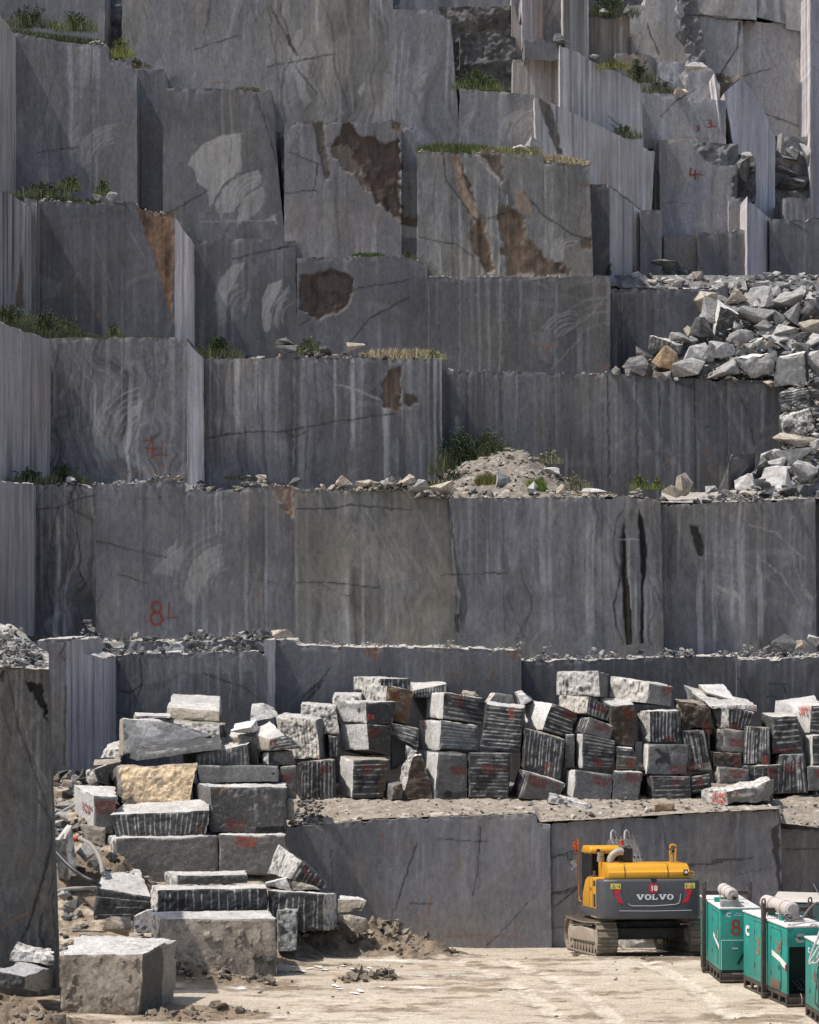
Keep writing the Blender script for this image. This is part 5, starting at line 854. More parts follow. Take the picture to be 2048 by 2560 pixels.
def heightfield(name, px0, px1, d0, d1, zf, label, cat, kind, step=.1, colr=(.36, .30, .235), mat=None):
    # a fan-shaped sheet between two lines of sight at depths d0..d1
    n1 = max(4, int((px1 - px0) * d0 / F / step)); n2 = max(4, int((d1 - d0) / step))
    pp, dd_ = np.meshgrid(np.linspace(px0, px1, n1), np.linspace(d0, d1, n2)); pp = pp.ravel(); dd_ = dd_.ravel()
    X = (pp - 1024) * dd_ / F; z, m = zf(pp, X, dd_)
    a = fbm(X * 2.2, dd_ * 2.2, 41, 4); b = fbm(X * 7, dd_ * 7, 42, 3)
    z = z + (.05 * a + .045 * b) * m
    c = np.array(colr)[None] * (1 + .22 * a + .22 * b)[:, None]
    c = c + (np.array((.17, .15, .13)) - c) * (.6 * sst(.35, .9, vn(X * 11, dd_ * 11, 43)))[:, None]; c = c + (np.array((.5, .475, .44)) - c) * (.8 * sst(.5, .9, vn(X * 9, dd_ * 9, 44)))[:, None]
    o = mk(name, np.stack([X, dd_, z], 1), quads(n1, n2), c, mat or MG, smooth=True)
    return tag(o, label, cat, kind=kind)
def edge_z(px, pts, d): return H - (pl(pts, px) - HZ) * d / F
GE = [(700,2066),(790,2063),(860,2056),(932,2048),(1150,2040),(1340,2033),(1344,2057),(1480,2050),(1600,2042),(1800,2030),(1948,2024),(1954,2060),(2090,2074)]
def zf_yard(pp, X, d):
    e = edge_z(pp, GE, 79.0); k = sst(79.3, 82.0, d)
    z = e * (1 - k) + (3.24 + .02 * (d - 82)) * k + .20 * sst(1955, 1990, pp) * sst(82, 84.5, d)
    return z + .012, .3 + .7 * k
heightfield('dirt_ledge', 722, 2085, 79.08, 89, zf_yard, 'strip of pale brown dirt and gravel in front of the stacked blocks', 'ground', 'structure', colr=(.275, .235, .19))
EE = [(1035,1242),(1152,1247),(1600,1242),(1652,1257),(1760,1258),(2040,1247)]
def zf_mound(pp, X, d):
    e = edge_z(pp, EE, D(130)); t = sst(92.4, 98.5, d)
    m = np.exp(-((pp - 1290) / 115.0) ** 2) * 1.85 + .8 * np.exp(-((pp - 1150) / 70.0) ** 2) + .35 * sst(1700, 1400, pp)
    return e + .01 + t * m, .25 + .75 * t
heightfield('dirt_mound', 1040, 1660, 92.32, 101.2, zf_mound, 'mound of pale rubbly dirt with grass on the middle ledge', 'mound', 'structure', colr=(.205, .178, .148))
def zf_r(pp, X, d): return edge_z(pp, EE, D(131)) + .01 + .10 * (d - 93), .5 + 0 * d
heightfield('dirt_ledge', 1654, 2060, 93.1, 101, zf_r, 'narrow dirt ledge under the lower end of the rubble heap', 'ground', 'structure', colr=(.36, .33, .29))
# the rubble ramp behind the tall block at the left edge
def zf_ramp(pp, X, d):
    t = np.clip((d - 61.6) / 5.5, 0, 1)
    return (H - (pl([(-60,1668),(118,1674)], pp) - HZ) * 61.6 / F) + t * (1.05 - .85 * sst(20, 130, pp)) + .01, .4 + 1.3 * t
heightfield('rubble_ramp', -60, 122, 61.58, 67.0, zf_ramp, 'sunlit ramp of broken stone on top of the tall dark rock at the left', 'rubble', 'stuff', step=.07, colr=(.36, .335, .30), mat=MR)

# ------------------------------------------------------------------ broken rock
ROCKS = {}
def rock_shape(seed, det):
    k = (seed, det)
    if k in ROCKS: return ROCKS[k]
    r = random.Random(seed * 7 + 3); bm = bmesh.new()
    for _ in range(r.choice((7, 8, 9, 11))):
        v = Vector((r.uniform(-1, 1), r.uniform(-1, 1), r.uniform(-1, 1))); m = max(abs(v.x), abs(v.y), abs(v.z)); L = v.length
        v = v / (m * .55 + L * .45) * r.uniform(.82, 1.0); bm.verts.new(v)
    res = bmesh.ops.convex_hull(bm, input=bm.verts)
    bmesh.ops.delete(bm, geom=[g for g in res['geom_interior'] if isinstance(g, bmesh.types.BMVert)], context='VERTS')
    if det:
        bmesh.ops.bevel(bm, geom=bm.edges[:] + bm.verts[:], offset=.03, segments=1, affect='EDGES', profile=.5)
        bmesh.ops.triangulate(bm, faces=bm.faces[:]); bmesh.ops.subdivide_edges(bm, edges=bm.edges[:], cuts=2 if det == 1 else 3, use_grid_fill=True)
    bmesh.ops.triangulate(bm, faces=bm.faces[:]); bm.verts.index_update(); bm.faces.index_update(); bm.normal_update()
    V = np.array([v.co for v in bm.verts]); T = np.array([[v.index for v in f.verts] for f in bm.faces]); bm.free()
    if det:
        n = np.stack([fbm(V[:, 0] * 2.1 + seed, V[:, 1] * 2.1, 60 + i, 3, V[:, 2] * 2.1) for i in range(3)], 1); V = V + n * .03
    ROCKS[k] = (V, T); return V, T
RC = {'g': (.30, .29, .28), 'd': (.11, .108, .108), 't': (.42, .36, .285), 'w': (.52, .50, .475), 'l': (.39, .378, .36), 'o': (.36, .25, .155), 'm': (.25, .205, .155)}
def rock_col(V, tone, seed, det=True):
    c = np.array(RC[tone])[None]; n = fbm(V[:, 0] * 2, V[:, 1] * 2, seed, 4, V[:, 2] * 2); b = fbm(V[:, 0] * 6, V[:, 1] * 6, seed + 3, 3, V[:, 2] * 6)
    c = c * (1 + .30 * n + .22 * b)[:, None]; c = c + (np.array((.46, .44, .41)) - c) * (.45 * sst(.4, .8, vn(V[:, 0] * 4 + V[:, 2] * 5, V[:, 1] * 4, seed + 5)))[:, None]
    return c * (1 - .3 * sst(.3, .8, n - b))[:, None]
NROCK = [0]
def rock(crop, cx, cy, w, h, d, tone, label=None, group=None, name='boulder', depth=None, tilt=1.0):
    NROCK[0] += 1; i = NROCK[0]; r = random.Random(i * 31)
    (x, y), = NP(crop, [(cx, cy)]); sc = CROPS[crop][2]; w /= sc; h /= sc; s = F / d
    V, T = rock_shape(i % 26, 2 if w > 30 else 1)
    R = np.array((Euler((r.uniform(0, 6.3), r.uniform(0, 6.3), r.uniform(0, 6.3)))).to_matrix()); V = V @ R.T
    lo, hi = V.min(0), V.max(0); V = (V - (lo + hi) / 2) / (hi - lo)
    V = V * np.array([w / s, (depth or (w + h) / 2 / s * r.uniform(.8, 1.1)), h / s])
    o = mk(name, V, T, rock_col(V * 1.3 + i, tone, i), MR, smooth=False, origin=None)
    o.location = W(x, y, d)
    return tag(o, label, 'rock', group)
def scatter(name, label, n, posf, smin, smax, tones='ggld', kind='stuff', flat=.65, cat='rubble', seed=0):
    r = random.Random(seed + 77); Vs = []; Ts = []; Cs = []; b = 0
    for i in range(n):
        p = posf(r)
        if p is None: continue
        V, T = rock_shape(r.randrange(40), 0); s = smin * (smax / smin) ** (r.random() ** 2.0)
        R = np.array(Euler((r.uniform(-.5, .5), r.uniform(-.5, .5), r.uniform(0, 6.3))).to_matrix())
        S = np.array([s * r.uniform(.7, 1.2), s * r.uniform(.6, 1.1), s * flat * r.uniform(.5, 1.1)])
        v = (V * S * .5) @ R.T; v[:, 2] -= v[:, 2].min() + s * .10
        cc = np.array(RC[r.choice(tones)]) * r.uniform(.42, .95)
        Vs.append(v + np.array(p)); Ts.append(T + b); Cs.append(np.repeat(cc[None], len(v), 0)); b += len(v)
    o = mk(name, np.concatenate(Vs), np.concatenate(Ts), np.concatenate(Cs), MR, smooth=False)
    return tag(o, label, cat, kind=kind)
def on_ledge(px0, px1, pts, d, depth=.9, lift=0.0, dens='c'):
    def f(r):
        px = r.uniform(px0, px1)
        k = float(fbm(np.array([px / 55.0]), np.array([d]), 333, 3)[0])
        if dens and r.random() > .10 + 1.1 * max(0, k + .25): return None
        lift_ = lift * (.3 + 2.2 * max(0, k))
        dd_ = d + .05 + depth * r.random() ** 1.3
        z = H - (float(pl(pts, np.array([px]))[0]) - HZ) * d / F
        return ((px - 1024) * dd_ / F, dd_, z + lift_ * r.random() * (dd_ - d) / depth - .02)
    return f
SM = 'loose stones lying along the '
scatter('loose_stones', SM + 'ledge above the big red 8.L', 726, on_ledge(235, 740, [(239,1210),(300,1208),(462,1200),(464,1226),(600,1226),(605,1212),(737,1216)], D(131), .9, .25), .07, .4, 'ggdlt', seed=1)
scatter('loose_stones', SM + 'ledge at the foot of the red 7.L wall', 440, on_ledge(60, 245, [(60,1208),(240,1214)], D(132), .9, .3), .06, .35, 'ggdd', seed=2)
scatter('loose_stones', SM + 'middle ledge left of the dirt mound', 924, on_ledge(740, 1130, [(736,1226),(1035,1226),(1040,1240),(1152,1246)], D(130), 1.2, .5), .08, .55, 'ttlgd', seed=3)
scatter('loose_stones', SM + 'middle ledge in front of the dirt mound', 1100, on_ledge(1040, 1660, EE, D(130), 2.2, .35), .05, .4, 'ttlgd', seed=4)
scatter('loose_stones', 'broken stones strewn over the dirt mound', 900, lambda r: (lambda px, d: ((px - 1024) * d / F, d, float(zf_mound(np.array([px]), 0, np.array([d]))[0][0])))(r.uniform(1060, 1560), r.uniform(93, 99.5)), .05, .42, 'ttlgd', seed=5)
scatter('loose_stones', SM + 'right end of the middle ledge', 924, on_ledge(1655, 2050, EE, D(131), 1.8, .4), .06, .5, 'llgd', seed=6)
scatter('loose_stones', SM + 'ledge below the big red 8.L', 1144, on_ledge(205, 672, [(206,1604),(672,1598)], D(126), 1.6, .3), .06, .45, 'gddl', seed=7)
scatter('loose_stones', SM + 'ledge below the sandy patched wall', 726, on_ledge(684, 1300, [(682,1600),(742,1610),(1040,1618),(1290,1626)], D(126), 2.0, .2), .05, .32, 'tllg', seed=8)
scatter('loose_stones', SM + 'ledge below the black water stains', 924, on_ledge(1300, 2048, [(1304,1652),(1700,1642),(2048,1640)], D(127), 2.0, .25), .05, .35, 'llgd', seed=9)
scatter('loose_stones', SM + 'rough band behind the left pile', 572, on_ledge(206, 668, [(206,1640),(400,1632),(668,1636)], D(124), 1.2, .2), .06, .4, 'gddl', seed=10)
scatter('loose_stones', SM + 'ledge above the long streaky cracked wall', 924, on_ledge(505, 1095, [(507,898),(800,895),(1105,896)], D(139), 1.2, .45), .06, .5, 'gddtt', seed=11)
scatter('loose_stones', SM + 'ledge above the wall with the brown triangle', 440, on_ledge(90, 430, [(84,503),(335,505),(360,528),(437,540)], D(145), .8, .2), .06, .35, 'gdt', seed=12)
scatter('loose_stones', SM + 'ledge in the upper left corner', 286, on_ledge(40, 345, [(36,84),(140,100),(268,110),(273,148),(325,160)], D(152), .8, .2), .05, .35, 'glt', seed=13)
scatter('loose_stones', SM + 'grassy ledge above the brown stained wall', 352, on_ledge(1043, 1475, [(1043,378),(1356,387),(1360,407),(1474,411)], D(147), .9, .2), .05, .4, 'lltt', seed=14)
scatter('loose_stones', SM + 'foot of the crescent-scarred wall', 330, on_ledge(742, 1068, [(742,645),(960,640),(1068,655)], D(146.5), .6, .1), .05, .25, 'gdl', seed=15)
scatter('loose_stones', SM + 'edge of the wide seamed wall', 374, on_ledge(1072, 1526, [(1072,692),(1526,690)], D(144), .7, .1), .05, .25, 'tl', seed=16)
scatter('loose_stones', SM + 'edge of the very long seamed wall', 484, on_ledge(1104, 1950, [(1104,925),(1430,933),(1650,942),(1950,952)], D(141), .6, .1), .04, .25, 'tl', seed=17)
scatter('gravel', 'gravel and small stones on the dirt strip before the stacked blocks', 1100, lambda r: (lambda px, d: ((px - 1024) * d / F, d, float(zf_yard(np.array([px]), 0, np.array([d]))[0][0])))(r.uniform(724, 2050), 79.2 + 6 * r.random() ** 1.5), .025, .22, 'tgmmmt', seed=18, cat='gravel')
scatter('gravel', 'heap of grey chippings at the left end of the dirt strip', 300, lambda r: (lambda px, d: ((px - 1024) * d / F, d, float(zf_yard(np.array([px]), 0, np.array([d]))[0][0]) + 0))(r.uniform(724, 800), 79.3 + 3 * r.random()), .05, .3, 'ggdtm', seed=19, cat='gravel')
scatter('loose_stones', 'broken stones on the ramp above the tall dark rock at the left', 900, lambda r: (lambda px, d: ((px - 1024) * d / F, d, float(zf_ramp(np.array([px]), 0, np.array([d]))[0][0])))(r.uniform(-50, 118), 61.7 + 5 * r.random()), .03, .4, 'ggtdl', seed=20)
scatter('earth_clods', 'brown earth clods scattered over the quarry floor', 3200, lambda r: (lambda x, y: (x, y, gz(x, y)) if r.random() < min(1, .02 + sum(a * math.exp(-((x - bx) / sx) ** 2 - ((y - by) / sy) ** 2) for bx, by, sx, sy, a in BROWN)) else None)(r.uniform(-12, 12), r.uniform(56.5, 72)), .025, .2, 'mmmm', seed=21, cat='earth clods')
HX = [(x, y, sx, sy, h) for x, y, sx, sy, h in HEAPS]
def on_heap(r):
    x, y, sx, sy, h = r.choice(HX[:10] + HX)
    px, py = r.gauss(x, sx * .55), r.gauss(y, sy * .55)
    return (px, py, gz(px, py) - .01)
scatter('earth_clods', 'lumpy brown clods piled on the heaps of dug earth', 1500, on_heap, .06, .38, 'mmmt', seed=23, cat='earth clods', flat=.8)
scatter('loose_stones', 'dark rubble at the foot of the wall behind the left pile', 420, lambda r: (lambda x, y: (x, y, gz(x, y) - .02))(r.uniform(-12.5, -9.2), r.uniform(74, 80)), .08, .8, 'dgdm', seed=25)
scatter('loose_stones', 'broken stones on the earth slope between the tall rock and the left pile', 420, lambda r: (lambda x, y: (x, y, gz(x, y) - .02))(r.uniform(-10.8, -7.6), r.uniform(66, 77)), .06, .6, 'gltdm', seed=22)
# ------------------------------------------------------------------ the rubble heap at the right
RD = lambda py: float(np.interp(py, [600, 690, 722, 760, 950, 1130, 1260], [109.5, 107.6, 106.0, 104.3, 100.6, 97.0, 93.6]))
def heap_left(py): return np.interp(py, [690, 722, 725, 790, 850, 900, 945, 960, 1100, 1150, 1200, 1262], [1535, 1545, 1780, 1760, 1690, 1610, 1545, 1960, 1958, 1930, 1850, 1830])
ys = np.linspace(688, 1262, 150); us = np.linspace(0, 1, 110)
uu, qq = np.meshgrid(us, ys); uu = uu.ravel(); qq = qq.ravel(); L = heap_left(qq); PP = L + (2080 - L) * uu
dd_ = np.array([RD(y) for y in qq]) + .5 + .45 * fbm(PP / 34, qq / 26, 71, 4)
c = np.array((.17, .165, .16))[None] * (1 + .5 * fbm(PP / 12, qq / 12, 72, 3))[:, None]
o = mk('rubble_heap', W(PP, qq, dd_), quads(110, 150, 0, True), c, MR, smooth=False); tag(o, 'grey stone debris filling the gaps of the big rubble heap', 'rubble', kind='stuff')
def on_heap2(r):
    y = r.uniform(690, 1258); x = r.uniform(float(heap_left(np.array([y]))[0]), 2070); p = W(x, y, RD(y) + .2)
    return (p[0], p[1] + r.uniform(-.5, .2), p[2])
scatter('stone_chips', 'small chips and grit lodged between the big rocks of the rubble heap', 1500, on_heap2, .06, .5, 'ggldt', seed=24)
GH = 'broken rocks of the rubble heap at the right'
RL = [(1065,320,160,120,'t','tan rock high on the rubble heap, below the flat grey slab'), (1250,340,220,200,'g','pointed grey rock in the upper middle of the rubble heap'), (1345,300,150,120,'g','grey rock behind the pointed one near the top of the rubble heap'),
 (1470,350,220,120,'l','pale elongated slab sloping to the left high on the rubble heap'), (1510,460,130,160,'g','squarish grey rock left of the dark coarse one at the right edge'), (1660,430,170,170,'d','dark coarse-grained rock at the right edge of the rubble heap'),
 (835,365,160,150,'t','tan rock at the upper left corner of the rubble heap'), (880,430,160,200,'l','rock with a white lit face leaning behind the dark upright slab'), (1230,475,260,130,'g','wide grey rock with a notched top in the middle of the rubble heap'),
 (800,560,175,150,'d','dark rough rock left of the dark upright slab'), (1660,565,180,120,'t','tan rock at the right edge above the white slab'), (510,815,195,190,'o','rock with an orange rusty edge at the left of the rubble heap'), (690,880,230,140,'l','blunt pale rock at the foot of the rubble heap, left of centre'),
 (960,880,240,160,'g','dark-sided rock at the foot of the rubble heap, near its centre'), (760,760,180,140,'w','white slanted flat stone with a small drill hole'), (650,640,180,80,'g','small grey rocks above the striped slab'), (310,870,250,160,'d','dark low rock at the far left foot of the rubble heap'),
 (960,740,180,140,'l','pale broken rock right of the slanted flat stone'), (1110,640,190,130,'g','rough grey rock under the dark upright slab'), (1285,545,130,90,'g','dull grey block between the notched rock and the white slab'), (1465,580,190,90,'l','flat light rock above the white slab'), (1400,490,90,110,'g','small wedge rock above the flat light rock'),
 (1660,670,150,120,'l','pale grey rock at the right edge beside the white slab'), (1690,845,130,170,'w','white lit rock at the right edge beside the big pale slab'), (1560,1450,330,110,'t','wide brown-topped flat rock under the striped stacked blocks'), (1545,1600,300,170,'d','dark wide rock right of the big pointed rock on the lower ledge'),
 (1085,1710,270,300,'d','big dark pointed rock on the lower ledge'), (1380,1775,230,230,'w','pale smooth-faced rock with a rust line standing on the lower ledge'), (1600,1710,190,180,'l','pale rock with a dark right side at the right of the lower ledge'), (1145,1795,150,150,'w','white leaning slab left of the smooth-faced rock'),
 (1280,1670,100,190,'d','narrow dark rock behind the smooth-faced rock'), (665,1795,130,170,'t','upright brown rock alone on the lower ledge'), (560,1855,145,90,'t','squat tan rock beside the upright brown rock'), (1190,1870,180,60,'t','flat tan rock in front of the white leaning slab'), (1640,1860,150,110,'d','dark rock at the bottom right of the lower ledge'),
 (1430,250,130,90,'g','brownish grey rock at the top of the heap right of centre'), (1570,290,120,110,'g','grey rock near the top right of the rubble heap'), (1680,320,120,90,'l','pale rock at the right edge near the top of the heap'), (1270,240,110,90,'l','small pale rock right of the flat grey slab'),
 (1580,740,120,110,'d','dark rock behind the right end of the white slab'), (1700,1000,110,90,'d','dark broken rock right of the big pale slab'), (1580,640,90,80,'d','small dark rock right of the white slab'), (1080,560,90,110,'l','pale rock right of the dark upright slab'), (860,760,120,130,'g','grey rock behind the slanted flat stone'),
 (340,770,110,110,'d','dark wedge left of the striped slab'), (125,905,80,70,'d','dark small rock in the corner beside the seamed wall'), (460,935,90,50,'t','small tan rock at the front edge of the heap'), (1380,1640,180,100,'l','pale rock above the smooth-faced rock'), (1310,1570,90,70,'l','small pale rock above the narrow dark rock'), (1700,1500,80,110,'l','pale rock at the right edge under the brown-topped flat rock'), (1240,1800,120,90,'g','grey rock between the leaning slab and the smooth-faced rock'), (880,1840,90,60,'g','small grey rock at the left end of the lower ledge'), (1010,1870,120,60,'l','low light rock at the foot of the big dark pointed rock')]
for cx, cy, w, h, tn, lb in RL:
    (x, y), = NP('rr', [(cx, cy)]); rock('rr', cx, cy, w * 1.13, h * 1.13, RD(y) - .25, tn, lb, GH)
r = random.Random(5)
SMALL_L = 'small broken rock among the other small rocks of the rubble heap'
k = 0
while k < 120:
    y = r.uniform(693, 1255); lx = float(heap_left(np.array([y]))[0])
    if r.random() < .45: y = r.uniform(686, 735); lx = 1560 + (y - 690) * .5
    x = r.uniform(lx, 2050); w = r.uniform(12, 46) * (1 if y > 735 else .75); 
    rock('n', x, y, w, w * r.uniform(.55, .9), RD(y) + .12, r.choice('gglldtw'), SMALL_L, 'small broken rocks of the rubble heap'); k += 1
B = lambda *a, **k: block(*a, group=GH, name='stone_slab', **k)
B('rr', [(950,205),(1150,200),(1165,285),(985,270)], [(10,-55),(40,-25)], RD(715) - .5, 1.2, 'R', 'd', 's', label='large flat grey slab at the top of the rubble heap', opt={'n': 0}, soft=2)
B('rr', [(948,385),(1095,455),(985,660),(885,712)], [(-28,-52),(-20,-12)], RD(800) - .7, .9, 'd', 'w', 'w', label='tall dark slab standing upright with a thin pale left edge', soft=1.6)
B('rr', [(1225,600),(1395,690),(1500,775),(1390,700)], [(110,-60),(175,-90)], RD(835) - .6, .8, 'd', 'r', 'p', label='bright white slab tilted toward the sun on the rubble heap', soft=1.6)
B('rr', [(1040,735),(1290,640),(1390,755),(1050,800)], (-8,-6), RD(850) - .4, .8, 's', 'r', 'w', label='light grey rounded slab with a rust line, behind the lower one', opt={'spots': [((.31,.30,.285), 0, 1, 0, 1, .9)]}, soft=3)
B('rr', [(1045,810),(1402,757),(1380,920),(1185,970)], (-10,-6), RD(920) - .6, .9, 's', 'r', 'w', label='light grey rounded slab in front, resting on the wall edge', opt={'spots': [((.34,.33,.315), 0, 1, 0, 1, .9)]}, soft=3)
B('rr', [(1390,800),(1612,755),(1640,1020),(1372,1030)], [(6,-8),(16,-4)], RD(950) - .5, 1.0, 's', 'd', 'w', label='biggest pale upright slab at the corner of the rubble heap', opt={'spots': [((.36,.35,.33), 0, 1, 0, 1, .9)]}, soft=2)
B('rr', [(375,700),(420,715),(640,770),(400,770)][:0] + [(400,625),(655,705),(640,770),(385,735)], [(-12,-8),(10,-14)], RD(860) - .6, .9, 'k', 'v', 'q', label='dark slab with white stripes at the left side of the rubble heap', soft=1.8)
B('rr', [(1412,1080),(1660,1040),(1690,1195),(1425,1235)], (-6,-8), RD(1000) - .2, 1.5, 'h', 'd', 'r', label='dark striped stacked block below the biggest pale slab', opt={'n': 6, 'drip': .9}, soft=2)
B('rr', [(1418,1265),(1660,1205),(1712,1420),(1432,1425)], (-6,-8), RD(1060) - .2, 1.5, 'R', 'd', 'r', label='pale scored stacked block below the dark striped one', opt={'n': 0}, soft=2)
B('rr', [(118,228),(225,250),(215,255),(110,250)][:0] + [(225,160),(440,200),(440,245),(225,250)], [(-110,60),(-20,-8)], D(151.3), 1.3, 'R', 'v', 'q', label='fallen white-striped block at the left end of the upper rubble', opt={'n': 9}, soft=1.6)
B('rr', [(370,80),(545,72),(620,190),(352,190)], [(60,-50),(60,-40)], D(153.5), 1.2, 'd', 'd', 's', label='dark trapezoid boulder at the foot of the tan stained wall', soft=2)
rock('rr', 500, 58, 190, 66, D(151.8), 'd', 'flat dark slab lying on the dark trapezoid boulder', GH)
rock('rr', 665, 135, 110, 100, D(154), 'd', 'dark chunk right of the trapezoid boulder', GH)
rock('rr', 545, 200, 90, 40, RD(705) - 1.0, 'w', 'very white small stone lying before the trapezoid boulder', GH)
block('r2', [(602,172),(650,168),(690,188),(606,178)], [(8,-32),(-16,-26)], D(155.4), .9, 'd', 'd', 'd', label='dark slab leaning on the jutting block near the top', group=GH, name='stone_slab', soft=1.2)
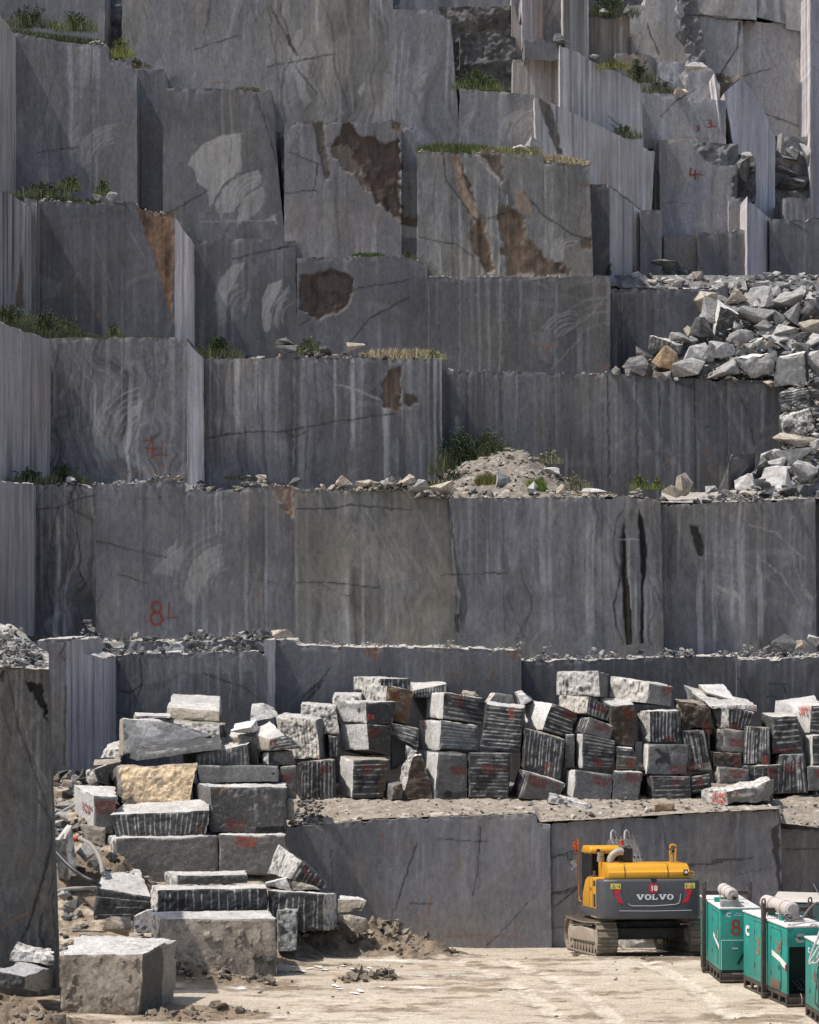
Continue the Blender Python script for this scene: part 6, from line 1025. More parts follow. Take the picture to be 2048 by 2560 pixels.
# single rocks on the ledges
GLR = 'single rocks on the ledges'
for cr, cx, cy, w, h, d, tn, lb in (
  ('m', 150, 350, 110, 70, 130.6, 't', 'tan sloping stone at the left end of the middle ledge stones'), ('m', 270, 372, 110, 60, 130.5, 't', 'tan stone second from the left on the middle ledge'), ('m', 420, 360, 90, 60, 130.5, 'l', 'grey-tan stone in the middle of the middle ledge row'), ('m', 545, 345, 120, 80, 130.6, 't', 'big tan pointed stone under the upright seam'),
  ('m', 620, 385, 110, 95, 130.4, 'g', 'grey-brown boulder beside the drop in the middle ledge'), ('m', 750, 390, 150, 90, 130.4, 't', 'largest rounded tan boulder on the middle ledge'), ('m', 1130, 345, 100, 110, 133, 'l', 'light upright rock at the foot of the dirt mound'), ('m', 1250, 280, 90, 60, 136.5, 'l', 'pale flat rock half way up the dirt mound'),
  ('m', 1430, 290, 100, 50, 136, 'w', 'white flat stone on the right slope of the dirt mound'), ('m', 1310, 390, 70, 80, 131.5, 'l', 'pale leaning stone by the bright grass of the mound'), ('m', 1485, 400, 60, 60, 131, 't', 'round tan stone right of the bright grass'), ('m', 1700, 412, 180, 36, 131.2, 'w', 'long flat white slab on the middle ledge'),
  ('r3', 1200, 95, 90, 45, 139.5, 'd', 'dark flat rock in the left shadow above the cracked wall'), ('r3', 1205, 125, 100, 40, 139.3, 'd', 'second dark rock under the flat one above the cracked wall'), ('r3', 1370, 125, 60, 35, 139.3, 'd', 'dark rock right of the pair above the cracked wall'), ('r3', 1500, 115, 80, 40, 139.4, 't', 'tan rock in the dry grass above the cracked wall'),
  ('r3', 300, 672, 45, 28, 132.2, 'l', 'pale stone at the foot of the red 7.L wall'), ('r3', 1245, 680, 60, 40, 131.3, 'd', 'dark stone at the foot of the cracked wall'), ('r3', 1100, 665, 50, 28, 131.5, 't', 'tan stone above the big red 8.L'),
  ('r3', 1190, 1322, 95, 40, 126.6, 't', 'flat tan stone at the foot of the 8.L wall'), ('r3', 1100, 1322, 80, 45, 126.8, 'd', 'dark leaning stone left of the flat tan one'), ('r3', 640, 1345, 60, 30, 126.5, 'd', 'dark stone below the big red 8.L'),
  ('r1', 410, 832, 45, 32, 145.5, 'g', 'light stone on the shrub ledge above the brown triangle wall'), ('r1', 470, 828, 55, 40, 145.6, 'g', 'grey pointed stone on the shrub ledge'), ('r2', 470, 625, 75, 35, 147.6, 'w', 'flat white stone in the dry grass ledge'), ('r2', 525, 608, 80, 65, 148, 'l', 'pale rounded boulder on the dry grass ledge'),
   ('r2', 820, 45, 45, 18, 159, 'l', 'small flat stone under the top shrub'), ('r2', 780, 238, 40, 22, 157, 'g', 'small grey stone on the grassy slope'), ('r2', 1150, 388, 50, 35, 163, 't', 'tan rough stone on the ledge above the red 3L'),
  ('r4', 1575, 1595, 110, 75, 127.4, 'd', 'dark angular boulder at the right end of the lower ledge'), ('r4', 1655, 1605, 60, 45, 127.6, 't', 'tan stone right of the dark angular boulder'), ('r4', 1705, 1585, 60, 50, 127.6, 'l', 'pale stone at the right edge of the lower ledge'), ('r4', 860, 1640, 36, 18, 127.2, 't', 'small tan stone below the black water stains'), ('r4', 970, 1635, 36, 20, 127.2, 'd', 'small dark stone below the black water stains'),
  ('c', 1205, 1500, 230, 110, 114.6, 'o', 'orange-brown rock on the dirt strip'), ('c', 1465, 1502, 75, 50, 114.8, 'o', 'small orange rock right of the bigger orange-brown one'), ('c', 1130, 1475, 110, 60, 115.2, 't', 'tan stone behind the orange-brown rock'), ('c', 230, 1615, 90, 75, 113.7, 't', 'small tan rock before the loose grey slab'), ('c', 430, 1580, 80, 80, 113.9, 'd', 'dark stone at the right of the loose grey slab'), ('c', 540, 1560, 60, 50, 113.9, 'w', 'small white stone right of the dark stone on the dirt strip'), ('c', 1030, 1530, 60, 70, 113.9, 'w', 'white stone left of the orange-brown rock'),
  ('k', 1650, 1830, 150, 170, 118.5, 'g', 'grey pointed slab on the dirt slope at the right edge'), ('k', 1570, 1960, 110, 120, 116.5, 'w', 'white leaning stone on the dirt slope at the right edge'), ('k', 1680, 1970, 90, 90, 116.4, 'l', 'light stone low on the dirt slope at the right edge'), ('k', 610, 1858, 150, 40, 113.6, 'l', 'thin flat stone before the loose rounded block'), ('k', 1670, 1648, 130, 40, 120, 'l', 'thin pale slab at the top of the right dirt slope'),
  ('u', 930, 435, 150, 60, 163.6, 'w', 'sunlit white broken rock on the rim above the red 3L wall'), ('u', 850, 520, 60, 120, 163.8, 'w', 'pale upright sliver of rock in the rough rim face'), ('u', 1240, 1090, 110, 170, 160.6, 'd', 'dark broken block right of the red 4L'), ('u', 1270, 1010, 90, 70, 160.4, 'g', 'grey broken slab above the dark block right of the red 4L'), ('u', 820, 600, 70, 60, 162.4, 't', 'tan broken stone on the grassy rim left of the red 3'), ('u', 820, 60, 60, 130, 168, 'l', 'light fractured slab near the top edge beside the faint red 2'), ('u', 840, 230, 90, 160, 168, 'd', 'dark fractured rock below the light slab near the top edge'), ('u', 490, 70, 60, 80, 165, 'd', 'dark block at the right of the top edge bush'),
  ('u', 1505, 1000, 200, 90, 168.6, 'd', 'dark slab in the hollow at the far right'), ('u', 1560, 1170, 220, 110, 168.4, 'd', 'large dark boulder in the hollow at the far right'), ('u', 1480, 960, 60, 190, 168.3, 'l', 'pale leaning slab in the hollow at the far right'), ('u', 1640, 1000, 80, 160, 168.7, 'l', 'pale broken slab at the right of the hollow'), ('u', 1520, 1100, 160, 70, 168.2, 'g', 'grey slab in the middle of the hollow'), ('u', 1580, 1290, 120, 110, 165, 'd', 'dark block under the boulders of the hollow'),
  ('z1', 45, 90, 75, 75, 74.5, 'd', 'dark boulder on the rubble ramp at the left'), ('z1', 120, 40, 60, 50, 78, 'd', 'dark boulder at the back of the rubble ramp'), ('g', 600, 160, 120, 90, 107.4, 'l', 'pale angular stone on the slope beside the tall rock'), ('g', 850, 500, 230, 190, 104.4, 'g', 'grey broken boulder behind the hoses'), ('g', 700, 1000, 180, 150, 100.3, 'd', 'dark boulder in the earth left of the level-striped block'), ('g', 610, 920, 120, 110, 101.2, 'g', 'grey boulder on the earth slope below the hoses'), ('g', 920, 600, 110, 110, 104, 'd', 'dark rock under the pale hose'),
  ('h', 1520, 810, 260, 150, 102.4, 't', 'rough tan boulder below the flat tan block'), ('x', 500, 795, 200, 80, 107.5, 'w', 'pale slab lying beyond the digger'), ('x', 620, 770, 90, 100, 108.5, 'g', 'grey slab beyond the digger'), ('g', 1130, 1215, 290, 190, 97.2, 'm', 'brown earth-covered boulder behind the nearest muddy block')):
    rock(cr, cx, cy, w, h, D(d) if d > 80 else d * .88, tn, lb, GLR)
# ------------------------------------------------------------------ plants
def leaves(n, w, h, dp, size, seed, blades=False, col=(.05, .095, .03), var=.5):
    r = np.random.RandomState(seed); V = []; C = []
    if blades:
        x = r.uniform(-w / 2, w / 2, n); y = r.uniform(-dp / 2, dp / 2, n); hh = h * r.uniform(.35, 1.0, n) * (1 - .5 * (2 * x / w) ** 4); lx = r.normal(0, .35, n) * hh; ly = r.normal(0, .25, n) * hh; wd = size * r.uniform(.5, 1.2, n)
        a = np.stack([x - wd, y, 0 * x - .03], 1); b = np.stack([x + wd, y, 0 * x - .03], 1); m1 = np.stack([x + lx * .4 + wd * .7, y + ly * .4, hh * .6], 1); m0 = np.stack([x + lx * .4 - wd * .7, y + ly * .4, hh * .6], 1); t = np.stack([x + lx, y + ly, hh], 1)
        V = np.stack([a, b, m1, m0, t], 1).reshape(-1, 3); i = np.arange(n)[:, None] * 5
        q = i + np.array([[0, 1, 2, 3]]); tr = i + np.array([[3, 2, 4]]); c = np.array(col)[None] * (1 + var * r.uniform(-1, 1, (n, 1))) * np.array([1, 1, 1])
        return V, [q, tr], np.repeat(c, 5, 0)
    # leaves spread along branching stems
    ns = max(5, n // 60); P = []; k = n // ns
    for s in range(ns):
        a = r.uniform(0, 6.3); lean = r.uniform(.1, 1.0); top = np.array([math.cos(a) * w / 2 * lean, math.sin(a) * dp / 2 * lean, h * (r.uniform(.55, 1.05) - .35 * lean)])
        b0 = np.array([math.cos(a) * w * .16 * lean, math.sin(a) * dp * .16, 0]); t = r.uniform(.08, 1, k)[:, None]
        p = b0 + (top - b0) * t + np.array([0, 0, .12 * h]) * np.sin(t * 3.1) + r.normal(0, 1, (k, 3)) * np.array([w, dp, h]) * (.075 * (1.15 - t)); P.append(p)
    P = np.concatenate(P); P[:, 2] = np.maximum(P[:, 2], 0); n = len(P)
    d1 = r.normal(0, 1, (n, 3)); d1[:, 2] = np.abs(d1[:, 2]) * .7; d1 /= np.linalg.norm(d1, axis=1)[:, None]; d2 = np.cross(d1, r.normal(0, 1, (n, 3))); d2 /= np.linalg.norm(d2, axis=1)[:, None] + 1e-6
    s = (size * r.uniform(.6, 1.4, n))[:, None]
    V = np.stack([P, P + d1 * s * .5 + d2 * s * .28, P + d1 * s, P + d1 * s * .5 - d2 * s * .28], 1).reshape(-1, 3)
    c = np.array(col)[None] * (1 + var * r.uniform(-1, 1, (n, 1))) * (1 + .25 * r.uniform(-1, 1, (n, 3)) * np.array([1, .3, .6]))
    return V, [np.arange(n)[:, None] * 4 + np.array([[0, 1, 2, 3]])], np.repeat(c, 4, 0)
NPL = [0]
def shrub(px, py, d, wpx, hpx, label, col=(.05, .095, .03), n=700, size=.10, name='shrub', cat='shrub', group='green plants on the ledges'):
    NPL[0] += 1; s = F / d; V, Fc, c = leaves(int(n * 2.4), wpx / s * 1.2, hpx / s * 1.2, wpx / s * .6, size * .72, NPL[0], col=col, var=.75)
    V2, F2, c2 = leaves(int(60 + wpx * 3), wpx / s * 1.5, hpx / s * .75, wpx / s * .6, .011, NPL[0] + 900, True, col=tuple(np.array(col) * 1.1 + np.array((.06, .05, .025))), var=.6)
    k0 = len(V); V = np.concatenate([V, V2]); c = np.concatenate([c, c2]); Fc = Fc + [f + k0 for f in F2]
    o = mk(name, V, Fc, c, MP); o.location = W(px, py, d); tag(o, label, cat, group)
    bm = bmesh.new(); r = random.Random(NPL[0])
    for k in range(7):
        a = r.uniform(0, 6.3); L = hpx / s * r.uniform(.5, .9); tip = Vector((math.cos(a) * wpx / s * .28, math.sin(a) * .2, L)); add_tube(bm, [(0, 0, -.08), tip * .5 + Vector((0, 0, .04)), tip], .012, 4)
    obj('stem', bm, STEM, o)
    return o
def grass(px0, px1, pts, d, h, n, label, col, depth=.5, size=.018, lift=0.0):
    NPL[0] += 1; s = F / d; w = (px1 - px0) / s
    V, Fc, c = leaves(n, w, h / s, depth, size, 500 + NPL[0], True, col=col, var=.6)
    px = 1024 + (V[:, 0] + ((px0 + px1) / 2 - 1024) / s) * s; k = np.repeat(V.reshape(-1, 5, 3)[:, 0, 0], 5) * s + (px0 + px1) / 2
    V[:, 0] += ((px0 + px1) / 2 - 1024) / s; V[:, 1] += d + depth * .6; V[:, 2] += H - (pl(pts, k) - HZ) / s + lift
    return tag(mk('grass', V, Fc, c, MP), label, 'grass', kind='stuff')
# small mesh kit
def add_box(bm, c, s, rot=None, bev=0.0, seg=2):
    m = Matrix.Translation(c) @ (rot.to_4x4() if rot is not None else Matrix.Identity(4)) @ Matrix.Diagonal((*s, 1))
    r = bmesh.ops.create_cube(bm, size=1.0, matrix=m)
    if bev:
        es = list({e for v in r['verts'] for e in v.link_edges}); bmesh.ops.bevel(bm, geom=es, offset=bev, segments=seg, affect='EDGES', profile=.5)
def add_cyl(bm, p0, p1, r0, r1=None, n=20, cap=True):
    p0, p1 = Vector(p0), Vector(p1); r1 = r0 if r1 is None else r1; d = p1 - p0
    m = Matrix.Translation((p0 + p1) / 2) @ d.to_track_quat('Z', 'Y').to_matrix().to_4x4()
    bmesh.ops.create_cone(bm, cap_ends=cap, segments=n, radius1=r0, radius2=r1, depth=d.length, matrix=m)
def add_tube(bm, pts, rad, n=8):
    pts = [Vector(p) for p in pts]; rings = []
    for i, p in enumerate(pts):
        t = (pts[min(i + 1, len(pts) - 1)] - pts[max(i - 1, 0)]).normalized(); q = t.to_track_quat('Z', 'Y')
        rr_ = rad[i] if isinstance(rad, (list, tuple)) else rad
        rings.append([bm.verts.new(p + q @ Vector((math.cos(a * 2 * math.pi / n) * rr_, math.sin(a * 2 * math.pi / n) * rr_, 0))) for a in range(n)])
    for a, b in zip(rings, rings[1:]):
        for k in range(n): bm.faces.new((a[k], a[(k + 1) % n], b[(k + 1) % n], b[k]))
    for rg in (rings[0][::-1], rings[-1]):
        bm.faces.new(rg)
def add_prism(bm, poly, axis, a, b, bev=0.0, seg=2):
    """poly in the plane across `axis` ('x': points are (y,z); 'y': (x,z); 'z': (x,y)), extruded from a to b"""
    f = {'x': lambda p, t: (t, p[0], p[1]), 'y': lambda p, t: (p[0], t, p[1]), 'z': lambda p, t: (p[0], p[1], t)}[axis]
    v0 = [bm.verts.new(f(p, a)) for p in poly]; v1 = [bm.verts.new(f(p, b)) for p in poly]; n = len(poly)
    fs = [bm.faces.new(v0), bm.faces.new(v1[::-1])] + [bm.faces.new((v0[i], v1[i], v1[(i + 1) % n], v0[(i + 1) % n])) for i in range(n)]
    if bev: bmesh.ops.bevel(bm, geom=list({e for q in fs for e in q.edges}), offset=bev, segments=seg, affect='EDGES', profile=.5)
def smoothpts(pts, n=6):
    p = [Vector(q) for q in pts]; out = []
    for i in range(len(p) - 1):
        a, b, c, d = p[max(i - 1, 0)], p[i], p[i + 1], p[min(i + 2, len(p) - 1)]
        for k in range(n):
            t = k / n; out.append(.5 * ((2 * b) + (c - a) * t + (2 * a - 5 * b + 4 * c - d) * t * t + (3 * b - a - 3 * c + d) * t ** 3))
    return out + [p[-1]]
def obj(name, bm, m, parent=None, auto=35):
    bmesh.ops.recalc_face_normals(bm, faces=bm.faces[:]); me = bpy.data.meshes.new(name)
    for f in bm.faces: f.smooth = True
    for e in bm.edges:
        if len(e.link_faces) == 2 and e.calc_face_angle(0) > math.radians(auto): e.smooth = False
    bm.to_mesh(me); bm.free(); me.materials.append(m)
    return link(bpy.data.objects.new(name, me), parent)
STEM = plain('plant_stem', (.10, .085, .05), .8)
G1c, G2c, G3c, DRY = (.046, .068, .028), (.072, .104, .036), (.12, .15, .045), (.42, .35, .21)
TL = [(36,84),(140,100),(268,110),(273,148),(325,160)]
shrub(75, 66, D(153.5), 95, 48, 'dark green shrub at the left of the top left grassy ledge', G1c, 900)
shrub(188, 76, D(153.3), 75, 50, 'green shrub right of the first one on the top left ledge', G2c, 700)
grass(24, 268, [(24,76),(140,94),(268,108)], D(152.4), 16, 1500, 'grass along the top left ledge', (.07, .085, .04), .6)
shrub(300, 142, D(152.6), 46, 46, 'small yellow-green shrub at the end of the top left ledge', (.16, .19, .035), 260)
shrub(340, 168, D(154.5), 50, 20, 'small brownish shrub below the narrow recess', (.08, .075, .04), 260)
shrub(100, 494, D(146), 110, 36, 'low green shrub on the ledge above the brown triangle wall', G1c, 900)
shrub(172, 476, D(146.4), 42, 46, 'thin upright green shrub on the ledge above the brown triangle wall', G2c, 320)
shrub(258, 486, D(146), 34, 36, 'small bushy plant beside the grey stones of the upper ledge', G2c, 260)
grass(24, 250, [(24,486),(84,502),(250,505)], D(145.4), 14, 1300, 'grass along the ledge above the brown triangle wall', (.06, .075, .035), .5)
DL = [(-10,800),(60,824),(122,846),(430,846)]
shrub(24, 805, D(133.5), 90, 44, 'green shrub at the left edge on the long grassy ledge', G1c, 700)
shrub(108, 838, D(138), 100, 60, 'wide dark green shrub on the long grassy ledge', G1c, 1100)
shrub(165, 838, D(138.3), 50, 50, 'bright green shrub right of the wide dark one', G2c, 420)
shrub(285, 842, D(138), 30, 34, 'small thin green plant near the right end of the long grassy ledge', G2c, 160)
grass(-10, 240, DL, D(137), 26, 2400, 'grass and weeds along the long left ledge', (.055, .072, .034), .7)
grass(240, 430, [(240,846),(430,846)], D(137.2), 9, 700, 'short grass at the right end of the long left ledge', (.075, .08, .045), .5)
shrub(542, 893, D(140.2), 92, 48, 'dark green shrub above the left end of the cracked wall', G1c, 1000)
shrub(772, 882, D(140.3), 56, 40, 'yellow-green plant among the dark rocks above the cracked wall', G2c, 260)
grass(900, 1105, [(900,893),(1105,893)], D(139.4), 30, 900, 'dry straw-coloured grass above the right end of the cracked wall', DRY, .8, .02)
shrub(1082, 898, D(139.3), 50, 26, 'pale dry tuft at the end of the cracked wall ledge', (.22, .23, .13), 160)
shrub(1196, 226, D(154.2), 90, 50, 'bright green shrub in front of the dark broken face', G2c, 950)
shrub(1225, 226, D(154), 40, 30, 'small leafy plant right of the bright green shrub', G3c, 220)
shrub(1515, 40, D(166.4), 115, 52, 'dark green bush at the top edge right of the streaked ribs', G1c, 1400)
shrub(1535, 170, D(157), 60, 26, 'yellow grass tuft on the grassy slope', (.20, .20, .06), 260)
shrub(1595, 204, D(160), 52, 54, 'dark green shrub at the lower end of the grassy slope', G1c, 600)
shrub(1650, 232, D(163.2), 60, 38, 'grey-green shrub on the ledge above the red 3L wall', (.05, .06, .035), 420)
shrub(1560, 345, D(156.8), 60, 40, 'spiky green shrub growing on the second slanting wall', G1c, 260)
grass(1043, 1240, [(1043,378),(1240,383)], D(147.3), 32, 2600, 'bright green grass on the ledge above the brown stained wall', (.10, .13, .04), .8)
grass(1180, 1360, [(1180,382),(1356,387)], D(147.2), 26, 1700, 'green and straw grass in the middle of the stained wall ledge', (.26, .25, .11), .8)
grass(1340, 1474, [(1340,386),(1360,398),(1474,409)], D(147.2), 20, 1200, 'dry straw grass at the right end of the stained wall ledge', DRY, .8)
shrub(75, 1208, D(132.6), 80, 34, 'low dark shrub at the left of the ledge under the red 7.L', G1c, 500)
shrub(160, 1208, D(133), 80, 44, 'green shrub under the swirl-grained wall', G1c, 700)
shrub(1160, 1185, D(139.0), 120, 105, 'big dark green shrub in the shade beside the dirt mound', G1c, 1700, .11)
shrub(1225, 1150, D(139.6), 110, 70, 'green shrub on top of the dirt mound', G2c, 900)
shrub(1140, 1222, D(135), 110, 55, 'dark weeds at the shaded foot of the dirt mound', (.035, .05, .025), 700)
grass(1190, 1260, [(1190,1215),(1260,1218)], D(133), 40, 900, 'yellow-green grass at the edge of the shade on the dirt mound', (.17, .17, .05), .9)
grass(1320, 1365, [(1320,1224),(1365,1226)], D(132.2), 34, 700, 'bright green grass tuft on the dirt mound', (.16, .24, .035), .7)
shrub(1365, 1158, D(137.5), 56, 34, 'pale dry weed on the right slope of the dirt mound', (.22, .22, .13), 170)
shrub(1440, 1224, D(132.5), 60, 36, 'greyish dry bush at the right foot of the dirt mound', (.20, .19, .12), 260)
shrub(1090, 1222, D(131), 46, 26, 'pale green weed beside the largest rounded tan boulder', (.15, .17, .08), 130)
shrub(1598, 1222, D(133), 34, 30, 'small bright green plant on the right half of the middle ledge', (.13, .18, .04), 170)
shrub(1642, 1222, D(133), 26, 26, 'smallest bright green plant at the foot of the seamed wall', (.13, .18, .04), 130)
grass(880, 960, [(880,640),(960,641)], D(147), 14, 500, 'strip of green grass above the rusty hole wall', (.07, .10, .03), .4)
shrub(1020, 650, D(147.2), 36, 22, 'small green tuft at the corner right of the rusty hole wall', G2c, 160)
grass(585, 650, [(585,222),(650,224)], D(151.2), 10, 320, 'short dry grass above the wall with two big saw marks', (.12, .11, .06), .4)
grass(560, 660, [(560,1195),(660,1200)], D(137.5), 12, 260, 'sparse weeds at the foot of the cracked wall', (.07, .075, .045), .4)

# ------------------------------------------------------------------ hoses by the left pile
RUB = plain('black_rubber', (.02, .021, .024), .5, dirt=.15); HOSE = plain('dusty_grey_hose', (.30, .275, .235), .7, dirt=.3)
def gpt(x, y, d): (px, py), = NP('g', [(x, y)]); return Vector(W(px, py, d))
bm = bmesh.new(); add_tube(bm, smoothpts([gpt(470, 470, 70.8), gpt(540, 505, 70.6), gpt(620, 590, 70.2), gpt(700, 665, 69.9), gpt(800, 735, 69.7), gpt(900, 785, 69.5), gpt(965, 830, 69.9)]), .062, 10)
tag(obj('hose', bm, RUB), 'black rubber hose sagging down beside the tall dark rock', 'hose')
bm = bmesh.new(); add_tube(bm, smoothpts([gpt(700, 352, 71.8), gpt(790, 385, 71.6), gpt(880, 440, 71.3), gpt(940, 530, 71.0), gpt(975, 620, 70.7), gpt(985, 700, 70.5)]), .075, 10)
h2 = tag(obj('hose', bm, HOSE), 'pale dusty hose curving down with a red collar', 'hose')
bm = bmesh.new(); add_tube(bm, [gpt(722, 366, 71.76), gpt(752, 372, 71.68)], .095, 12); obj('collar', bm, plain('orange_red_band', (.5, .07, .03), .6), h2)
bm = bmesh.new(); add_tube(bm, smoothpts([gpt(500, 895, 68.7), gpt(580, 868, 68.7), gpt(680, 850, 68.7), gpt(800, 846, 68.7), gpt(925, 842, 69.2)]), .055, 10)
tag(obj('hose', bm, HOSE), 'grey hose lying level below the black one', 'hose')
bm = bmesh.new(); add_tube(bm, [gpt(530, 150, 74.5), gpt(610, 105, 74.8), gpt(710, 50, 75.2)], .05, 10)
tag(obj('pipe', bm, plain('grey_pipe', (.33, .33, .33), .5, dirt=.2)), 'straight grey pipe leaning behind the pale corner block', 'pipe')
# ------------------------------------------------------------------ machines
YEL = plain('machine_yellow', (.64, .31, .016), .42, dirt=.18, dirtcol=(.48, .36, .20), scale=2.5, var=.06)
CWG = plain('dark_grey_enamel', (.075, .076, .082), .42, dirt=.2, dirtcol=(.15, .14, .13), scale=1.5, var=.08)
BLKP = plain('black_metal', (.018, .018, .019), .5, dirt=.12); DGR = plain('dusty_dark_steel', (.07, .065, .06), .6, dirt=.4, dirtcol=(.22, .19, .155))
GLS = plain('dark_glass', (.008, .010, .012), .3, dirt=.03, var=.02, spec=.12); MUD = plain('mud_caked_steel', (.26, .215, .165), .95, dirt=.5, dirtcol=(.15, .12, .09), scale=4, var=.35, bump=.5)
MUDL = plain('dry_mud', (.36, .305, .24), .95, dirt=.4, dirtcol=(.20, .16, .12), scale=5, var=.35, bump=.7); REDP = plain('red_reflector', (.62, .02, .03), .3, var=.03); WHP = plain('white_lettering', (.78, .78, .77), .5, var=.03)
STY = plain('yellow_sticker', (.72, .60, .12), .5, var=.03); ORG = plain('orange_cloth', (.62, .14, .02), .8, var=.1); BOOM = plain('worn_grey_boom', (.10, .098, .097), .6, dirt=.4, dirtcol=(.36, .33, .29), scale=4); SIL = plain('bare_pipe', (.36, .34, .31), .5, dirt=.3)
def text_mesh(s, size, mat, parent, loc, rot, name='lettering', bold=.0, sx=1.0, ext=.004):
    cu = bpy.data.curves.new(name, 'FONT'); cu.body = s; cu.size = size; cu.extrude = ext; cu.offset = bold; cu.align_x = 'CENTER'; cu.align_y = 'CENTER'; cu.resolution_u = 3
    t = bpy.data.objects.new(name, cu); COL.objects.link(t); me = bpy.data.meshes.new_from_object(t); COL.objects.unlink(t); bpy.data.objects.remove(t)
    me.name = name; me.materials.clear(); me.materials.append(mat); o = link(bpy.data.objects.new(name, me), parent); o.location = loc; o.rotation_euler = rot; o.scale = (sx, 1, 1); return o
def NB(): return bmesh.new()
def flat(name, poly, y, m, parent, th=.008):        # a thin plate facing the rear; poly in (x, z)
    b = NB(); add_prism(b, poly, 'y', y, y + th); return obj(name, b, m, parent)
EX = empty('excavator', W(1622, 2392, 69.2), (math.radians(-5.2), 0, math.radians(4.2)))
tag(EX, 'yellow crawler excavator with dark grey counterweight marked with a red 18, seen from behind', 'excavator')
def track(cx):
    b = NB(); r = .47; y0, y1 = .42, 4.25; zc = .52; per = 2 * (y1 - y0) + 2 * math.pi * r; n = 50
    for i in range(n):
        t = i / n * per
        if t < y1 - y0: y, z, a = y0 + t, zc - r, 0
        elif t < y1 - y0 + math.pi * r: q = (t - (y1 - y0)) / r; y, z, a = y1 + math.sin(q) * r, zc - math.cos(q) * r, q
        elif t < 2 * (y1 - y0) + math.pi * r: q = t - (y1 - y0) - math.pi * r; y, z, a = y1 - q, zc + r - .05 * math.sin(q / (y1 - y0) * math.pi), math.pi
        else: q = (t - 2 * (y1 - y0) - math.pi * r) / r; y, z, a = y0 - math.sin(q) * r, zc + math.cos(q) * r, math.pi + q
        R = Matrix.Rotation(a, 3, 'X'); nn = R @ Vector((0, 0, -1))
        add_box(b, (cx, y, z), (.60, per / n * .93, .035), R); add_box(b, Vector((cx, y, z)) + nn * .035 + R @ Vector((0, .05, 0)), (.60, .032, .06), R)
        add_box(b, Vector((cx, y, z)) - nn * .05, (.22, per / n * .8, .07), R)
    t = obj('track', b, MUD, UC, 25)
    b = NB(); add_box(b, (cx, (y0 + y1) / 2, .52), (.36, y1 - y0 - .1, .46), None, .08)
    for sgn in (-1, 1): add_prism(b, [(y0 + .25, .40), (y1 - .25, .36), (y1 - .35, .72), (2.6, .80), (y0 + .4, .76)], 'x', cx + sgn * .18, cx + sgn * .255, .03)
    b2 = b; obj('track_frame', b2, MUDL, UC)
    for yy, nm, rr_ in ((y0, 'sprocket', .40), (y1, 'idler', .40)):
        b = NB(); add_cyl(b, (cx - .2, yy, zc), (cx + .2, yy, zc), rr_, n=24); add_cyl(b, (cx - .24, yy, zc), (cx + .24, yy, zc), rr_ * .55, n=20); obj(nm, b, MUDL, UC)
    b = NB()
    for k in range(8): add_cyl(b, (cx - .21, y0 + .45 + k * .42, .19), (cx + .21, y0 + .45 + k * .42, .19), .13, n=14)
    obj('rollers', b, MUD, UC)['kind'] = 'stuff'
UC = empty('crawler_base', (.17, 0, 0), (0, 0, math.radians(3.6))); UC.parent = EX
track(-1.38); track(1.38)
b = NB(); add_box(b, (.04, 2.2, .72), (2.2, 1.7, .5), None, .08); add_box(b, (.04, 1.2, .62), (2.3, .5, .34), None, .06); add_box(b, (.04, 3.3, .62), (2.3, .5, .34), None, .06); add_cyl(b, (.04, 2.3, .9), (.04, 2.3, 1.2), .75, n=28); obj('undercarriage', b, DGR, UC)
b = NB()
prof = [(-1.47, .35), (-1.47, -.28), (-1.36, -.50), (-1.0, -.60), (1.0, -.60), (1.36, -.50), (1.47, -.28), (1.47, .35)]
add_prism(b, prof, 'z', 1.10, 2.24, .09, 4); CW = obj('counterweight', b, CWG, EX, 50)
zy = lambda zx, zz: ((zx - 960) / 372, (1420 - zz) / 372 - .04)
text_mesh('18', .20, WHP, CW, (*zy(988, 672)[:1], -.63, zy(988, 672)[1]), (math.pi / 2, 0, 0), bold=.008)
b = NB(); x_, z_ = zy(988, 672); add_cyl(b, (x_, -.622, z_), (x_, -.60, z_), .142, n=32); obj('round_sticker', b, plain('red_sticker', (.60, .02, .018), .5, var=.03), CW)
LT_ = {'V': [[(0,1),(.42,1),(.42,.86),(.34,.86),(.52,.34),(.68,.86),(.60,.86),(.60,1),(1,1),(1,.86),(.92,.86),(.60,0),(.40,0),(.08,.86),(0,.86)]],
       'L': [[(0,1),(.5,1),(.5,.86),(.38,.86),(.38,.16),(.72,.16),(.76,.38),(.9,.38),(.88,0),(0,0),(0,.14),(.12,.14),(.12,.86),(0,.86)]]}
x0 = zy(797, 0)[0]; z0 = zy(0, 790)[1]; hh = 58 / 372; ws = [.235, .20, .19, .235, .20]; xx = x0
b = NB()
for ch, w_ in zip('VOLVO', ws):
    if ch == 'O':
        n = 26; o_ = [(xx + w_ / 2 + math.cos(i / n * 2 * math.pi) * w_ * .49, z0 + hh / 2 + math.sin(i / n * 2 * math.pi) * hh * .52) for i in range(n)]; i_ = [(xx + w_ / 2 + math.cos(i / n * 2 * math.pi) * w_ * .22, z0 + hh / 2 + math.sin(i / n * 2 * math.pi) * hh * .34) for i in range(n)]
        a_ = [b.verts.new((x, -.612, z)) for x, z in o_]; c_ = [b.verts.new((x, -.612, z)) for x, z in i_]
        for i in range(n): b.faces.new((a_[i], a_[(i + 1) % n], c_[(i + 1) % n], c_[i]))
    else:
        for poly in LT_[ch]: b.faces.new([b.verts.new((xx + x * w_, -.612, z0 + z * hh)) for x, z in poly])
    xx += w_ + .006
obj('lettering', b, WHP, CW)
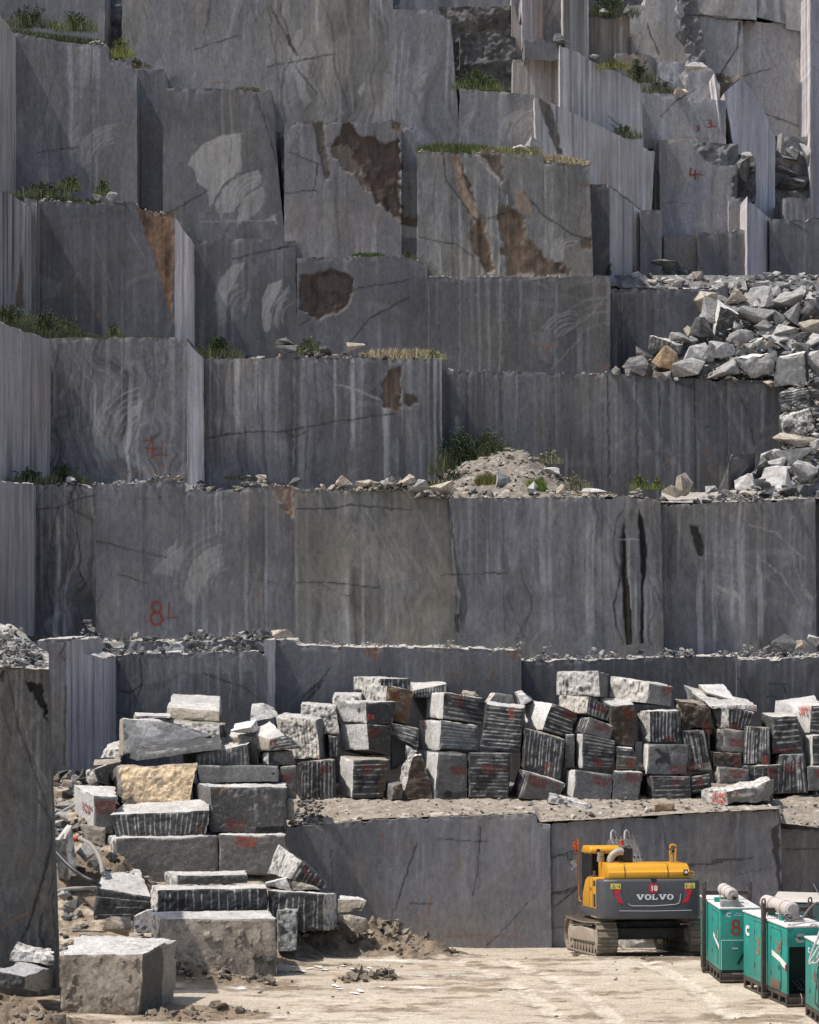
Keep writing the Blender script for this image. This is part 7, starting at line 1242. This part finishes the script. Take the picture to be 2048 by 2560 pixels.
for sg in (1, -1):
    mx = (lambda p: p) if sg == 1 else (lambda p: [(-x + 2 * zy(978, 0)[0], z) for x, z in p])
    lg = flat('tail_light', mx([zy(552, 685), zy(630, 682), zy(630, 716), zy(596, 722), zy(640, 795), zy(656, 800), zy(660, 826), zy(604, 816)]), -.612, REDP, CW, .03)
    flat('lens', mx([zy(600, 724), zy(632, 718), zy(652, 792), zy(640, 792)]), -.611, plain('grey_lens', (.10, .12, .16), .3), lg, .025)
    st = flat('warning_sticker', mx([zy(524, 615), zy(634, 618), zy(633, 676), zy(524, 672)]), -.61, STY, CW, .02)
    tri = mx([zy(538, 664), zy(558, 626), zy(578, 664)]); tin = mx([zy(545, 660), zy(558, 635), zy(571, 660)])
    b = NB(); A_ = [b.verts.new((x, -.614, z)) for x, z in tri]; I_ = [b.verts.new((x, -.614, z)) for x, z in tin]
    for i in range(3): b.faces.new((A_[i], A_[(i + 1) % 3], I_[(i + 1) % 3], I_[i]))
    for rect in (mx([zy(588, 646), zy(606, 646), zy(606, 650), zy(588, 650)]), mx([zy(613, 632), zy(621, 632), zy(621, 664), zy(613, 664)])): b.faces.new([b.verts.new((x, -.614, z)) for x, z in rect])
    obj('symbol', b, BLKP, st)
b = NB(); add_tube(b, [Vector((zy(x, y)[0], -.603, zy(x, y)[1])) for x, y in ((712, 825), (722, 842), (750, 853), (985, 856), (1215, 842), (1252, 832), (1268, 805), (1276, 730))], .012, 6); add_tube(b, [Vector((zy(x, y)[0], -.603, zy(x, y)[1])) for x, y in ((610, 905), (985, 910), (1390, 905))], .010, 6); obj('recess_line', b, plain('pale_edge_line', (.42, .43, .44), .4), CW)  # recess lines drawn as thin pale strips
b = NB(); add_box(b, (zy(985, 0)[0], -.52, 2.25), (.16, .18, .05), None, .015); add_box(b, (zy(985, 0)[0], -.60, 2.19), (.06, .02, .10)); obj('latch', b, BLKP, CW)
# hood
b = NB(); add_prism(b, [(-.40, 2.25), (-.40, 2.44), (-.33, 2.46), (-.24, 2.60), (-.02, 2.67), (1.5, 2.70), (1.5, 2.25)], 'x', -1.20, 1.16, .025, 2); HD = obj('hood', b, YEL, EX, 30)
b = NB()
for xg in (-.72, .53): add_box(b, (xg, -.405, 2.34), (.014, .02, .16)); add_box(b, (xg, -.33, 2.52), (.014, .018, .26), Matrix.Rotation(math.radians(-38), 3, 'X')); add_box(b, (xg, .6, 2.735), (.014, 1.6, .02))
obj('panel_gap', b, BLKP, HD)
b = NB(); add_box(b, (1.04, -.44, 2.42), (.13, .10, .17), None, .02); LP = obj('work_lamp', b, BLKP, EX); b = NB(); add_cyl(b, (1.04, -.50, 2.43), (1.04, -.485, 2.43), .045, n=16); obj('lens', b, WHP, LP)
b = NB(); add_tube(b, smoothpts([(1.16, -.1, 2.46), (1.30, -.12, 2.42), (1.34, -.12, 2.36), (1.26, -.12, 2.28)]), .022, 8); obj('grab_handle', b, YEL, EX)
b = NB(); add_tube(b, smoothpts([(.74, .3, 2.70), (.73, .3, 3.10), (.76, .3, 3.19), (.84, .3, 3.20), (.90, .3, 3.16), (.89, .3, 2.95), (.88, .3, 2.72)]), .030, 8); obj('handrail', b, YEL, EX)
b = NB(); add_cyl(b, (.83, .5, 2.70), (.83, .5, 2.98), .055, n=16); add_tube(b, smoothpts([(.83, .5, 2.92), (.83, .46, 3.0), (.83, .38, 3.02)]), .055, 12); XP = obj('exhaust_pipe', b, SIL, EX); b = NB(); add_cyl(b, (.83, .375, 3.02), (.83, .36, 3.02), .046, n=16); obj('outlet', b, BLKP, XP)
b = NB(); add_box(b, (1.02, 1.2, 2.86), (.07, .12, .30), None, .02); add_tube(b, [(1.02, 1.2, 2.7), (1.05, 1.2, 3.04)], .015, 6); obj('right_mirror', b, DGR, EX)
# engine side and body
b = NB(); add_prism(b, [(.36, 1.36), (.36, 2.26), (2.0, 2.26), (2.45, 2.16), (2.75, 1.86), (3.0, 1.76), (3.05, 1.36)], 'x', -1.46, 1.42, .03, 2); BD = obj('body', b, YEL, EX, 30)
b = NB(); add_box(b, (-.02, 2.0, 1.25), (2.86, 3.3, .22), None, .03); obj('deck_skirt', b, CWG, EX)
b = NB(); add_box(b, (-1.462, .62, 1.60), (.012, .34, .38), None, .004); add_box(b, (-1.462, .62, 2.10), (.012, .34, .16), None, .004); obj('vent', b, BLKP, BD)
b = NB(); add_box(b, (-1.463, .95, 1.80), (.01, .012, .9)); add_box(b, (-1.463, 1.62, 1.80), (.01, .012, .9)); add_box(b, (-1.464, 1.3, 1.92), (.012, .22, .09)); obj('panel_gap', b, DGR, BD)
b = NB(); add_box(b, (.95, 2.9, 1.72), (.85, 1.9, .72), None, .05); obj('toolbox', b, YEL, EX)
# cab
b = NB(); add_prism(b, [(2.05, 2.93), (2.05, 3.08), (2.2, 3.17), (3.6, 3.17), (3.85, 3.05), (3.85, 2.93)], 'x', -1.36, -.36, .05, 3); CB = empty('cab', (0, 0, 0)); CB.parent = EX; obj('cab_roof', b, YEL, CB, 30)
b = NB()
for xx_, yy in ((-1.32, 2.10), (-.40, 2.10), (-1.32, 3.80), (-.40, 3.80), (-1.32, 2.85)): add_box(b, (xx_, yy, 2.25), (.07, .08, 1.45), None, .012)
add_box(b, (-.86, 2.95, 1.50), (.98, 1.76, .34), None, .02); add_box(b, (-.86, 2.10, 1.95), (.92, .06, .62), None, .01); add_box(b, (-1.33, 2.95, 1.72), (.05, 1.7, .16), None, .01); obj('cab_frame', b, BLKP, CB)
b = NB(); add_box(b, (-.86, 2.085, 2.58), (.90, .02, .76)); obj('rear_window', b, GLS, CB)
b = NB(); add_box(b, (-1.345, 2.95, 2.36), (.02, 1.66, 1.1)); obj('side_window', b, GLS, CB)
b = NB(); add_box(b, (-1.29, 2.50, 2.3), (.02, .03, 1.25)); add_box(b, (-1.37, 2.62, 1.98), (.03, .04, .18), None, .008); obj('door_handle', b, BLKP, CB)
b = NB(); add_box(b, (-.86, 2.75, 2.25), (.42, .16, .75), None, .05); add_box(b, (-.86, 2.72, 2.72), (.26, .10, .20), None, .04); obj('operator_seat', b, plain('grey_seat', (.10, .10, .105), .9), CB)
b = NB(); add_box(b, (-1.12, 2.0, 3.02), (.10, .07, .12), None, .012); add_box(b, (-1.05, 2.02, 2.97), (.26, .03, .03)); obj('work_lamp', b, BLKP, CB)
b = NB(); add_cyl(b, (-.36, 2.3, 3.17), (-.36, 2.3, 3.30), .055, n=16); add_cyl(b, (-.36, 2.3, 3.30), (-.36, 2.3, 3.32), .07, n=16); obj('beacon', b, plain('orange_red_lamp', (.62, .06, .02), .3), CB)
b = NB(); add_box(b, (-1.72, 3.85, 2.86), (.16, .10, .27), None, .03); add_tube(b, [(-1.36, 3.8, 2.98), (-1.66, 3.85, 3.0), (-1.70, 3.85, 2.9)], .014, 6); MI = obj('left_mirror', b, BLKP, EX); b = NB(); add_box(b, (-1.72, 3.795, 2.86), (.12, .006, .22)); obj('mirror_glass', b, plain('mirror_glass', (.10, .12, .10), .1), MI)
b = NB(); add_tube(b, [(-1.44, 3.9, 1.62), (-1.44, 3.9, 3.36)], .016, 6); add_tube(b, smoothpts([(-1.44, 3.9, 1.62), (-1.44, 3.8, 1.50), (-1.40, 3.6, 1.48)]), .016, 6); FP = obj('flag_pole', b, plain('orange_pole', (.55, .20, .02), .6), EX)
b = NB(); n1, n2 = 9, 12; vs = [[b.verts.new((-1.46 - .17 * i / (n1 - 1) * (1 - .5 * j / (n2 - 1)) - .02 * math.sin(j * .9), 3.9 + .035 * math.sin(i * 1.3 + j * .7), 3.36 - .40 * j / (n2 - 1) - .16 * (i / (n1 - 1)) * (1 - j / n2))) for i in range(n1)] for j in range(n2)]
for j in range(n2 - 1):
    for i in range(n1 - 1): b.faces.new((vs[j][i], vs[j][i + 1], vs[j + 1][i + 1], vs[j + 1][i]))
obj('flag', b, ORG, FP)
b = NB(); vs = [[b.verts.new((-1.52 - .05 * i + .03 * math.sin(j * 2.1 + i), 3.86 + .03 * math.cos(i * 1.7 + j), 2.78 - .055 * j - .03 * i)) for i in range(4)] for j in range(6)]
for j in range(5):
    for i in range(3): b.faces.new((vs[j][i], vs[j][i + 1], vs[j + 1][i + 1], vs[j + 1][i]))
obj('rag', b, plain('white_rag', (.55, .54, .52), .9), MI)
# intake, precleaner and pipes on the hood
b = NB(); add_cyl(b, (-.45, 1.1, 2.70), (-.45, 1.1, 3.10), .21, n=28); add_cyl(b, (-.47, 1.1, 3.05), (-.47, 1.1, 3.14), .08, n=20); AI = obj('air_cleaner', b, BLKP, EX); b = NB(); add_cyl(b, (-.47, 1.1, 3.13), (-.47, 1.1, 3.19), .18, n=28); obj('rain_cap', b, plain('grey_cap', (.16, .16, .165), .5), AI)
b = NB(); add_tube(b, smoothpts([(-.56, .95, 3.0), (-.70, .92, 3.0), (-.84, .9, 2.93), (-.92, .9, 2.82), (-.96, .9, 2.70)]), .105, 14); obj('intake_pipe', b, SIL, EX)
b = NB(); add_cyl(b, (-1.22, .9, 2.72), (-1.22, .9, 2.86), .11, n=18); add_cyl(b, (-1.22, .9, 2.86), (-1.22, .9, 3.0), .095, n=18); add_box(b, (-1.20, .80, 2.94), (.09, .03, .11)); obj('precleaner', b, plain('tan_precleaner', (.30, .22, .155), .7, dirt=.3), EX)
b = NB(); add_cyl(b, (-1.30, 1.6, 2.27), (-1.30, 1.6, 2.30), .16, n=20); add_cyl(b, (-1.30, 1.6, 2.3), (-1.30, 1.6, 2.44), .05, n=12); obj('filler_cap', b, DGR, EX)
# boom, arm and their hoses
b = NB(); add_prism(b, [(1.9, 1.5), (2.3, 1.45), (3.2, 2.3), (4.8, 2.8), (6.3, 2.4), (6.5, 2.6), (6.2, 2.8), (5.0, 3.32), (4.4, 3.34), (3.0, 2.78), (1.9, 2.0)], 'x', -.36, .38, .04, 2); BM = obj('boom', b, BOOM, EX, 30)
b = NB()
for xx_ in (-.30, -.18, -.05, .12, .24, .35): add_tube(b, smoothpts([(xx_, 3.0, 2.82), (xx_, 3.8, 3.13), (xx_, 4.45, 3.39), (xx_, 4.9, 3.39)]), .028, 6)
obj('hydraulic_line', b, DGR, BM)
for xx_ in (-.26, .16):
    b = NB(); add_tube(b, smoothpts([(xx_ - .07, 4.5, 3.32), (xx_ - .05, 4.6, 3.52), (xx_ + .02, 4.7, 3.60), (xx_ + .08, 4.7, 3.52), (xx_ + .12, 4.7, 3.32)]), .035, 8); obj('hose_loop', b, SIL, BM)
b = NB(); add_cyl(b, (-.34, 2.6, 1.5), (-.34, 4.2, 2.85), .085, n=14); add_cyl(b, (.44, 2.6, 1.5), (.44, 4.2, 2.85), .085, n=14); add_box(b, (.05, 4.2, 2.85), (.9, .16, .16), None, .03); obj('boom_cylinder', b, BOOM, BM)
b = NB(); add_prism(b, [(6.2, 2.95), (6.7, 2.75), (7.4, .95), (7.1, .85)], 'x', -.16, .26, .03, 2); AR = obj('arm', b, BOOM, EX, 30)
b = NB(); add_prism(b, [(7.0, 1.0), (7.5, .9), (7.7, .5), (7.3, .12), (6.7, .2), (6.6, .6)], 'x', -.55, .65, .04, 2); obj('bucket', b, MUD, EX)

TEAL = plain('teal_paint', (.022, .26, .215), .45, dirt=.26, dirtcol=(.16, .40, .33), scale=2.2, var=.10)
ROOF = plain('dusty_white_roof', (.62, .60, .57), .7, dirt=.35, dirtcol=(.42, .38, .33), scale=3); FRM = plain('brown_steel_frame', (.06, .047, .04), .65, dirt=.35, dirtcol=(.17, .13, .10), scale=5); MUF = plain('chalky_muffler', (.50, .45, .42), .75, dirt=.4, dirtcol=(.40, .28, .24), scale=3)
CAV = plain('dark_interior', (.012, .03, .026), .8); RUSTM = plain('rusty_plate', (.17, .09, .065), .8, dirt=.4, dirtcol=(.10, .07, .06), scale=5); STRIPE = plain('white_stripe', (.74, .73, .71), .5, dirt=.15)
def clogo(b, cx, cz, s, ax='y', off=-.012):
    n = 18; a0, a1 = math.radians(48), math.radians(312); o_ = []; i_ = []
    for k in range(n + 1):
        a = a0 + (a1 - a0) * k / n; o_.append((cx + math.cos(a) * s * .5, cz + math.sin(a) * s * .5)); i_.append((cx + .04 * s + math.cos(a) * s * .20, cz + math.sin(a) * s * .20))
    o_[0] = (cx + s * .5, cz + s * .5); i_[0] = (cx + s * .5, cz + s * .2); o_[-1] = (cx + s * .5, cz - s * .5); i_[-1] = (cx + s * .5, cz - s * .2)
    f = (lambda p: (p[0], off, p[1])) if ax == 'y' else (lambda p: (off, p[0], p[1]))
    A_ = [b.verts.new(f(p)) for p in o_]; C_ = [b.verts.new(f(p)) for p in i_]
    for k in range(n): b.faces.new((A_[k], A_[k + 1], C_[k + 1], C_[k]))
def strokes3(name, strs, w_, f, mat, parent):
    V = []; Fc = []
    for s in strs:
        for (ax_, az), (bx, bz) in zip(s, s[1:]):
            t = np.array([bx - ax_, bz - az]); L = np.hypot(*t) + 1e-6; t /= L; n_ = np.array([-t[1], t[0]]) * w_ / 2; e = t * w_ * .3; i = len(V)
            for q in ((np.array([ax_, az]) - e - n_), (np.array([bx, bz]) + e - n_), (np.array([bx, bz]) + e + n_), (np.array([ax_, az]) - e + n_)): V.append(f(q, len(Fc)))
            Fc.append((i, i + 1, i + 2, i + 3))
    return mk(name, np.array(V), np.array(Fc), None, mat, parent)
SCR = plain('red_brush_paint', (.42, .05, .03), .7, dirt=.3, dirtcol=(.15, .2, .15), scale=8); SCO = plain('orange_brush_paint', (.46, .13, .06), .7, dirt=.45, dirtcol=(.06, .33, .26), scale=8)
def generator(px, py, d, yaw, Lg, Hb, label, yg, opts):
    g = empty('generator', W(px, py, d), (0, 0, math.radians(yaw))); tag(g, label, 'generator', 'green generator sets parked in a row')
    Wd = 1.06; z0 = .33
    b = NB(); add_box(b, (Wd / 2, .03, .16), (Wd, .06, .20), None, .008); add_box(b, (Wd / 2, Lg - .03, .16), (Wd, .06, .2), None, .008)
    for x_ in (.03, Wd - .03):
        add_box(b, (x_, Lg / 2, .27), (.06, Lg, .10), None, .006); add_box(b, (x_, Lg / 2, .035), (.07, Lg, .05), None, .006)
        for k in range(7): add_box(b, (x_, .06 + (Lg - .12) * k / 6, .13), (.06, .12, .2), None, .006)
    add_box(b, (Wd / 2, -.02, .05), (Wd + .04, .08, .05), None, .006); add_box(b, (Wd / 2, Lg / 2, .29), (Wd - .1, Lg - .1, .04)); SK = obj('skid_base', b, FRM, g)
    if opts.get('open'):
        b = NB(); add_box(b, (Wd / 2, Lg / 2 + .28, z0 + Hb / 2), (Wd, Lg - .56, Hb), None, .012); add_box(b, (Wd / 2, .28, z0 + Hb - .24), (Wd, .56, .48), None, .01)
        add_prism(b, [(0, z0), (.56, z0), (.56, z0 + Hb - .46), (0, z0 + Hb - .46), (-.015, z0 + Hb - .8), (.01, z0 + .6)], 'x', 0, .05, .004); add_box(b, (Wd - .03, .28, z0 + Hb / 2), (.06, .56, Hb), None, .006); CN = obj('canopy', b, TEAL, g, 30)
        b = NB(); add_box(b, (Wd / 2, .545, z0 + Hb / 2 - .2), (Wd - .12, .02, Hb - .5)); obj('open_compartment', b, CAV, g)
        b = NB(); rr_ = random.Random(3)
        for k in range(5): add_tube(b, smoothpts([(.1 + .12 * k, .4, z0 + .02), (.2 + .12 * k, .2 + .1 * rr_.random(), z0 + .22 + .15 * rr_.random()), (.4 + .1 * k, .12, z0 + .05 + .1 * rr_.random()), (.6 + .06 * k, .3, z0 + .02)]), .02, 6)
        obj('cable', b, RUB, g)
    else:
        b = NB(); add_box(b, (Wd / 2, Lg / 2, z0 + Hb / 2), (Wd, Lg, Hb), None, .015); CN = obj('canopy', b, TEAL, g, 30)
    b = NB(); add_box(b, (Wd / 2, Lg / 2, z0 + Hb + .025), (Wd + .05, Lg + .06, .05), None, .012); add_box(b, (Wd * .62, Lg * .34, z0 + Hb + .055), (Wd * .5, Lg * .16, .02), None, .006); RF = obj('roof', b, ROOF, g)
    b = NB(); add_box(b, (Wd * .6, Lg * .34, z0 + Hb + .068), (Wd * .36, Lg * .09, .012)); obj('grille', b, DGR, RF)
    # doors along the left side
    for y0_, y1_ in opts['doors']:
        b = NB(); add_box(b, (-.006, (y0_ + y1_) / 2, z0 + Hb * .50), (.014, y1_ - y0_, Hb * .84), None, .004); DR = obj('door', b, TEAL, g)
        b = NB(); add_box(b, (-.018, y0_ + .10, z0 + Hb * .36), (.012, .07, .10), None, .003); obj('handle', b, BLKP, DR)
        b = NB()
        for zz in (.24, .76): add_box(b, (-.018, y1_ - .03, z0 + Hb * zz), (.014, .05, .12), None, .003)
        obj('hinge', b, DGR, DR)
        b = NB(); add_box(b, (-.004, y0_ - .012, z0 + Hb * .50), (.012, .012, Hb * .86)); add_box(b, (-.004, y1_ + .012, z0 + Hb * .5), (.012, .012, Hb * .86)); add_box(b, (-.004, (y0_ + y1_) / 2, z0 + Hb * .925), (.012, y1_ - y0_, .012)); obj('door_gap', b, BLKP, CN)
    for poly in opts.get('stripe', []):
        b = NB(); b.faces.new([b.verts.new((-.02, y, z0 + z)) for y, z in poly]); obj('white_stripe', b, STRIPE, g)
    for txt, y, z, h, st in opts.get('side_marks', []):
        ss = strokes(txt, 0, 0, h * .62, h, .1, 4); strokes3('painted_number', ss, h * .13, lambda q, k: (-.022 - .0004 * k, y - q[0], z0 + z - q[1]), st, g)
    for txt, x, z, h, st in opts.get('front_marks', []):
        ss = strokes(txt, 0, 0, h * .58, h, .03, 5); strokes3('painted_number', ss, h * .17, lambda q, k: (x + q[0], -.012 - .0004 * k, z0 + z - q[1]), st, g)
    for x, z, s in opts.get('logos', []): b = NB(); clogo(b, x, z0 + z, s); obj('emblem', b, WHP if s < .2 else plain('faded_emblem', (.42, .40, .36), .6, dirt=.3), g)
    for y, z, s in opts.get('side_logos', []):
        b = NB(); clogo(b, -y, z0 + z, s, 'x', 0)
        for v in b.verts: v.co = Vector((-.02, -v.co.y, v.co.z))
        obj('emblem', b, WHP, g)
    if opts.get('muffler'):
        x_, y0_, y1_, zz, rad = opts['muffler']; zc = z0 + Hb + zz
        b = NB(); add_cyl(b, (x_, y0_, zc), (x_ + opts.get('mskew', 0), y1_, zc), rad, n=30); add_cyl(b, (x_, y0_ - .05, zc), (x_, y0_, zc), rad * .72, rad, n=30); MF = obj('muffler', b, MUF, g, 40)
        b = NB()
        for t in (.22, .68):
            xx_ = x_ + opts.get('mskew', 0) * t; yy = y0_ + (y1_ - y0_) * t; add_cyl(b, (xx_, yy - .02, zc), (xx_, yy + .02, zc), rad * 1.05, n=30); add_box(b, (xx_ - rad * 1.02, yy, zc - zz / 2 - .02), (.025, .04, zz + .02)); add_box(b, (xx_ + rad * 1.02, yy, zc - zz / 2 - .02), (.025, .04, zz + .02))
        obj('straps', b, SIL, MF)['kind'] = 'stuff'
        if opts.get('outlet'):
            b = NB(); add_cyl(b, (x_ + .03, y0_ - .13, zc - .07), (x_ + .03, y0_ - .04, zc - .05), .075, n=20); add_cyl(b, (x_ + .03, y0_ - .145, zc - .07), (x_ + .03, y0_ - .115, zc - .065), .115, n=20); OT = obj('outlet_flange', b, SIL, MF)
            b = NB(); add_cyl(b, (x_ + .03, y0_ - .150, zc - .07), (x_ + .03, y0_ - .146, zc - .07), .062, n=20); obj('outlet', b, BLKP, OT)
            b = NB(); add_box(b, (x_ - .07, .2, z0 + Hb + .14), (.48, .22, .18), None, .01); obj('muffler_bracket', b, plain('grey_plate', (.30, .31, .30), .6, dirt=.3), MF)
        else:
            b = NB(); add_prism(b, [(x_ - .26, z0 + Hb + .05), (x_ + .30, z0 + Hb + .05), (x_ + .12, z0 + Hb + .30), (x_ - .05, z0 + Hb + .30)], 'y', y0_ - .07, y0_ - .04); obj('muffler_bracket', b, SIL, MF)
        b = NB(); add_box(b, (x_ - .16, y0_ + .3, z0 + Hb + .10), (.10, .12, .14), None, .01); add_box(b, (x_ - .1, y1_ - .1, z0 + Hb + .10), (.34, .16, .14), None, .01); obj('muffler_mount', b, TEAL, MF)
    ft = opts['ftop']
    for nm, x_ in (('frame_post', -.10), ('frame_post', Wd + .10)):
        b = NB(); add_box(b, (x_, yg, (ft + .0) / 2 + .02), (.11, .11, ft), None, .01); add_tube(b, smoothpts([(x_ - .03, yg, ft), (x_ - .04, yg, ft + .1), (x_ + .03, yg, ft + .13), (x_ + .05, yg, ft + .02)]), .02, 6); add_box(b, (x_ + (.05 if x_ < 0 else -.05), yg, .10), (.2, .16, .12), None, .01); obj(nm, b, FRM, g)
    b = NB(); add_box(b, (Wd / 2, yg, ft - .16), (Wd + .1, .08, .11), None, .01); add_box(b, (Wd / 2, yg, ft - .11), (Wd + .1, .12, .02)); obj('frame_beam', b, FRM, g)
    return g
g1 = generator(1801, 2457, 63.9, 4.0, 2.75, 1.62, 'green generator with a large red 8 on its front, farthest in the row', 1.75, dict(doors=[(.30, 1.05), (1.95, 2.6)], stripe=[[(.06, .66), (.06, .54), (.85, .80), (.85, .92)]], side_marks=[('2', .60, 1.05, .26, SCO), ('8', .28, 1.02, .18, plain('faded_yellow_paint', (.45, .45, .15), .7))],
     front_marks=[('8', .31, 1.33, .37, SCR)], logos=[(.22, 1.48, .13)], muffler=(.36, .18, 1.35, .38, .165), outlet=True, mskew=.0, ftop=2.34))
text_mesh('Power\nGeneration', .052, WHP, g1, (.50, -.012, 1.82), (math.pi / 2, 0, 0), bold=.001); text_mesh('www.cummins', .10, plain('faded_lettering', (.34, .32, .30), .7), g1, (.62, -.012, .245), (math.pi / 2, 0, 0), bold=.002)
b = NB(); add_box(b, (.52, -.008, .33 + .80), (.94, .014, .012)); add_box(b, (.03, -.008, .33 + .41), (.012, .014, .80)); obj('panel_gap', b, WHP, g1); b = NB(); add_box(b, (.40, -.03, .33 + .58), (.16, .05, .035), None, .01); obj('handle', b, SIL, g1)
b = NB(); add_box(b, (.55, -.010, .33 + .30), (.07, .012, .34), Matrix.Rotation(math.radians(28), 3, 'Y')); obj('vent', b, CAV, g1)
g2 = generator(1968, 2519, 60.1, 11.8, 3.2, 1.66, 'green generator with an open dark front and a big faded emblem, middle of the row', 1.42, dict(open=True, doors=[(.42, 1.15), (1.70, 2.35)], stripe=[[(.02, .78), (.02, .62), (.30, .66), (.42, .74), (1.02, .84), (1.05, .98), (.42, .88)]], side_marks=[('28', .72, 1.22, .24, SCO), ('3', 2.2, 1.10, .40, SCO), ('7', .42, 1.36, .14, SCO)],
     front_marks=[], logos=[(.33, 1.40, .24)], side_logos=[(2.85, 1.22, .28)], muffler=(.42, .75, 2.3, .36, .19), mskew=-.12, ftop=2.42))
text_mesh('Cummins', .042, BLKP, g2, (.29, -.016, 1.74), (math.pi / 2, 0.45, 0), bold=.001)
b = NB(); add_box(b, (-.022, .78, .33 + .14), (.012, .66, .22), None, .004); obj('kick_plate', b, RUSTM, g2)
b = NB(); add_box(b, (-.03, .02, .33 + .66), (.03, .06, .16), None, .01); obj('tail_reflector', b, REDP, g2)
g3 = generator(2090, 2592, 56.2, 5.5, 2.75, 1.6, 'green generator cut off by the right edge, nearest in the row', .9, dict(doors=[(.30, 1.05), (1.55, 2.3)], stripe=[[(.06, .60), (.06, .48), (.95, .66), (.95, .78)]], side_marks=[('8', 1.9, .92, .24, SCR), ('0', 1.35, 1.15, .12, SCO)], side_logos=[(2.35, 1.36, .14)], front_marks=[], logos=[(.3, 1.3, .2)], ftop=2.2))
# loose cables
def cable(pts, rad, m, label): b = NB(); add_tube(b, smoothpts(pts, 8), rad, 7); return tag(obj('cable', b, m), label, 'cable')
def kp(x, y, d): return Vector(W(1730 + x / 5.425, 2180 + y / 5.425, d))
cable([kp(1255, 590, 60.4), kp(1290, 640, 60.3), kp(1340, 660, 60.2), kp(1420, 632, 60.5), kp(1500, 620, 60.7), kp(1560, 540, 60.8), kp(1620, 470, 60.9), kp(1690, 420, 61.0), kp(1760, 425, 61)], .03, plain('dusty_cable', (.14, .12, .11), .7, dirt=.4), 'dark cable coiled on the roof of the middle generator')
cable([kp(1255, 588, 60.5), kp(1330, 580, 60.4), kp(1345, 640, 60.3), kp(1290, 648, 60.2), kp(1262, 600, 60.4), kp(1380, 640, 60.6), kp(1500, 612, 60.8), kp(1590, 610, 60.9), kp(1680, 612, 61)], .022, RUB, 'thin black cable looped on the roof of the middle generator')
WC = plain('white_grey_cable', (.42, .41, .40), .6, dirt=.3)
cable([kp(1610, 720, 56.6), kp(1660, 705, 56.5), kp(1740, 760, 56.4), kp(1700, 900, 56.2), kp(1640, 1050, 56.1), kp(1590, 1240, 56.1), kp(1680, 1190, 56.0), kp(1740, 1050, 56.0), kp(1760, 900, 56.1)], .026, WC, 'pale cable hanging in loops from the nearest generator')
cable([kp(1740, 980, 56.2), kp(1660, 1110, 56.0), kp(1600, 1220, 55.95), kp(1690, 1230, 55.9), kp(1750, 1130, 55.95)], .024, WC, 'second pale cable hanging below the first loop')
cable([kp(1730, 1180, 56.1), kp(1700, 1400, 56.0), kp(1680, 1600, 55.95), kp(1672, 1760, 55.9), kp(1720, 1850, 55.9)], .016, DGR, 'thin dark wire hanging down the side of the nearest generator')
cable([kp(1475, 1650, 60.0), kp(1495, 1720, 59.9), kp(1488, 1800, 59.9)], .012, plain('pinkish_wire', (.35, .22, .18), .7), 'thin pinkish wire hanging over the skid of the middle generator')
# vehicle behind the middle generator
T = empty('truck', W(2004, 2440, 66.6), (0, 0, math.radians(-14))); tag(T, 'dark green vehicle with a dusty roof parked behind the middle generator', 'truck')
b = NB(); add_prism(b, [(-.9, .5), (-.9, 1.05), (-.15, 1.18), (.45, 1.98), (.6, 2.04), (1.9, 2.06), (2.2, 1.95), (2.3, 1.15), (4.2, 1.1), (4.2, .5)], 'x', -.85, .85, .06, 3); TB = obj('body', b, plain('dark_green_paint', (.02, .09, .07), .35, dirt=.25), T, 30)
b = NB(); add_prism(b, [(.40, 2.0), (.55, 2.075), (1.95, 2.095), (2.2, 1.99), (2.2, 1.96), (.42, 1.97)], 'x', -.83, .83, .02, 2); obj('roof', b, plain('dusty_cream_roof', (.50, .46, .40), .6, dirt=.3), T)
b = NB(); R_ = Matrix.Rotation(math.radians(-53), 3, 'X'); add_box(b, (0, .13, 1.60), (1.46, .86, .02), Matrix.Rotation(math.radians(53.1), 3, 'X')); obj('windscreen', b, plain('green_dark_glass', (.01, .035, .03), .08, spec=.8), T)
b = NB(); add_tube(b, [(.45, 1.0, 2.05), (.25, 1.0, 2.45)], .012, 6); obj('aerial', b, SIL, T)
for x_ in (-.82, .82):
    for yy in (-.1, 3.2):
        b = NB(); add_cyl(b, (x_ - .11, yy, .36), (x_ + .11, yy, .36), .36, n=24); WHL = obj('wheel', b, RUB, T); b = NB(); add_cyl(b, (x_ - .12, yy, .36), (x_ + .12, yy, .36), .19, n=18); obj('rim', b, SIL, WHL)
